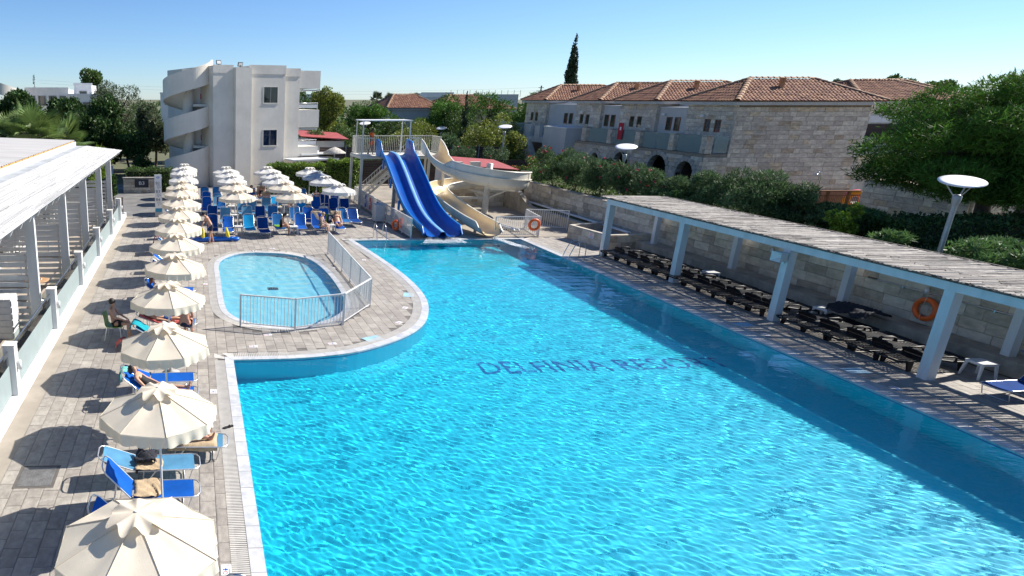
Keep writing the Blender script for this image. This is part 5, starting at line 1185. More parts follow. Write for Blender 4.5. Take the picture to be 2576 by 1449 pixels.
# second stone house behind the big pine
def small_house(name, x0, x1, y0, y1, z0, ze, zr, label, lim, stone=True, arch=False):
    h = E(name, (0, 0, 0), 0, label, 'house'); MB().bb((x0, y0, z0), (x1, y1, ze)).build('wall', STONE if stone else GREYR, h); w = (x1 - x0) * .28
    hip_roof(h, x0 - .4, x1 + .4, y0 - .4, y1 + .4, ze + .03, zr, x0 + w, x1 - w, lim); return h
h2 = small_house('stone_house', 49.5, 57.5, 50.0, 58.0, -.03, 7.0, 8.5, 'second stone house with tiled roof and balcony behind the big pine', 80)
MB().bb((48.6, 49.95, 5.5), (54.0, 49.99, 6.0)).build('lintel', WHITE, h2); MB().bb((48.9, 49.9, 3.7), (54, 49.98, 5.4)).build('loggia', WOODD, h2); MB().bb((48.9, 49.2, 3.5), (54, 49.3, 4.5)).build('balcony_pane', BGLASS, h2); MB().bb((48.8, 49.1, 3.2), (54, 49.9, 3.45)).build('balcony_floor', WHITE, h2)
small_house('stone_house', 60, 69, 60, 68, -.03, 7.2, 8.8, 'third tiled stone house at the right behind the pine crown', 60)
h3 = E('stone_annex', (0, 0, 0), 0, 'low stone building with arches under the big pine at right', 'building')
MB().bb((36.9, 30.61, 0.5), (48, 36, 2.98)).build('wall', STONE2, h3); stone_face(h3, (36.9, 36, 0), (36.9, 30.6, 0), .8, 2.95, .3, (), 40, .06); stone_face(h3, (36.9, 30.6, 0), (48, 30.6, 0), .8, 2.95, .3, [lambda z: ((1.7, 3.7) if z < 1.6 else ((2.7 - math.sqrt(max(0, 1.0 - (z - 1.6) ** 2)), 2.7 + math.sqrt(max(0, 1.0 - (z - 1.6) ** 2))) if z < 2.6 else None)), (5.8, 6.6, 1.6, 2.6), lambda z: ((8.2, 10.2) if z < 1.6 else ((9.2 - math.sqrt(max(0, 1.0 - (z - 1.6) ** 2)), 9.2 + math.sqrt(max(0, 1.0 - (z - 1.6) ** 2))) if z < 2.6 else None))], 160, .12)
for c, r in ((39.6, .95), (46.1, .95)): 
    m = MB(); m.prism([(c - r, .5), (c + r, .5)] + [(c + r * math.cos(i * math.pi / 12), 1.6 + r * math.sin(i * math.pi / 12)) for i in range(13)], 30.55, 30.59, 'y'); m.build('arch_shade_panel', DARKIN, h3)  # dark panel stands for the shade within the arch
    for i in range(9):
        a0, a1 = i * math.pi / 9 + .02, (i + 1) * math.pi / 9 - .02; q = lambda rr, a: (c - rr * math.cos(a), 1.6 + rr * math.sin(a)); MB().prism([q(r - .1, a0), q(r + .28, a0), q(r + .28, a1), q(r - .1, a1)], 30.40, 30.6, 'y').build('arch_stone', STONE3, h3)
w = MB().bb((42.7, 30.5, 1.6), (43.5, 30.58, 2.6)).build('window', WOODF, h3); MB().bb((42.8, 30.48, 1.7), (43.4, 30.495, 2.5)).build('pane', WGLASS, w)
# tiled houses in the middle distance
ht = small_house('grey_tiled_house', 27.0, 34.0, 96, 106, -.03, 5.9, 7.7, 'grey rendered house with a tiled hip roof behind the slide tower', 60, False)
ht2 = small_house('grey_tiled_house', 33.0, 42, 91, 102, -.03, 5.8, 7.6, 'stone tiled house right of the grey one behind the slide tower', 50, True)
for hh, xs, y in ((ht, (28.0, 31.5), 95.97), (ht2, (35, 39), 90.97)):
    for x in xs: w = MB().bb((x, y - .02, 1.2), (x + .8, y, 4.2)).build('window', WOODF, hh); MB().bb((x + .1, y - .03, 1.3), (x + .7, y - .021, 4.1)).build('pane', WGLASS, w)
# unfinished concrete frame on the skyline
uf = E('unfinished_building', (70, 205, 0), 0, 'unfinished grey concrete building with bare steel rods on the skyline', 'building'); MB().bb((-1.5, 0, 0), (26, 14, 7.6)).build('lower_storey', GREYR, uf)
for a, b, z in ((-1.5, 4, 8.7), (8, 15, 8.3), (18, 26, 8.4)): MB().bb((a, 0, 7.61), (b, 12, z)).build('upper_wall', [GREYR, REND, WHITE][int(a) % 3], uf)
for k in range(12): MB().bb((6 + k * 1.9, 1, 7.6), (6.08 + k * 1.9, 1.08, 9.6)).build('steel_rod', TRIM, uf)
def white_block(x0, x1, y0, y1, h, label, wins=4, mat=None, z0=0):
    e = E('white_building', (x0, y0, z0), 0, label, 'building', 'white buildings on the skyline'); MB().bb((0, 0, -.03), (x1 - x0, y1 - y0, h)).build('wall', mat or WHITE, e); MB().bb((-.1, -.1, h), (x1 - x0 + .1, .25, h + .35)).build('parapet', mat or WHITE, e)
    for k in range(wins):
        x = (x1 - x0) * (k + .5) / wins; w = MB().bb((x - .7, -.06, h - 2.6), (x + .7, -.0, h - .9)).build('window', GREYR, e); MB().bb((x - .6, -.08, h - 2.5), (x + .6, -.061, h - 1.0)).build('pane', WGLASS, w)
    return e
white_block(-27.5, -20.5, 118, 130, 8.6, 'long white flat roofed building behind the dark trees at left', 4); white_block(-20.6, -14, 116, 128, 7.6, 'lower white flat roofed wing beside the long white building', 3); white_block(-20.5, -17.5, 124, 130, 9.4, 'small white rooftop block above the flat roofs', 1)
white_block(-8, 6, 175, 190, 8.3, 'white gabled house far behind the feathery trees', 4); white_block(40, 52, 260, 275, 8.4, 'far white flat building left of the palm tops', 4); white_block(128, 150, 175, 190, 10.4, 'far white building at the right frame edge', 4); white_block(98, 112, 300, 312, 9.4, 'small far white building above the tiled roofs', 3)
cb = E('curved_stair_building', (-32.4, 108, 0), 0, 'cream building with a curved stair wall at the left frame edge', 'building'); MB().bb((-14, 0, 0), (.5, 10, 9.6)).build('wall', REND, cb)
V = []; n = 30
for i in range(n + 1):
    a = math.pi * 1.45 * i / n - .5; z = 6.0 + 4.2 * i / n; V += [(3.2 + 3.0 * math.cos(a), 2 - 3.0 * math.sin(a), z), (3.2 + 3.0 * math.cos(a), 2 - 3.0 * math.sin(a), z + 1.7)]
link('curved_parapet', npmesh('curved_parapet', V, [(2 * i, 2 * i + 2, 2 * i + 3, 2 * i + 1) for i in range(n)], REND, True), cb); MB().lathe([(.9, 0), (.9, 10.4), (0, 10.4)], 18, (1.6, 1.2, 0)).build('stair_core', REND, cb); MB().bb((.5, 1, 0), (6, 6, 6.0)).build('stair_base', REND, cb)
# huts with red sheet roofs
def hut(x0, x1, y0, y1, zw, ze, label, skew=.4):
    e = E('red_roof_hut', (x0, y0, 0), 0, label, 'hut', 'huts with red roofs'); MB().bb((0, 0, -.03), (x1 - x0, y1 - y0, zw)).build('wall', PLASTER, e)
    m = MB(); m.add([(-.35, -.4, ze), (x1 - x0 + .35, -.4, ze - skew), (x1 - x0 + .35, y1 - y0 + .4, ze + .35 - skew), (-.35, y1 - y0 + .4, ze + .35), (-.35, -.4, ze + .08), (x1 - x0 + .35, -.4, ze + .08 - skew), (x1 - x0 + .35, y1 - y0 + .4, ze + .43 - skew), (-.35, y1 - y0 + .4, ze + .43)], [(3, 2, 1, 0), (4, 5, 6, 7), (0, 1, 5, 4), (1, 2, 6, 5), (2, 3, 7, 6), (3, 0, 4, 7)]); m.build('roof', REDROOF, e); return e
hu = hut(20.0, 24.6, 52, 56, 1.9, 2.32, 'white hut with a red sheet roof behind the cream slide'); MB().bb((2.3, -.03, 1.25), (3.7, 0, 1.38)).build('vent_slot', DARKIN, hu)
hut(10.9, 14.9, 68, 73, 3.2, 3.62, 'white hut with a dark red roof right of the apartment block', .3); hut(-13.6, -11.4, 72, 76, 2.9, 3.3, 'hut with a coral red sheet roof below the dark trees at left', .1)
for k, x in enumerate((18.9, 20.2)): o = MB().bb((x - .45, 48.2, 0), (x + .25, 48.5, 2.9)).build('concrete_column', CREAMP); tag(o, ['tall cream concrete column behind the slides, left one', 'tall cream concrete column behind the slides, right one'][k], 'column', 'cream columns behind the slides')
# dark board fence behind the lounger field and the slides
bf = E('board_fence', (12.0, 59.0, 0), 0, 'dark brown horizontal board fence behind the slide tower', 'fence')
bd = MB().bb((0, -.015, 0), (2.48, .015, .19)).mesh('board', WOODD)
for s in range(9):
    for j in range(10): link('board', bd, bf, (s * 2.5, 0, .06 + j * .205))
for s in range(10): MB().bb((s * 2.5 - .04, -.06, 0), (s * 2.5 + .02, .0, 2.25)).build('post', POLEM, bf)
bf2 = E('board_fence', (11.6, 63.5, 0), 0, 'second dark brown board fence standing farther behind the first', 'fence')
for s in range(7):
    for j in range(14): link('board', bd, bf2, (s * 2.5, 0, .06 + j * .205))
for s in range(8): MB().bb((s * 2.5 - .04, -.06, 0), (s * 2.5 + .02, .0, 3.1)).build('post', POLEM, bf2)
e = E('thatched_parasol', (12.6, 61.3, 0), 0, 'small straw parasol behind the board fence left of the slide tower', 'parasol'); MB().lathe([(0, 3.1), (.4, 2.95), (1.0, 2.6), (1.02, 2.52), (0, 2.9)], 16).build('canopy', REED, e); MB().tube([(0, 0, 0), (0, 0, 3.0)], .05, 8).build('pole', WHITE, e)
# utility pole and wires
up = E('utility_pole', (76, 152, 0), 0, 'dark utility pole with cross arms and wires on the skyline', 'pole'); MB().tube([(0, 0, 0), (0, 0, 9.9)], .14, 8).build('mast', TRIM, up); MB().bb((-1.0, -.06, 8.7), (1.0, .06, 8.85)).build('cross_arm', TRIM, up); MB().bb((-.6, -.06, 9.4), (.6, .06, 9.5)).build('cross_arm', TRIM, up)
for dz, dx in ((8.9, .9), (9.55, .5)): MB().tube([(dx - 110 * t, 4 * t, dz + 1.5 * t - 6 * t * (1 - t)) for t in [i / 14 for i in range(15)]], .009, 4).build('wire', TRIM, up)
# path wall with the block sign, stone pier and free-standing sign
pw = E('sign_wall', (-5.6, 54.5, 0), 0, 'stone clad planter wall with a dark B3 board left of the stair tower', 'wall'); MB().bb((0, 0, 0), (3.0, .5, 1.15)).build('core', MORT, pw); stone_face(pw, (0, 0, 0), (3.0, 0, 0), 0, 1.1, .22, (), 60, .05, .35); MB().bb((-.05, -.08, 1.152), (3.05, .55, 1.22)).build('cap', STONE3, pw)
NAVY = M('navy_board', (0.012, 0.02, 0.04), 0.4, 0.1, 3); MB().bb((.9, -.09, .45), (2.0, -.06, 1.08)).build('board', NAVY, pw); o = link('lettering', fit(textmesh('B3', 1, SIGNW), .42, .26), pw, (1.25, -.094, .66)); o.rotation_euler = (R(90), 0, 0)
sg = E('direction_sign', (-2.25, 43.0, 0), R(4), 'tall white direction sign reading B2 B3 B4 beside the parasol row', 'sign'); MB().bb((-.22, -.05, .32), (.22, .05, 2.65)).build('panel', SIGNW, sg); MB().bb((-.24, -.07, 0), (.24, .07, .32)).build('base', POLEM, sg)
MB().bb((-.221, -.053, .32), (.221, -.0505, .55)).build('blue_wave', M('teal_blue_print', (0.02, .25, .42), .5, .1, 2), sg)
for k, tx in enumerate(('B2', 'B3', 'B4')):
    z = 2.05 - k * .52
    o = link('lettering', fit(textmesh(tx, 1, INK), .24, .17), sg, (-.14, -.054, z)); o.rotation_euler = (R(90), 0, 0)
    for j, (w, tt) in enumerate(((.2, 'ROOM'), (.24, ('201-230', '301-330', '401-430')[k]))): o = link('lettering', fit(textmesh(tt, 1, INK), w, .06), sg, (-.08, -.054, z - .11 - j * .1)); o.rotation_euler = (R(90), 0, 0)
    MB().bb((-.03, -.054, z - .27), (.03, -.0505, z - .245)).build('arrow', INK, sg)
m = MB(); m.lathe([(.03, 0), (.06, 0)], 14); m.v = [(v[0] * 1.6, -.054, v[1] + 2.48) for v in m.v]; m.build('emblem', SIGNB, sg)
e = E('path_wall', (-13.5, 62.0, 0), R(-12), 'low white garden wall beside the shaded path at left', 'wall'); MB().bb((0, 0, -.03), (6.5, .25, 1.5)).build('wall', WHITE, e); MB().bb((-.03, -.03, 1.502), (6.53, .28, 1.56)).build('cap', PLASTER, e)
# stacked black loungers on the shaded path, each its own
stk = [(nm, me) for nm, me in BP]
for s, (x, y) in enumerate(((-9.2, 52.0), (-8.0, 53.0))):
    for k in range(7):
        e = E('stacked_lounger', (x, y, k * .2), R(80), 'black plastic lounger, %s from the bottom of the %s stack on the path' % (ORD[k].replace('nearest', 'first'), ['left', 'right'][s]), 'sun lounger', 'stacked loungers on the path')
        for nm, me in stk:
            if nm in ('frame', 'armrest', 'leg'): link(nm, me, e)
# picnic tables behind the stair
for k, (x, y) in enumerate(((-4.8, 66), (-3.0, 68.5))):
    e = E('picnic_table', (x, y, 0), R(15), ['dark picnic table behind the stair tower, nearer', 'dark picnic table behind the stair tower, farther'][k], 'table', 'picnic tables behind the stair')
    for j in range(5): MB().bb((-.9, -.4 + j * .165, .72), (.9, -.25 + j * .165, .76)).build('top_board', POLEM, e)
    for s in (-1, 1): MB().bb((-.9, s * .75 - .13, .42), (.9, s * .75 + .13, .46)).build('bench', POLEM, e); MB().bb((s * .6 - .04, -.75, .36), (s * .6 + .04, .75, .419)).build('bearer', BLK, e); MB().bar((s * .6, -.7, 0), (s * .6, -.2, .715), .06).build('leg', BLK, e); MB().bar((s * .6, .7, 0), (s * .6, .2, .715), .06).build('leg', BLK, e)
# ================================================================== trees, shrubs, hedges
def LEAF(name, c, c2=None, isl=.45, rough=.5, tr=.3, spec=.4):
    c = tuple(x * 1.6 for x in c); c2 = tuple(x * 1.5 for x in c2) if c2 else None
    return M(name, c, rough, .2, .6, col2=c2 or tuple(x * .6 for x in c), island=isl, trans=tr, spec=spec, world=True)
L_DARK = LEAF('glossy_dark_leaf', (0.036, 0.070, 0.018), None, .5, .5, .2, .22); L_MID = LEAF('mid_green_leaf', (0.060, 0.105, 0.022)); L_PINE = LEAF('pine_needles', (0.070, 0.145, 0.018), (0.028, 0.065, 0.012), .45, .6, .25, .2)
L_YEL = LEAF('yellow_green_leaf', (0.15, 0.17, 0.028), (0.085, 0.11, 0.02), .4); L_OLIVE = LEAF('grey_green_leaf', (0.085, 0.105, 0.055), (0.05, 0.065, 0.03)); L_OLEA = LEAF('oleander_leaf', (0.078, 0.125, 0.05), (0.035, 0.062, 0.024), .45, .55, .25, .25)
L_CYP = LEAF('cypress_leaf', (0.022, 0.042, 0.016), None, .4, .6, .15); L_HEDGE = LEAF('bright_hedge_leaf', (0.13, 0.19, 0.018), (0.05, 0.10, 0.012), .4); L_JUN = LEAF('juniper_leaf', (0.085, 0.15, 0.04), (0.045, 0.09, 0.03), .35); L_PALM = LEAF('palm_leaf', (0.12, 0.17, 0.05), (0.07, 0.115, 0.03), .3, .5, .3, .3)
L_LIME = LEAF('lime_leaf', (0.15, 0.22, 0.02)); BARK = M('bark', (0.12, 0.09, 0.065), .95, .25, 5, bump=.6, bscale=14); FLOW = M('pink_flower', (0.60, 0.05, 0.11), .6, .2, 6, island=.3); FLOWO = M('orange_flower', (0.62, 0.16, 0.01), .6, .2, 6, island=.3)
def leaves(rng, blobs, n, size, asp=1.6, shell=.55, up=0.3, flat=1.0):
    """n leaf faces (two-triangle diamonds folded along the rib) spread through ellipsoid blobs, thicker towards their skin"""
    B = np.array([b[:3] for b in blobs], float); S = np.array([b[3:6] for b in blobs], float); vol = (S.prod(1)) ** .75; pick = rng.choice(len(blobs), n, p=vol / vol.sum())
    d = rng.normal(size=(n, 3)); d /= np.linalg.norm(d, axis=1)[:, None]; r = (shell + (1 - shell) * rng.random(n)) ** .8 * (1 + rng.normal(0, .07, n))
    C = B[pick] + d * S[pick] * r[:, None]
    # leaf frames: point outwards and a little up
    t = d * .8 + rng.normal(size=(n, 3)) * .75; t[:, 2] += up; t /= np.linalg.norm(t, axis=1)[:, None]
    s = np.cross(t, rng.normal(size=(n, 3))); s /= np.linalg.norm(s, axis=1)[:, None]; nn = np.cross(t, s)
    L = size * rng.uniform(.6, 1.35, n)[:, None]; W = L / asp
    P = np.stack([C - t * L * .5, C + s * W * .5 + nn * W * .12, C + t * L * .5, C - s * W * .5 + nn * W * .12], 1).reshape(-1, 3)
    return P, np.arange(4 * n).reshape(n, 4)
def limbs(rng, base, h, r, blobs, k=None):
    m = MB(); b0 = Vector(base); top = b0 + Vector((rng.normal(0, .04) * h, rng.normal(0, .04) * h, h)); m.tube([b0, b0.lerp(top, .5) + Vector((rng.normal(0, .05) * h, rng.normal(0, .05) * h, 0)), top], [r, r * .8, r * .55], 8)
    for i, b in enumerate(blobs[:k or len(blobs)]):
        s = b0.lerp(top, rng.uniform(.55, 1)); e = Vector(b[:3]); m.tube([s, s.lerp(e, .5) + Vector((0, 0, -.1 * (e - s).length * .3)), e], [r * .45, r * .3, r * .1], 5)
    return m
def blobset(rng, w, d, h, z0, n, br=.34, dome=True):
    """crown of n blobs inside a w x d x h envelope standing at z0"""
    out = []
    for i in range(n):
        a = rng.uniform(0, 6.283); t = rng.random() ** .5; z = rng.random()
        rad = (math.sin(math.pi * (0.12 + .80 * z)) ** .7) if dome else 1.0
        out.append((w / 2 * (1 - br * .8) * t * rad * math.cos(a), d / 2 * (1 - br * .8) * t * rad * math.sin(a), z0 + h * (br * .5 + (1 - br) * z), w * br * rng.uniform(.42, .72), d * br * rng.uniform(.42, .72), h * br * rng.uniform(.42, .66)))
    return out
SEED = [100]
def tree(name, loc, w, h, label, mat, n, size, trunk=.25, blobs=14, asp=1.6, d=None, z0=None, cat='tree', group=None, br=.34, r=None, up=.3, shell=.55, dome=True, extra=None):
    SEED[0] += 1; rng = np.random.default_rng(SEED[0]); e = E(name, loc, 0, label, cat, group); th = h * trunk; bl = blobset(rng, w, d or w, h - th, th if z0 is None else z0, blobs, br, dome)
    if extra: bl += extra
    P, F = leaves(rng, bl, n, size, asp, shell, up); link('crown' if cat == 'tree' else 'foliage', npmesh('crown', P, F, mat), e)
    limbs(rng, (0, 0, -.05), th + (h - th) * .55, r or max(.05, w * .03), bl).build('trunk' if cat == 'tree' else 'stem', BARK, e); return e
def flowers(e, n, size, mat, seed, blobs):
    rng = np.random.default_rng(seed); V, F = [], []
    for k in range(n):
        b = blobs[rng.integers(len(blobs))]; d = rng.normal(size=3); d[2] = abs(d[2]); d[0] = -abs(d[0]) * .6 if rng.random() < .5 else d[0]; d /= np.linalg.norm(d); c = np.array(b[:3]) + d * np.array(b[3:6]) * 1.05
        q, f = leaves(rng, [(*c, .09, .09, .07)], 9, size, 1.1, .3); F.append(f + sum(len(v) for v in V)); V.append(q)
    o = link('blossom', npmesh('blossom', np.concatenate(V), np.concatenate(F), mat), e); o['kind'] = 'stuff'
def shrub(name, loc, w, h, label, mat, n, size, fl=0, flm=None, **kw):
    st = SEED[0]; e = tree(name, loc, w, h, label, mat, n, size, trunk=.08, cat='shrub', r=.04, **kw)
    if fl: rng = np.random.default_rng(st + 1); flowers(e, fl, .085, flm or FLOW, st, blobset(rng, w, kw.get('d') or w, h * .92, h * .08, kw.get('blobs', 14), kw.get('br', .34)))
    return e
def hedge(name, x0, x1, y0, y1, z0, z1, label, mat, n, size):
    SEED[0] += 1; rng = np.random.default_rng(SEED[0]); e = E(name, ((x0 + x1) / 2, (y0 + y1) / 2, z0), 0, label, 'hedge'); w, d, h = x1 - x0, y1 - y0, z1 - z0; C = rng.random((n, 3)) - .5
    k = rng.integers(0, 5, n); C[k < 2, 2] = .5; C[k == 2, 1] = -.5; C[k == 3, 0] = -.5; C = C * (w, d, h) + (0, 0, h / 2) + rng.normal(0, .07, (n, 3)) + (0, 0, .0); C[:, 2] += .07 * np.sin(C[:, 0] * 4) + .05 * np.sin(C[:, 0] * 11 + C[:, 1] * 7)
    t = rng.normal(size=(n, 3)); t[:, 2] += .9; t /= np.linalg.norm(t, axis=1)[:, None]; s = np.cross(t, rng.normal(size=(n, 3))); s /= np.linalg.norm(s, axis=1)[:, None]; L = size * rng.uniform(.6, 1.4, n)[:, None]
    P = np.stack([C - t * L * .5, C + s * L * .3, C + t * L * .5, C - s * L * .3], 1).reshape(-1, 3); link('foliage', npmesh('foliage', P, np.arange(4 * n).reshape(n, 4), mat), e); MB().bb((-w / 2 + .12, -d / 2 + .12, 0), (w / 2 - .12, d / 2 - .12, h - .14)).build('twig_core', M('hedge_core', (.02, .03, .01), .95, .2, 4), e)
def cypress(loc, h, w, label, n):
    SEED[0] += 1; rng = np.random.default_rng(SEED[0]); e = E('cypress', loc, 0, label, 'tree'); bl = []
    for i in range(46):
        z = rng.random() ** .85; r = w / 2 * (1 - z) ** .75 * min(1, (z + .05) * 6) + .05; a = rng.uniform(0, 6.28); bl.append((r * .5 * math.cos(a), r * .5 * math.sin(a), h * (.05 + .93 * z), r * .62, r * .62, h * .05))
    P, F = leaves(rng, bl, n, h * .022, 2.2, .5, .9); link('crown', npmesh('crown', P, F, L_CYP), e); MB().tube([(0, 0, -.05), (0, 0, h * .9)], [w * .08, .03], 7).build('trunk', BARK, e)
def fan_palm(loc, th, R0, label, n, mat=None, cat='tree'):
    SEED[0] += 1; rng = np.random.default_rng(SEED[0]); e = E('fan_palm', loc, 0, label, cat); MB().tube([(0, 0, -.05), (0, 0, th)], [.2, .16], 9).build('trunk', BARK, e)
    for k in range(n):
        az = rng.uniform(0, 6.283); el = rng.uniform(.05, 1.35); d = Vector((math.cos(az) * math.cos(el), math.sin(az) * math.cos(el), math.sin(el))); Lp = R0 * rng.uniform(.45, .65); c = Vector((0, 0, th)) + d * Lp; side = d.cross(Vector((0, 0, 1))).normalized(); upv = side.cross(d); V, F = [], []
        for j in range(26):
            a = (j - 12.5) / 12.5 * 1.75; rr = R0 * .62 * (1 - .25 * abs(a) / 1.75); t = d * math.cos(a) + side * math.sin(a); t2 = (t + Vector((0, 0, -.22 - .1 * abs(a)))).normalized(); w = side * math.cos(a) * .06 - d * math.sin(a) * .06; b = len(V); V += [c, c + t * rr * .55 + w + upv * .02, c + t * rr * .55 - w + upv * .02, c + t * rr * .55 + t2 * rr * .5]; F += [(b, b + 1, b + 3, b + 2)]
        link('frond', npmesh('frond', [tuple(v) for v in V], F, mat or L_PALM), e); MB().tube([(0, 0, th - .05), tuple(c)], [.025, .015], 5).build('stalk', BARK, e)
# --- left background
T_ = tree
T_('ficus_tree', (-18.6, 75, 0), 7.2, 8.0, 'dark round tree at the left frame edge behind the terrace roof', L_DARK, 17000, .36, .12, 22)
T_('ficus_tree', (-13.6, 77, 0), 6.6, 7.5, 'dark round tree behind the fan palm, second from the left', L_DARK, 15000, .36, .12, 20)
T_('ficus_tree', (-9.4, 70, 0), 7.6, 7.4, 'largest dark round tree left of the spiral stair', L_DARK, 20000, .32, .1, 24)
T_('olive_tree', (-4.0, 73, 0), 4.8, 7.2, 'grey green tree directly left of the spiral stair', L_OLIVE, 11000, .26, .15, 18)
T_('pepper_tree', (-10.0, 98, 0), 10, 9.9, 'pale feathery tree rising behind the dark round trees', L_OLIVE, 9000, .32, .2, 20, asp=3, br=.26)
T_('eucalyptus_tree', (-19.0, 135, 0), 7.5, 12.6, 'tall dark tree standing above the white roofs at left', L_MID, 7000, .42, .3, 18, br=.26)
T_('round_topiary', (-4.6, 61.5, 0), 1.9, 2.6, 'small round clipped tree in the shade left of the stair', L_DARK, 3500, .13, .35, 8, br=.5); cypress((-33, 150, 0), 12.3, 2.4, 'small dark cypress far away above the white roofs', 2500)
T_('shade_tree', (-6.2, 68, 0), 4.5, 4.6, 'dark shrubby tree in deep shade behind the small topiary', L_DARK, 4000, .24, .2, 10)
fan_palm((-11.0, 48.5, 0), 4.3, 2.5, 'big fan palm rising behind the corrugated terrace roof', 26); fan_palm((-13.0, 50, 0), 4.0, 2.3, 'second fan palm at the left behind the corrugated roof', 18); fan_palm((-9.4, 51, 0), 3.9, 2.1, 'right fan palm behind the end of the corrugated roof', 18)
shrub('palm_shrub', (-7.2, 52.5, 0), 3.2, 3.9, 'bright green arching palm shrub at the end of the terrace roof', L_LIME, 4000, .5, asp=9, blobs=12, up=.8); shrub('palm_shrub', (-9.2, 55, 0), 2.4, 3.6, 'yellow green palm shrub beside the coral roof', L_HEDGE, 2500, .45, asp=9, blobs=9, up=.8); shrub('palm_shrub', (-6.2, 49.2, 0), 2.0, 2.4, 'dark leafy shrub under the far terrace corner', L_DARK, 2500, .3, blobs=9)
hedge('clipped_hedge', -5.4, -1.8, 55.0, 56.4, 0, 1.75, 'clipped green hedge behind the stone sign wall', L_MID, 5000, .11)
hedge('clipped_hedge', 6.0, 10.3, 53.6, 55.2, 0, 2.15, 'bright green hedge below the white awning, left one', L_HEDGE, 9000, .13); hedge('clipped_hedge', 11.0, 13.3, 54.6, 56.0, 0, 2.35, 'bright yellow green hedge block left of the slide tower', L_HEDGE, 6500, .13)
for k, (x, y, w, h) in enumerate(((-24, 84, 7, 6.4), (-16.5, 88, 8, 6.2), (-11.5, 84, 6, 5.2), (-21.5, 70, 5, 4.6), (-15.8, 66, 5, 4.4), (-11.6, 64, 4, 3.6), (-1.6, 82, 6, 5.0), (-6.5, 86, 6, 5.6))): T_('garden_tree', (x, y, 0), w, h, 'dark leafy garden tree behind the terrace roof, %s' % ['at the frame edge', 'behind the palms', 'under the feathery tree', 'low at the frame edge', 'low behind the palms', 'lowest by the coral roof', 'behind the stair tower', 'left behind the topiary'][k], L_DARK if k % 3 else L_MID, 4000, .3, .1, 12, group='garden trees at left')
# --- centre background
T_('poplar_tree', (15.3, 80, 0), 5.4, 8.6, 'tall yellow green tree right behind the apartment block', L_YEL, 13000, .24, .12, 20, br=.28); T_('poplar_tree', (12.6, 90, 0), 7.0, 8.3, 'grey green tree behind the apartment balconies', L_MID, 8000, .3, .12, 18)
T_('pine_tree', (21.0, 84, 0), 9.0, 6.6, 'broad bright pine left of the distant tiled houses', L_PINE, 11000, .36, .15, 22, asp=4, br=.26); T_('cedar_tree', (20.0, 110, 0), 8.5, 8.2, 'dark ragged cedar on the skyline left of the tiled houses', L_CYP, 5000, .45, .2, 16, br=.24); T_('shade_tree', (15.5, 100, 0), 9, 6.6, 'dark tree mass behind the yellow green tree', L_DARK, 5000, .4, .1, 14)
for k, (x, y) in enumerate(((31.5, 120), (38.5, 122), (44.5, 120), (36, 128))): fan_palm((x, y, 0), 6.7, 1.5, 'distant palm top on the skyline, %s from the left' % ORD[k].replace('nearest', 'first'), 12, L_OLIVE)
for k, (x, y, w, h) in enumerate(((43.0, 88, 8, 7.9), (47.2, 86, 8, 8.2), (54.0, 84, 8, 8.3), (40.8, 81, 6.5, 7.3), (50.5, 80, 7, 7.9))): T_('pine_tree', (x - 10.5, y, 0), w, h, 'bright green pine between the tiled houses and the stone row, %s from the left' % ['second', 'third', 'rightmost', 'first', 'fourth'][k], L_PINE, 8500, .36, .12, 20, asp=4, br=.26, group='pines behind the slide tower')
cypress((28.3, 72, 0), 7.9, 1.5, 'slim dark cypress with a bent tip behind the cream slide', 5000); cypress((57.9, 107, 0), 16.6, 3.6, 'tall dark cypress rising behind the stone house roofs', 9000)
for k, (x, y, w, h, mt) in enumerate(((20.5, 66, 4.5, 4.6, L_YEL), (24.0, 65, 4.2, 4.2, L_OLEA), (28.2, 68, 5, 5.2, L_YEL), (31.5, 69, 4.5, 5.6, L_YEL), (16.8, 66.5, 4, 4.2, L_MID), (30.5, 78, 6, 6.2, L_MID), (18.2, 70, 2.2, 5.4, L_MID), (23.5, 72.5, 5, 5.2, L_YEL))): shrub('leafy_tree', (x, y, 0), w, h, 'loose %s shrub tree behind the slide tower, %s of that thicket' % ({id(L_YEL): 'yellow green', id(L_OLEA): 'grey green', id(L_MID): 'mid green'}[id(mt)], ['second from left', 'centre', 'right of the cypress', 'rightmost', 'leftmost', 'tallest at the back', 'slim upright', 'middle back'][k]), mt, 6500, .17, blobs=16, group='thicket behind the slide tower')
for k, (x, y, w, h) in enumerate(((20.8, 61.5, 3.6, 3.0), (23.8, 60.5, 3.6, 3.3), (26.6, 60.0, 3.4, 3.4), (15.6, 61.8, 3.2, 2.9))): shrub('oleander', (x, y, 0), w, h, 'grey green oleander before the thicket, %s from the left' % ['second', 'third', 'fourth', 'first'][k], L_OLEA, 5000, .19, 12 if k in (1, 2) else 0, asp=4.5, up=.7, group='oleanders behind the hut')
shrub('orange_blossom_shrub', (26.0, 52.5, 0.6), 3.4, 2.4, 'low shrub with orange blossom right of the red roof hut', L_MID, 3500, .13, 40, FLOWO, blobs=12); shrub('spiky_shrub', (28.6, 54.5, 0.6), 3.0, 2.8, 'lime green feathery shrub before the stone stair flank', L_LIME, 2600, .4, asp=8, up=.9); shrub('feathery_shrub', (25.0, 48.2, 1.0), 2.2, 1.6, 'pale green feathery shrub at the end of the limestone wall', L_JUN, 1600, .3, asp=7, up=.9)
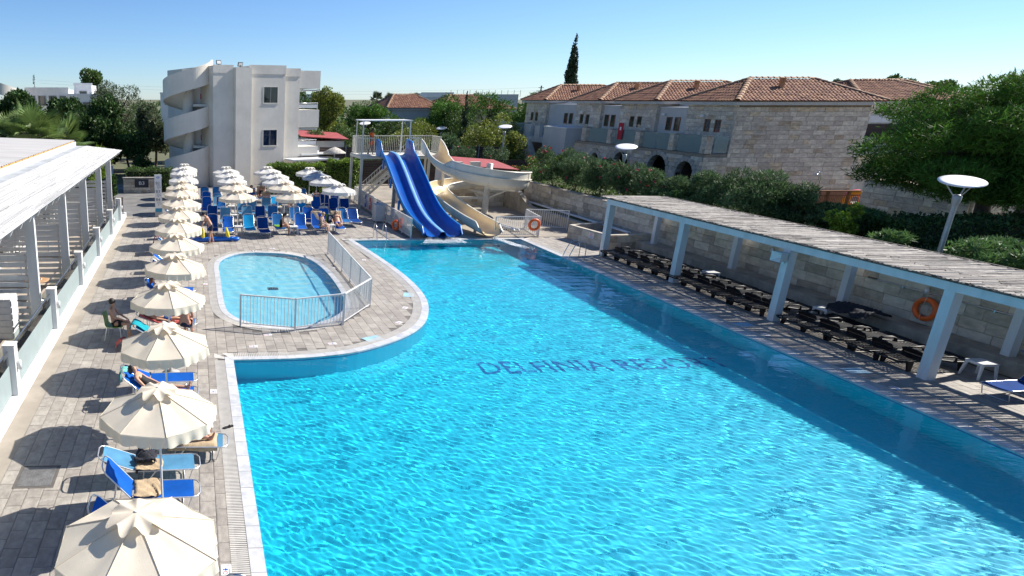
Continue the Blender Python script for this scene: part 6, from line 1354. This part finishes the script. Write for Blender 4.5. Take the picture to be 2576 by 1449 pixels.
for k, (x, y, w, h, mt) in enumerate(((22.0, 78, 6, 5.2, L_MID), (26.5, 81, 6, 5.6, L_PINE), (33.0, 74, 4.5, 6.0, L_YEL), (17.0, 77, 5, 5.0, L_MID), (12.8, 70.5, 4, 4.6, L_OLEA), (30.0, 64.5, 3.6, 4.2, L_YEL))): shrub('leafy_tree', (x, y, 0), w, h, 'full green shrub tree farther back in the thicket, %s' % ['behind the platform', 'right of the platform', 'beside the stone stair', 'left of the platform', 'beside the dark red roof', 'before the stone arch'][k], mt, 7000, .19, blobs=16, group='thicket behind the slide tower')
# --- right garden: oleanders along the limestone wall
OL = [(24.3, 45.2, 3.0, 2.9, 26), (24.5, 42.8, 2.9, 2.3, 16), (24.7, 40.4, 3.0, 2.3, 6), (24.8, 38.2, 2.9, 2.3, 16), (24.9, 36.0, 3.0, 2.3, 16), (25.0, 34.2, 2.4, 1.9, 4), (25.4, 32.2, 3.0, 2.3, 0), (26.0, 30.6, 3.7, 2.65, 0), (26.9, 29.2, 2.8, 2.1, 0), (27.6, 28.1, 2.0, 1.4, 0)]
for k, (x, y, w, h, fl) in enumerate(OL): shrub('oleander', (x, y, 1.55), w, h, '%s behind the limestone wall, %s from the cream slide' % ('oleander with pink blossom' if fl else 'leafy oleander without blossom', ORD[k].replace('nearest', 'first')), L_OLEA, 8500 if k > 5 else 6500, .19, fl, FLOW, asp=4.5, up=.7, group='oleanders along the limestone wall', blobs=16)
shrub('juniper', (24.3, 33.4, 1.5), 1.6, 1.3, 'small light green juniper among the oleanders by the pergola end', L_JUN, 1800, .22, asp=5, up=.5); shrub('lemon_shrub', (26.4, 26.2, 1.5), 1.5, 1.7, 'bright leafy shrub behind the reed roof left of the lamp', L_LIME, 1900, .13, blobs=9); shrub('juniper', (29.6, 28.8, 1.5), 2.6, 1.1, 'light green juniper before the timber railing', L_JUN, 4200, .24, asp=5, up=.6); shrub('juniper', (28.2, 27.3, 1.5), 2.4, 1.1, 'dark green juniper right of the big oleander', L_MID, 3000, .2, asp=4)
hedge('dark_hedge', 27.6, 36.0, 24.8, 26.6, 1.4, 2.55, 'dark clipped hedge under the big pine at the right', L_DARK, 9000, .13)
for k, (x, y, w, h) in enumerate(((24.9, 22.9, 2.0, 1.2), (25.6, 20.0, 2.6, 1.45), (26.9, 18.6, 2.6, 1.3), (27.2, 21.6, 2.6, 1.2))): shrub('juniper', (x, y, 1.5), w, h, 'spreading light green juniper behind the reed roof, %s' % ['left of the tall lamp foot', 'right of the tall lamp foot', 'near the right frame edge', 'behind the tall lamp foot'][k], L_JUN, 4200, .26, asp=5.5, up=.35, group='spreading junipers by the lamp')
shrub('oleander', (26.4, 16.9, 1.5), 2.2, 1.9, 'oleander with dark pink blossom at the right frame edge', L_OLEA, 5000, .2, 14, asp=4.5, up=.7)
SEED[0] = 400
T_('pine_tree', (34.6, 28.0, 0.6), 13.0, 7.7, 'big bushy green pine filling the right side of the view', L_PINE, 130000, .27, .28, 70, asp=7, br=.21, d=9.5, r=.3, up=.4, shell=.5)
for k, (x, y, w, h) in enumerate(((99.5, 92, 7, 10.6), (105, 93, 8, 10.8), (110, 95, 6, 10.3), (97.5, 98, 5, 10.0))): T_('eucalyptus_tree', (x - 6, y, 0), w, h, 'dark feathery tree above the tiled roofs at right, %s' % ['left one', 'middle one', 'right one', 'smallest one'][k], L_OLIVE if k == 3 else L_MID, 7000, .4, .25, 18, br=.25, group='trees on the right skyline')
# --- wide belt of far trees that closes the plain
rng = np.random.default_rng(77); bl = []
for k in range(420):
    y = rng.uniform(150, 900); x = rng.uniform(-.75, 1.75) * y
    bl.append((x, y, 2.2, rng.uniform(3, 7), rng.uniform(3, 7), rng.uniform(2.0, 3.9)))
P, F = leaves(rng, bl, 60000, 1.3, 1.4, .5, .4); o = link('distant_woodland', npmesh('distant_woodland', P, F, L_MID)); tag(o, 'far belt of low green trees closing the plain below the skyline', 'trees', None, 'stuff')
# low ground cover of the gardens
gx = rng.random((26000, 2)); gx = gx * (9.6, 52) + (23.4, 0); q = np.concatenate([gx, np.full((len(gx), 1), 1.58)], 1); t = rng.normal(size=(len(q), 3)); t[:, 2] = abs(t[:, 2]) + .6; t /= np.linalg.norm(t, axis=1)[:, None]; s = np.cross(t, rng.normal(size=(len(q), 3))); s /= np.linalg.norm(s, axis=1)[:, None]; L = rng.uniform(.08, .22, (len(q), 1))
P = np.stack([q, q + t * L * .5 + s * L * .2, q + t * L, q + t * L * .5 - s * L * .2], 1).reshape(-1, 3); o = link('ground_cover', npmesh('ground_cover', P, np.arange(len(P)).reshape(-1, 4), L_MID)); tag(o, 'low green ground cover over the garden beds behind the limestone wall', 'ground cover', None, 'stuff')
# ================================================================== people
SKIN = M('tanned_skin', (0.54, 0.30, 0.195), 0.55, 0.08, 3); SKIN2 = M('fair_skin', (0.62, 0.39, 0.29), 0.55, 0.07, 3); SKIN3 = M('dark_skin', (0.16, 0.08, 0.05), 0.5, 0.08, 3); SKINR = M('sunburnt_skin', (0.52, 0.25, 0.165), 0.55, 0.1, 3)
HAIRB = M('dark_hair', (0.02, 0.014, 0.011), 0.6, 0.2, 20); HAIRW = M('grey_hair', (0.45, 0.43, 0.40), 0.7, 0.15, 20); HAIRY = M('blond_hair', (0.42, 0.30, 0.16), 0.7, 0.15, 20); HAIRR = M('auburn_hair', (0.20, 0.06, 0.02), 0.7, 0.15, 20)
CL = lambda n, c: M(n, c, .8, .12, 6, bump=.2, bscale=25)
NAVYC = CL('navy_cloth', (.012, .02, .06)); ORC = CL('orange_cloth', (.75, .13, .02)); BLKC = CL('black_cloth', (.012, .012, .014)); BLUC = CL('blue_cloth', (.03, .09, .32)); TEALC = CL('teal_cloth', (.0, .27, .33)); FLORC = M('patterned_swimsuit', (.03, .035, .04), .7, .1, 22, col2=(.42, .46, .42), mixsharp=(.5, .56)); REDC = CL('red_cloth', (.5, .05, .06)); SKYC = CL('sky_blue_cloth', (.05, .25, .5))
def skinned(name, V, Ed, Rd, root, mat, parent, lev=2):
    me = bpy.data.meshes.new(name); me.from_pydata(V, Ed, []); o = bpy.data.objects.new(name, me); TMP.collection.objects.link(o)
    sm = o.modifiers.new('skin', 'SKIN'); sm.use_smooth_shade = True
    if not me.skin_vertices: me.skin_vertices  # layer made by the modifier
    for i, d in enumerate(me.skin_vertices[0].data): d.radius = Rd[i] if isinstance(Rd[i], tuple) else (Rd[i], Rd[i]); d.use_root = (i == root)
    ss = o.modifiers.new('sub', 'SUBSURF'); ss.levels = lev; ss.render_levels = lev
    dg = tmp_depsgraph(); m2 = bpy.data.meshes.new_from_object(o.evaluated_get(dg)); m2.name = name; bpy.data.objects.remove(o); bpy.data.meshes.remove(me)
    m2.materials.clear(); m2.materials.append(mat); m2.polygons.foreach_set('use_smooth', [True] * len(m2.polygons)); return link(name, m2, parent)
def body(e, J, skin, k=1.0, belly=1.0):
    V, Ed, Rd = [], [], []
    def add(p, r, to=None):
        V.append(tuple(p)); Rd.append(r)
        if to is not None: Ed.append((to, len(V) - 1))
        return len(V) - 1
    P = {a: Vector(b) for a, b in J.items()}
    pel = add(P['pel'], (.145 * k, .115 * k)); sp = add(P['spi'], (.13 * k * belly, .105 * k * belly), pel); ch = add(P['che'], (.155 * k, .11 * k), sp); up = add(P['che'].lerp(P['nek'], .6), (.10 * k, .075 * k), ch); nk = add(P['nek'], .052 * k, up)
    jaw = add(P['nek'].lerp(P['hed'], .55) + Vector(J.get('fwd', (0.03, 0, 0))) * .5, (.06, .07), nk); hd = add(P['hed'], (.076, .092), jaw); add(P['hed'] + (P['hed'] - P['nek']).normalized() * .085, (.055, .065), hd); add(P['hed'] + Vector(J.get('fwd', (.1, 0, 0))).normalized() * .10 - Vector((0, 0, .015)), .012, hd)
    for s in 'LR':
        sh = add(P['sh' + s], .058 * k, up); el = add(P['sh' + s].lerp(P['el' + s], .5), .048 * k, sh); el = add(P['el' + s], .040 * k, el); fa = add(P['el' + s].lerp(P['wr' + s], .35), .040 * k, el); wr = add(P['wr' + s], .027 * k, fa)
        d = (P['wr' + s] - P['el' + s]).normalized() if 'hd' + s not in P else P['hd' + s].normalized(); lat = d.cross(Vector((0, 0, 1)) if abs(d.z) < .8 else Vector((1, 0, 0))).normalized(); bend = lat.cross(d) * (-1 if lat.cross(d).z > 0 else 1)
        pm = add(P['wr' + s] + d * .06, (.032, .018), wr)
        for f in range(4):
            o0 = P['wr' + s] + d * .085 + lat * (.024 - .016 * f); L = (.036, .042, .040, .030)[f]; a = add(o0, .010, pm); b = add(o0 + d * L * .9 + bend * .008, .009, a); add(o0 + d * L * 1.5 + bend * .03, .007, b)
        t0 = add(P['wr' + s] + d * .03 + lat * .035, .011, wr); add(P['wr' + s] + d * .07 + lat * .055 + bend * .015, .009, t0)
        hp = add(P['hp' + s], (.105 * k, .10 * k), pel); th = add(P['hp' + s].lerp(P['kn' + s], .45), .080 * k, hp); kn = add(P['kn' + s], .056 * k, th); cf = add(P['kn' + s].lerp(P['an' + s], .3), .055 * k, kn); an = add(P['an' + s], .034 * k, cf)
        tv = P['to' + s] - P['an' + s]; hl = add(P['an' + s] - tv * .22, .030, an); bl = add(P['an' + s] + tv * .7, (.036, .024), an); add(P['to' + s], (.034, .017), bl)
    skinned('body', V, Ed, Rd, pel, skin, e)
    f = Vector(J.get('fwd', (.1, 0, 0))).normalized(); u = (P['hed'] - P['nek']).normalized(); sd = f.cross(u).normalized(); m = MB()
    for s in (-1, 1): m.lathe([(0, -.012), (.012, 0), (0, .012)], 8, P['hed'] + f * .083 + sd * s * .032 + u * .008)
    m.build('eyes', HAIRB, e); m = MB(); m.box(P['hed'] + f * .078 - u * .055, (.035, .035, .012)); m.build('mouth', REDC, e)
    for s in (-1, 1): MB().lathe([(0, -.03), (.016, 0), (0, .03)], 8, P['hed'] + sd * s * .083 - f * .005).build('ear', skin, e)
def hair(e, J, mat, long=0, cap=False):
    P = {a: Vector(b) for a, b in J.items()}; f = Vector(J.get('fwd', (.1, 0, 0))).normalized(); u = (P['hed'] - P['nek']).normalized(); sd = f.cross(u).normalized(); V = []; F = []; n, r = 18, 9; rng = np.random.default_rng(5)
    for i in range(r + 1):
        ph = i / r * (2.15 if not cap else 1.7)
        for k in range(n):
            a = 2 * math.pi * k / n; front = math.cos(a); lim = ph * (1 - .34 * max(0, front) if not cap else 1); d = u * math.cos(lim) + (f * math.cos(a) + sd * math.sin(a)) * math.sin(lim); rr = .112 + rng.normal(0, .003) + (.004 if cap else 0); p = P['hed'] + u * .018 + Vector((d.x * rr, d.y * rr, d.z * rr)) - f * .012
            if long and lim > 1.5 and front < .3: p -= u * long * (lim - 1.5) / .65
            V.append(tuple(p))
    F = [(i * n + k, i * n + (k + 1) % n, (i + 1) * n + (k + 1) % n, (i + 1) * n + k) for i in range(r) for k in range(n)]
    link('cap' if cap else 'hair', npmesh('hair', V, F, mat, True), e)
def garment(name, e, J, mat, kind, k=1.0, belly=1.0):
    P = {a: Vector(b) for a, b in J.items()}; V, Ed, Rd = [], [], []
    def add(p, r, to=None):
        V.append(tuple(p)); Rd.append(r)
        if to is not None: Ed.append((to, len(V) - 1))
        return len(V) - 1
    g = .014
    pel = add(P['pel'], (.145 * k + g, .115 * k + g))
    if kind in ('shorts', 'brief', 'suit'):
        if kind != 'suit': add(P['pel'].lerp(P['spi'], .45), (.135 * k * belly + g, .11 * k * belly + g), pel)
        for s in 'LR':
            hp = add(P['hp' + s], (.105 * k + g, .10 * k + g), pel); t = {'shorts': .62, 'brief': .22, 'suit': .2}[kind]; th = add(P['hp' + s].lerp(P['kn' + s], t), (.074 * k + g * 1.4), hp)
    if kind in ('suit', 'shirt'):
        sp = add(P['spi'], (.13 * k * belly + g, .105 * k * belly + g), pel); ch = add(P['che'], (.155 * k + g, .11 * k + g), sp)
        if kind == 'shirt':
            up = add(P['che'].lerp(P['nek'], .62), (.10 * k + g, .075 * k + g), ch)
            for s in 'LR': sh = add(P['sh' + s], .062 * k + g, up); add(P['sh' + s].lerp(P['el' + s], .6), .05 * k + g * 1.3, sh)
        else: add(P['che'].lerp(P['nek'], .3), (.12 * k + g, .09 * k + g), ch)
    skinned(name, V, Ed, Rd, 0, mat, e)
def person(loc, rz, label, J, skin, hairm, clothes, k=1.0, belly=1.0, long=0, capm=None):
    e = E('person', loc, rz, label, 'person'); body(e, J, skin, k, belly)
    if capm: hair(e, J, capm, 0, True)
    else: hair(e, J, hairm, long)
    for nm, mat, kind in clothes: garment(nm, e, J, mat, kind, k, belly)
    return e
def stand(lean=0.0, arms=None, step=.12, h=1.0):
    """upright pose facing +x; lean in radians bends the trunk forward from the hips"""
    c, s = math.cos(lean), math.sin(lean); B = lambda z, x=0, y=0: ((s * z + c * x) * h, y * h, (.93 + c * z - s * x) * h)
    J = dict(pel=(0, 0, .95 * h), spi=B(.20), che=B(.40), nek=B(.56), hed=B(.69, .03), fwd=(c * .1, 0, -s * .1))
    for q, y in (('L', 1), ('R', -1)):
        J.update({'sh' + q: B(.50, 0, y * .19), 'hp' + q: (0, y * .09 * h, .90 * h), 'kn' + q: (.03 + y * step * .4, y * .10 * h, .50 * h), 'an' + q: (-.02 + y * step, y * .11 * h, .075 * h), 'to' + q: (.17 + y * step, y * .13 * h, .028 * h)})
        J.update({'el' + q: B(.24, .02, y * .25), 'wr' + q: B(.01, .08, y * .25)})
    if arms: J.update(arms)
    return J
def sit(zs=.45, back=.12, knee=.0, turn=0.0, arms=None):
    """seated facing +x on a seat of height zs"""
    c, s = math.cos(-back), math.sin(-back); B = lambda z, x=0, y=0: (s * z + c * x, y, zs + .10 + c * z - s * x)
    J = dict(pel=(0, 0, zs + .11), spi=B(.18, -.01), che=B(.37), nek=B(.53, .02), hed=B(.65, .05), fwd=(.1, 0, -.02))
    for q, y in (('L', 1), ('R', -1)):
        J.update({'sh' + q: B(.47, 0, y * .18), 'hp' + q: (.03, y * .095, zs + .09), 'kn' + q: (.44, y * .11, zs + .10 + knee), 'an' + q: (.46 + knee * .3, y * .11, .075 if not knee else .075), 'to' + q: (.66, y * .12, .028), 'el' + q: B(.22, .10, y * .23), 'wr' + q: (.33, y * .12, zs + .22)})
    if arms: J.update(arms)
    return J
def recline(ang=45, bend=.0, cross=0.0, arms=None, zs=.33):
    """on a lounger: head at -x, hinge at -0.28, legs along +x"""
    a = R(ang); c, s = math.cos(a), math.sin(a); hx = -.16; B = lambda t, n=0, y=0: (hx - c * t + s * n, y, zs + .10 + s * t + c * n)
    J = dict(pel=(hx, 0, zs + .105), spi=B(.2), che=B(.40), nek=B(.56, .02), hed=B(.68, .05), fwd=(s * .1, 0, c * .1))
    for q, y in (('L', 1), ('R', -1)):
        kz = bend if y > 0 else bend * .5
        J.update({'sh' + q: B(.50, 0, y * .18), 'hp' + q: (hx + .04, y * .095, zs + .10), 'kn' + q: (hx + .44 - kz * .2, y * .11, zs + .085 + kz), 'an' + q: (hx + .86 - kz * .7, y * (.10 - cross), zs + .06), 'to' + q: (hx + .93 - kz * .7, y * (.11 - cross), zs + .23), 'el' + q: B(.24, -.0, y * .27), 'wr' + q: (hx + .12, y * .25, zs + .12)})
    if arms: J.update(arms)
    return J
person((0.86, 34.55, 0), R(180), 'man with black cap and navy swim shorts bending beside the blue float', stand(.5, dict(elR=(.40, .22, 1.12), wrR=(.52, .20, .86), elL=(.12, -.30, 1.05), wrL=(.02, -.30, .82)), .1), SKIN, HAIRB, [('swim_shorts', NAVYC, 'shorts')], 1.0, 1.15, capm=BLKC)
person((11.95, 46.25, 3.55), R(-40), 'lifeguard in orange shirt and shorts standing on the slide tower', stand(.03), SKIN3, HAIRB, [('shirt', ORC, 'shirt'), ('shorts', ORC, 'shorts')], 1.02)
person((-2.52, 20.1, 0), R(-8), 'young man in dark shorts sitting on the green chair', sit(.44, .15), SKIN, HAIRB, [('swim_shorts', BLKC, 'shorts')], .92)
def at_lounger(i): o = LOUNGE[i]; return tuple(o.location), o.rotation_euler.z
l, r = at_lounger(4); person(l, r, 'sunbather with bare legs on the faded lounger under the second parasol', recline(12, .26, .06), SKINR, HAIRB, [('swim_shorts', TEALC, 'shorts')])
l, r = at_lounger(8); person(l, r, 'sunbather with crossed feet and blue shorts under the fourth parasol', recline(22, .12, .05), SKIN, HAIRB, [('swim_shorts', BLUC, 'shorts')])
person((-0.35, 20.15, 0), R(75), 'man with a bare back sitting on a lounger side under the fourth parasol', sit(.36, -.25), SKINR, HAIRB, [('swim_shorts', NAVYC, 'shorts')], 1.1)
l, r = at_lounger(5); person(l, r, 'dark haired sunbather lying low behind the third near parasol', recline(40, .0), SKIN, HAIRB, [('swimsuit', BLKC, 'suit')], .9)
l, r = at_lounger(9); person(l, r, 'auburn haired sunbather on a lounger below the sixth parasol', recline(40, .1), SKIN2, HAIRR, [('swimsuit', SKYC, 'suit')], .9)
l, r = at_lounger(13); person(l, r, 'sunbather with raised knee on the lounger with the purple towel', recline(40, .3), SKINR, HAIRB, [('swim_shorts', REDC, 'shorts')])
LG = lambda row, x: (tuple(FLN[(row, x)].location), FLN[(row, x)].rotation_euler.z)
l, r = LG('front', 4.75); person((l[0] + .02, l[1] - .55, 0), R(-12), 'woman in a black swimsuit sitting sideways on a front row lounger', sit(.36, -.28, .03), SKIN, HAIRB, [('swimsuit', BLKC, 'suit')], .9, long=.05)
l, r = LG('front', 6.96); person((l[0] + .05, l[1] - .6, 0), R(-25), 'blond woman in a patterned swimsuit sitting on a front row lounger edge', sit(.36, -.1), SKIN2, HAIRY, [('swimsuit', FLORC, 'suit')], 1.05, 1.1)
l, r = LG('front', 8.1); person(l, r, 'grey haired man in blue shorts reclining on the rightmost front lounger', recline(50, .1, .05), SKIN, HAIRW, [('swim_shorts', BLUC, 'shorts')], 1.05, 1.15)
l, r = LG('back', 4.22); person(l, r, 'dark haired woman in blue sitting in the back row', recline(60, .1), SKIN, HAIRB, [('swimsuit', BLUC, 'suit')], .9)
l, r = LG('back', 4.95); person(l, r, 'sunbather with raised arms lying in the back row by the wall', recline(45, .3, 0, dict(elL=(-.75, .3, 1.0), wrL=(-.62, .12, 1.15))), SKINR, HAIRY, [('swimsuit', BLKC, 'suit')], .95)
l, r = LG('back', 5.0); person(l, r, 'grey bearded man leaning back under the middle parasols', recline(55, .1), SKIN, HAIRW, [('swim_shorts', BLKC, 'shorts')], 1.0, 1.15)
person((6.15, 43.2, 0), R(-60), 'person with folded legs and teal shorts under the middle column parasols', sit(.36, -.3), SKIN2, HAIRB, [('swim_shorts', TEALC, 'shorts')], 1.0)
l, r = LG('back', 7.85); person((l[0] + .9, l[1] - .8, 0), r, 'sunbather with raised feet behind the right column of parasols', recline(30, .45), SKINR, HAIRB, [('swim_shorts', REDC, 'shorts')])
lounger((8.75, 47.5, 0), R(-90), 30, 'mid', 'mid blue lounger under the sunbather with raised feet', 'loungers in the lounger field')
# ================================================================== small things
GREENP = M('green_plastic', (0.16, 0.36, 0.03), 0.4, 0.06, 3)
def green_chair(loc, rz, label):
    e = E('plastic_chair', loc, rz, label, 'chair', 'green plastic chairs'); V, F = [], []
    prof = [(.26, .42), (.24, .445), (.0, .43), (-.20, .435), (-.25, .50), (-.30, .70), (-.34, .86)]
    for x, z in prof:
        w = .22 if z < .5 else .21
        for u in range(7): yy = (u / 3 - 1) * w; V.append((x + .03 * (u / 3 - 1) ** 2 * (1 if z > .5 else 0), yy, z + .012 * (u / 3 - 1) ** 2))
    F = [(i * 7 + j, i * 7 + j + 1, (i + 1) * 7 + j + 1, (i + 1) * 7 + j) for i in range(len(prof) - 1) for j in range(6)]
    o = link('shell', npmesh('shell', V, F, GREENP, True), e); md = o.modifiers.new('thick', 'SOLIDIFY'); md.thickness = .015
    for a in (-1, 1):
        MB().tube([(.2, a * .18, .43), (.25, a * .22, 0)], .014, 7).build('leg', ALU, e); MB().tube([(-.2, a * .18, .43), (-.29, a * .22, 0)], .014, 7).build('leg', ALU, e)
green_chair((-2.52, 20.1, 0), R(-8), 'green plastic chair with metal legs under the seated young man'); green_chair((7.75, 38.1, 0), R(-95), 'green plastic chair holding a dark backpack among the front loungers')
def drape(name, path, w, mat, label, loc, rz, y0=0.0, wr=.012, cat='towel', seed=1, hang=.0):
    """cloth laid along a path of (x, z) points, width w, with folds; hang lets the long edges drop"""
    P = spline([(x, 0, z) for x, z in path], 6); rng = np.random.default_rng(seed); n2 = 14; V = []; ph = rng.uniform(0, 6.28, 8)
    for i, p in enumerate(P):
        for j in range(n2 + 1):
            u = j / n2 * 2 - 1; t = i / len(P); f = sum(math.sin((3 + 2 * q) * u + 7 * t * (q + 1) + ph[q]) / (q + 1.5) for q in range(5)) * wr
            dz = -hang * max(0, abs(u) - .78) / .22
            V.append((p.x + f * .5, y0 + u * w / 2 * (1 + .04 * math.sin(9 * t + ph[5])), p.z + abs(f) + .006 + dz))
    F = [(i * (n2 + 1) + j, i * (n2 + 1) + j + 1, (i + 1) * (n2 + 1) + j + 1, (i + 1) * (n2 + 1) + j) for i in range(len(P) - 1) for j in range(n2)]
    e = E(name, loc, rz, label, cat); o = link('cloth', npmesh('cloth', V, F, mat, True), e); md = o.modifiers.new('thick', 'SOLIDIFY'); md.thickness = .012; return e
BEIGE = M('beige_towel', (0.50, 0.38, 0.24), .95, .12, 9, bump=.5, bscale=60); PURP = M('mauve_towel', (0.20, 0.095, 0.13), .95, .12, 9, bump=.4, bscale=60); CYT = M('turquoise_towel', (0.0, 0.30, 0.36), .95, .12, 9, bump=.4, bscale=60); CORT = M('coral_towel', (0.62, 0.14, 0.13), .95, .12, 9, bump=.4, bscale=60); DCL = M('dark_grey_cloth', (0.022, 0.024, 0.035), .85, .2, 8, bump=.4, bscale=30); MINT = M('mint_towel', (0.13, 0.46, 0.42), .95, .1, 9)
l, r = at_lounger(2); drape('towel', [(-.25, .34), (.1, .345), (.24, .345)], .58, BEIGE, 'crumpled beige towel on the royal blue lounger, third in the near row', l, r, 0, .035, seed=2)
l, r = at_lounger(3); drape('towel', [(-.3, .36), (-.05, .345), (.22, .345)], .42, BEIGE, 'beige towel on the faded lounger below the dark clothes', l, r, -.12, .03, seed=3); drape('clothes', [(-.32, .40), (-.1, .44), (.1, .39)], .42, DCL, 'heap of dark clothes on the faded lounger behind the near parasol', l, r, .06, .08, 'clothes', 4)
l, r = at_lounger(4); drape('towel', [(-.3, .345), (.2, .345), (.72, .345)], .62, BEIGE, 'long beige towel under the legs of the near sunbather', l, r, 0, .02, seed=5, hang=.12)
l, r = at_lounger(5); drape('towel', [(-.80, .80), (-.97, .78), (-1.0, .45)], .35, MINT, 'mint green towel hanging from a lounger head behind the third parasol', l, r, .25, .02, seed=6)
l, r = at_lounger(7); drape('towel', [(-1.1, .55), (-.95, .78), (-.6, .56), (-.3, .36), (0, .35)], .5, CYT, 'turquoise towel draped over the lounger back beside the seated man', l, r, 0, .03, seed=7); drape('towel', [(-1.5, .10), (-1.3, .3), (-1.1, .12)], .4, CORT, 'coral towel slumped on the paving beside the turquoise towel', l, r, -.25, .05, seed=8)
l, r = at_lounger(8); drape('towel', [(-.9, .60), (-.5, .44), (-.2, .345), (.4, .345)], .62, CORT, 'coral towel under the sunbather below the fourth parasol', l, r, 0, .02, seed=9); drape('clothes', [(-1.0, .64), (-.8, .66), (-.65, .56)], .35, DCL, 'dark shirt and camera strap at the head of the fourth parasol lounger', l, r, .05, .05, 'clothes', 10)
l, r = at_lounger(13); drape('towel', [(-.7, .85), (-.93, .90), (-1.05, .60), (-1.1, .12)], .9, PURP, 'mauve towel hung over a lounger head beside the terrace walk', l, r, .1, .03, seed=11)
l, r = at_lounger(12); drape('towel', [(-.3, .345), (.1, .345), (.4, .345)], .55, BEIGE, 'pale printed towel on a lounger under the seventh parasol', l, r, 0, .04, seed=12); drape('black_bag', [(.42, .36), (.6, .50), (.8, .36)], .4, BLKC, 'black soft bag lying on the lounger under the seventh parasol', l, r, 0, .04, 'bag', 13)
for row, x, s in (('front', 6.96, 14), ('front', 8.1, 15), ('back', 4.95, 16), ('back', 5.0, 17)): l, r = LG(row, x); a = R(56); drape('towel', [(-.34, .36), (-.55, .40 + .3), (-.28 - .82 * math.cos(a) * 1.0, .36 + .82 * math.sin(a)), (-.28 - .9 * math.cos(a), .30 + .7 * math.sin(a))], .62, BEIGE, 'beige towel over the back of %s' % {14: 'the lounger with the blond woman', 15: 'the lounger with the grey haired man', 16: 'the back row lounger by the wall', 17: 'the lounger with the bearded man'}[s], l, r, 0, .02, seed=s)
drape('towel', [(-.3, .345), (0, .35), (.3, .345)], .5, GREENP, 'green towel on the front row lounger under the seated woman', *LG('front', 4.75), 0, .03, seed=19)
drape('dark_cover', [(21.2, .42), (21.5, .62), (21.9, .58), (22.2, .50)], 1.3, DCL, 'crumpled dark cover heaped on a black lounger by the bench ledge', (0, 0, 0), 0, 20.2, .09, 'cover', 20)
# backpack with the letter R
e = E('backpack', (7.74, 37.98, .45), R(-5), 'dark backpack with a white letter R on the green chair', 'backpack'); m = MB(); m.prism([(-.17, 0), (.17, 0), (.18, .3), (.12, .44), (-.12, .44), (-.18, .3)], -.09, .09, 'y'); m.build('bag', NAVYC, e); m = MB(); m.prism([(-.13, .03), (.13, .03), (.13, .2), (-.13, .2)], -.13, -.091, 'y'); m.build('front_pocket', NAVYC, e); o = link('lettering', fit(textmesh('R', 1, SIGNW), .17, .22), e, (-.08, -.132, .14)); o.rotation_euler = (R(90), 0, 0); MB().tube([(-.04, 0, .43), (0, 0, .5), (.04, 0, .43)], .01, 6).build('handle', BLKC, e)
# blue inflatable with yellow uprights
BVIN = M('blue_vinyl', (0.005, 0.12, 0.55), 0.28, 0.05, 2); YVIN = M('yellow_vinyl', (0.78, 0.66, 0.04), 0.3, 0.05, 2)
e = E('inflatable_float', (1.05, 35.05, 0), R(6), 'long blue inflatable float with two yellow upright tubes behind the bending man', 'inflatable'); m = MB(); m.tube([(-1.35, 0, .12), (-1.2, 0, .13), (.75, 0, .13), (.95, -.05, .13)], [.06, .12, .12, .11], 12); m.build('beam', BVIN, e); m = MB(); m.tube([(1.08 + .2 * math.cos(a), .14 * math.sin(a), .12) for a in [i / 20 * 2 * math.pi for i in range(20)]], .085, 10, closed=True); m.build('end_ring', BVIN, e)
for x, t in ((-.62, .0), (.75, -.12)): MB().tube([(x, 0, .18), (x + t * .3, 0, .3), (x + t, 0, .62), (x + t * 1.1, 0, .74)], [.09, .10, .085, .03], 10).build('upright', YVIN, e)
# sandals, bottle, cups, tiny clutter
for k, (x, y, a) in enumerate(((0.72, 13.95, 30), (5.2, 36.5, 10), (5.45, 36.42, -20), (-1.3, 18.6, 60))): e = E('sandal', (x, y, 0), R(a), ['dark sandal on the grate beside the third near parasol', 'dark shoe under the front row table, left one', 'dark shoe under the front row table, right one', 'sandal on the paving near the coral towel'][k], 'shoe', 'shoes on the paving'); MB().prism([(-.13, -.04), (.0, -.045), (.12, -.04), (.14, 0), (.12, .045), (0, .04), (-.13, .04), (-.15, 0)], 0.003, .025).build('sole', BLKC, e); MB().tube([(.04, -.045, .02), (.03, 0, .06), (.04, .045, .02)], .012, 6).build('strap', DCL, e)
for k, (x, y, z, mt) in enumerate(((5.55, 37.1, .45, SIGNW), (2.6, 37.25, .45, SIGNW), (5.6, 43.9, .45, YVIN), (7.7, 37.35, .45, SIGNW), (21.35, 20.9, .45, BLKC))): o = MB().lathe([(0, 0), (.03, 0), (.036, .1), (.033, .1), (.028, .01), (0, .01)], 12).build('cup', mt, None, (x, y, z)); tag(o, ['white cup on the table by the woman in black', 'white cup on the left front table', 'yellow cup on the table in the middle column', 'white cup on the table between the two front sunbathers', 'black cup on the stool under the pergola'][k], 'cup', 'cups on the tables')
bpy.data.scenes.remove(TMP)
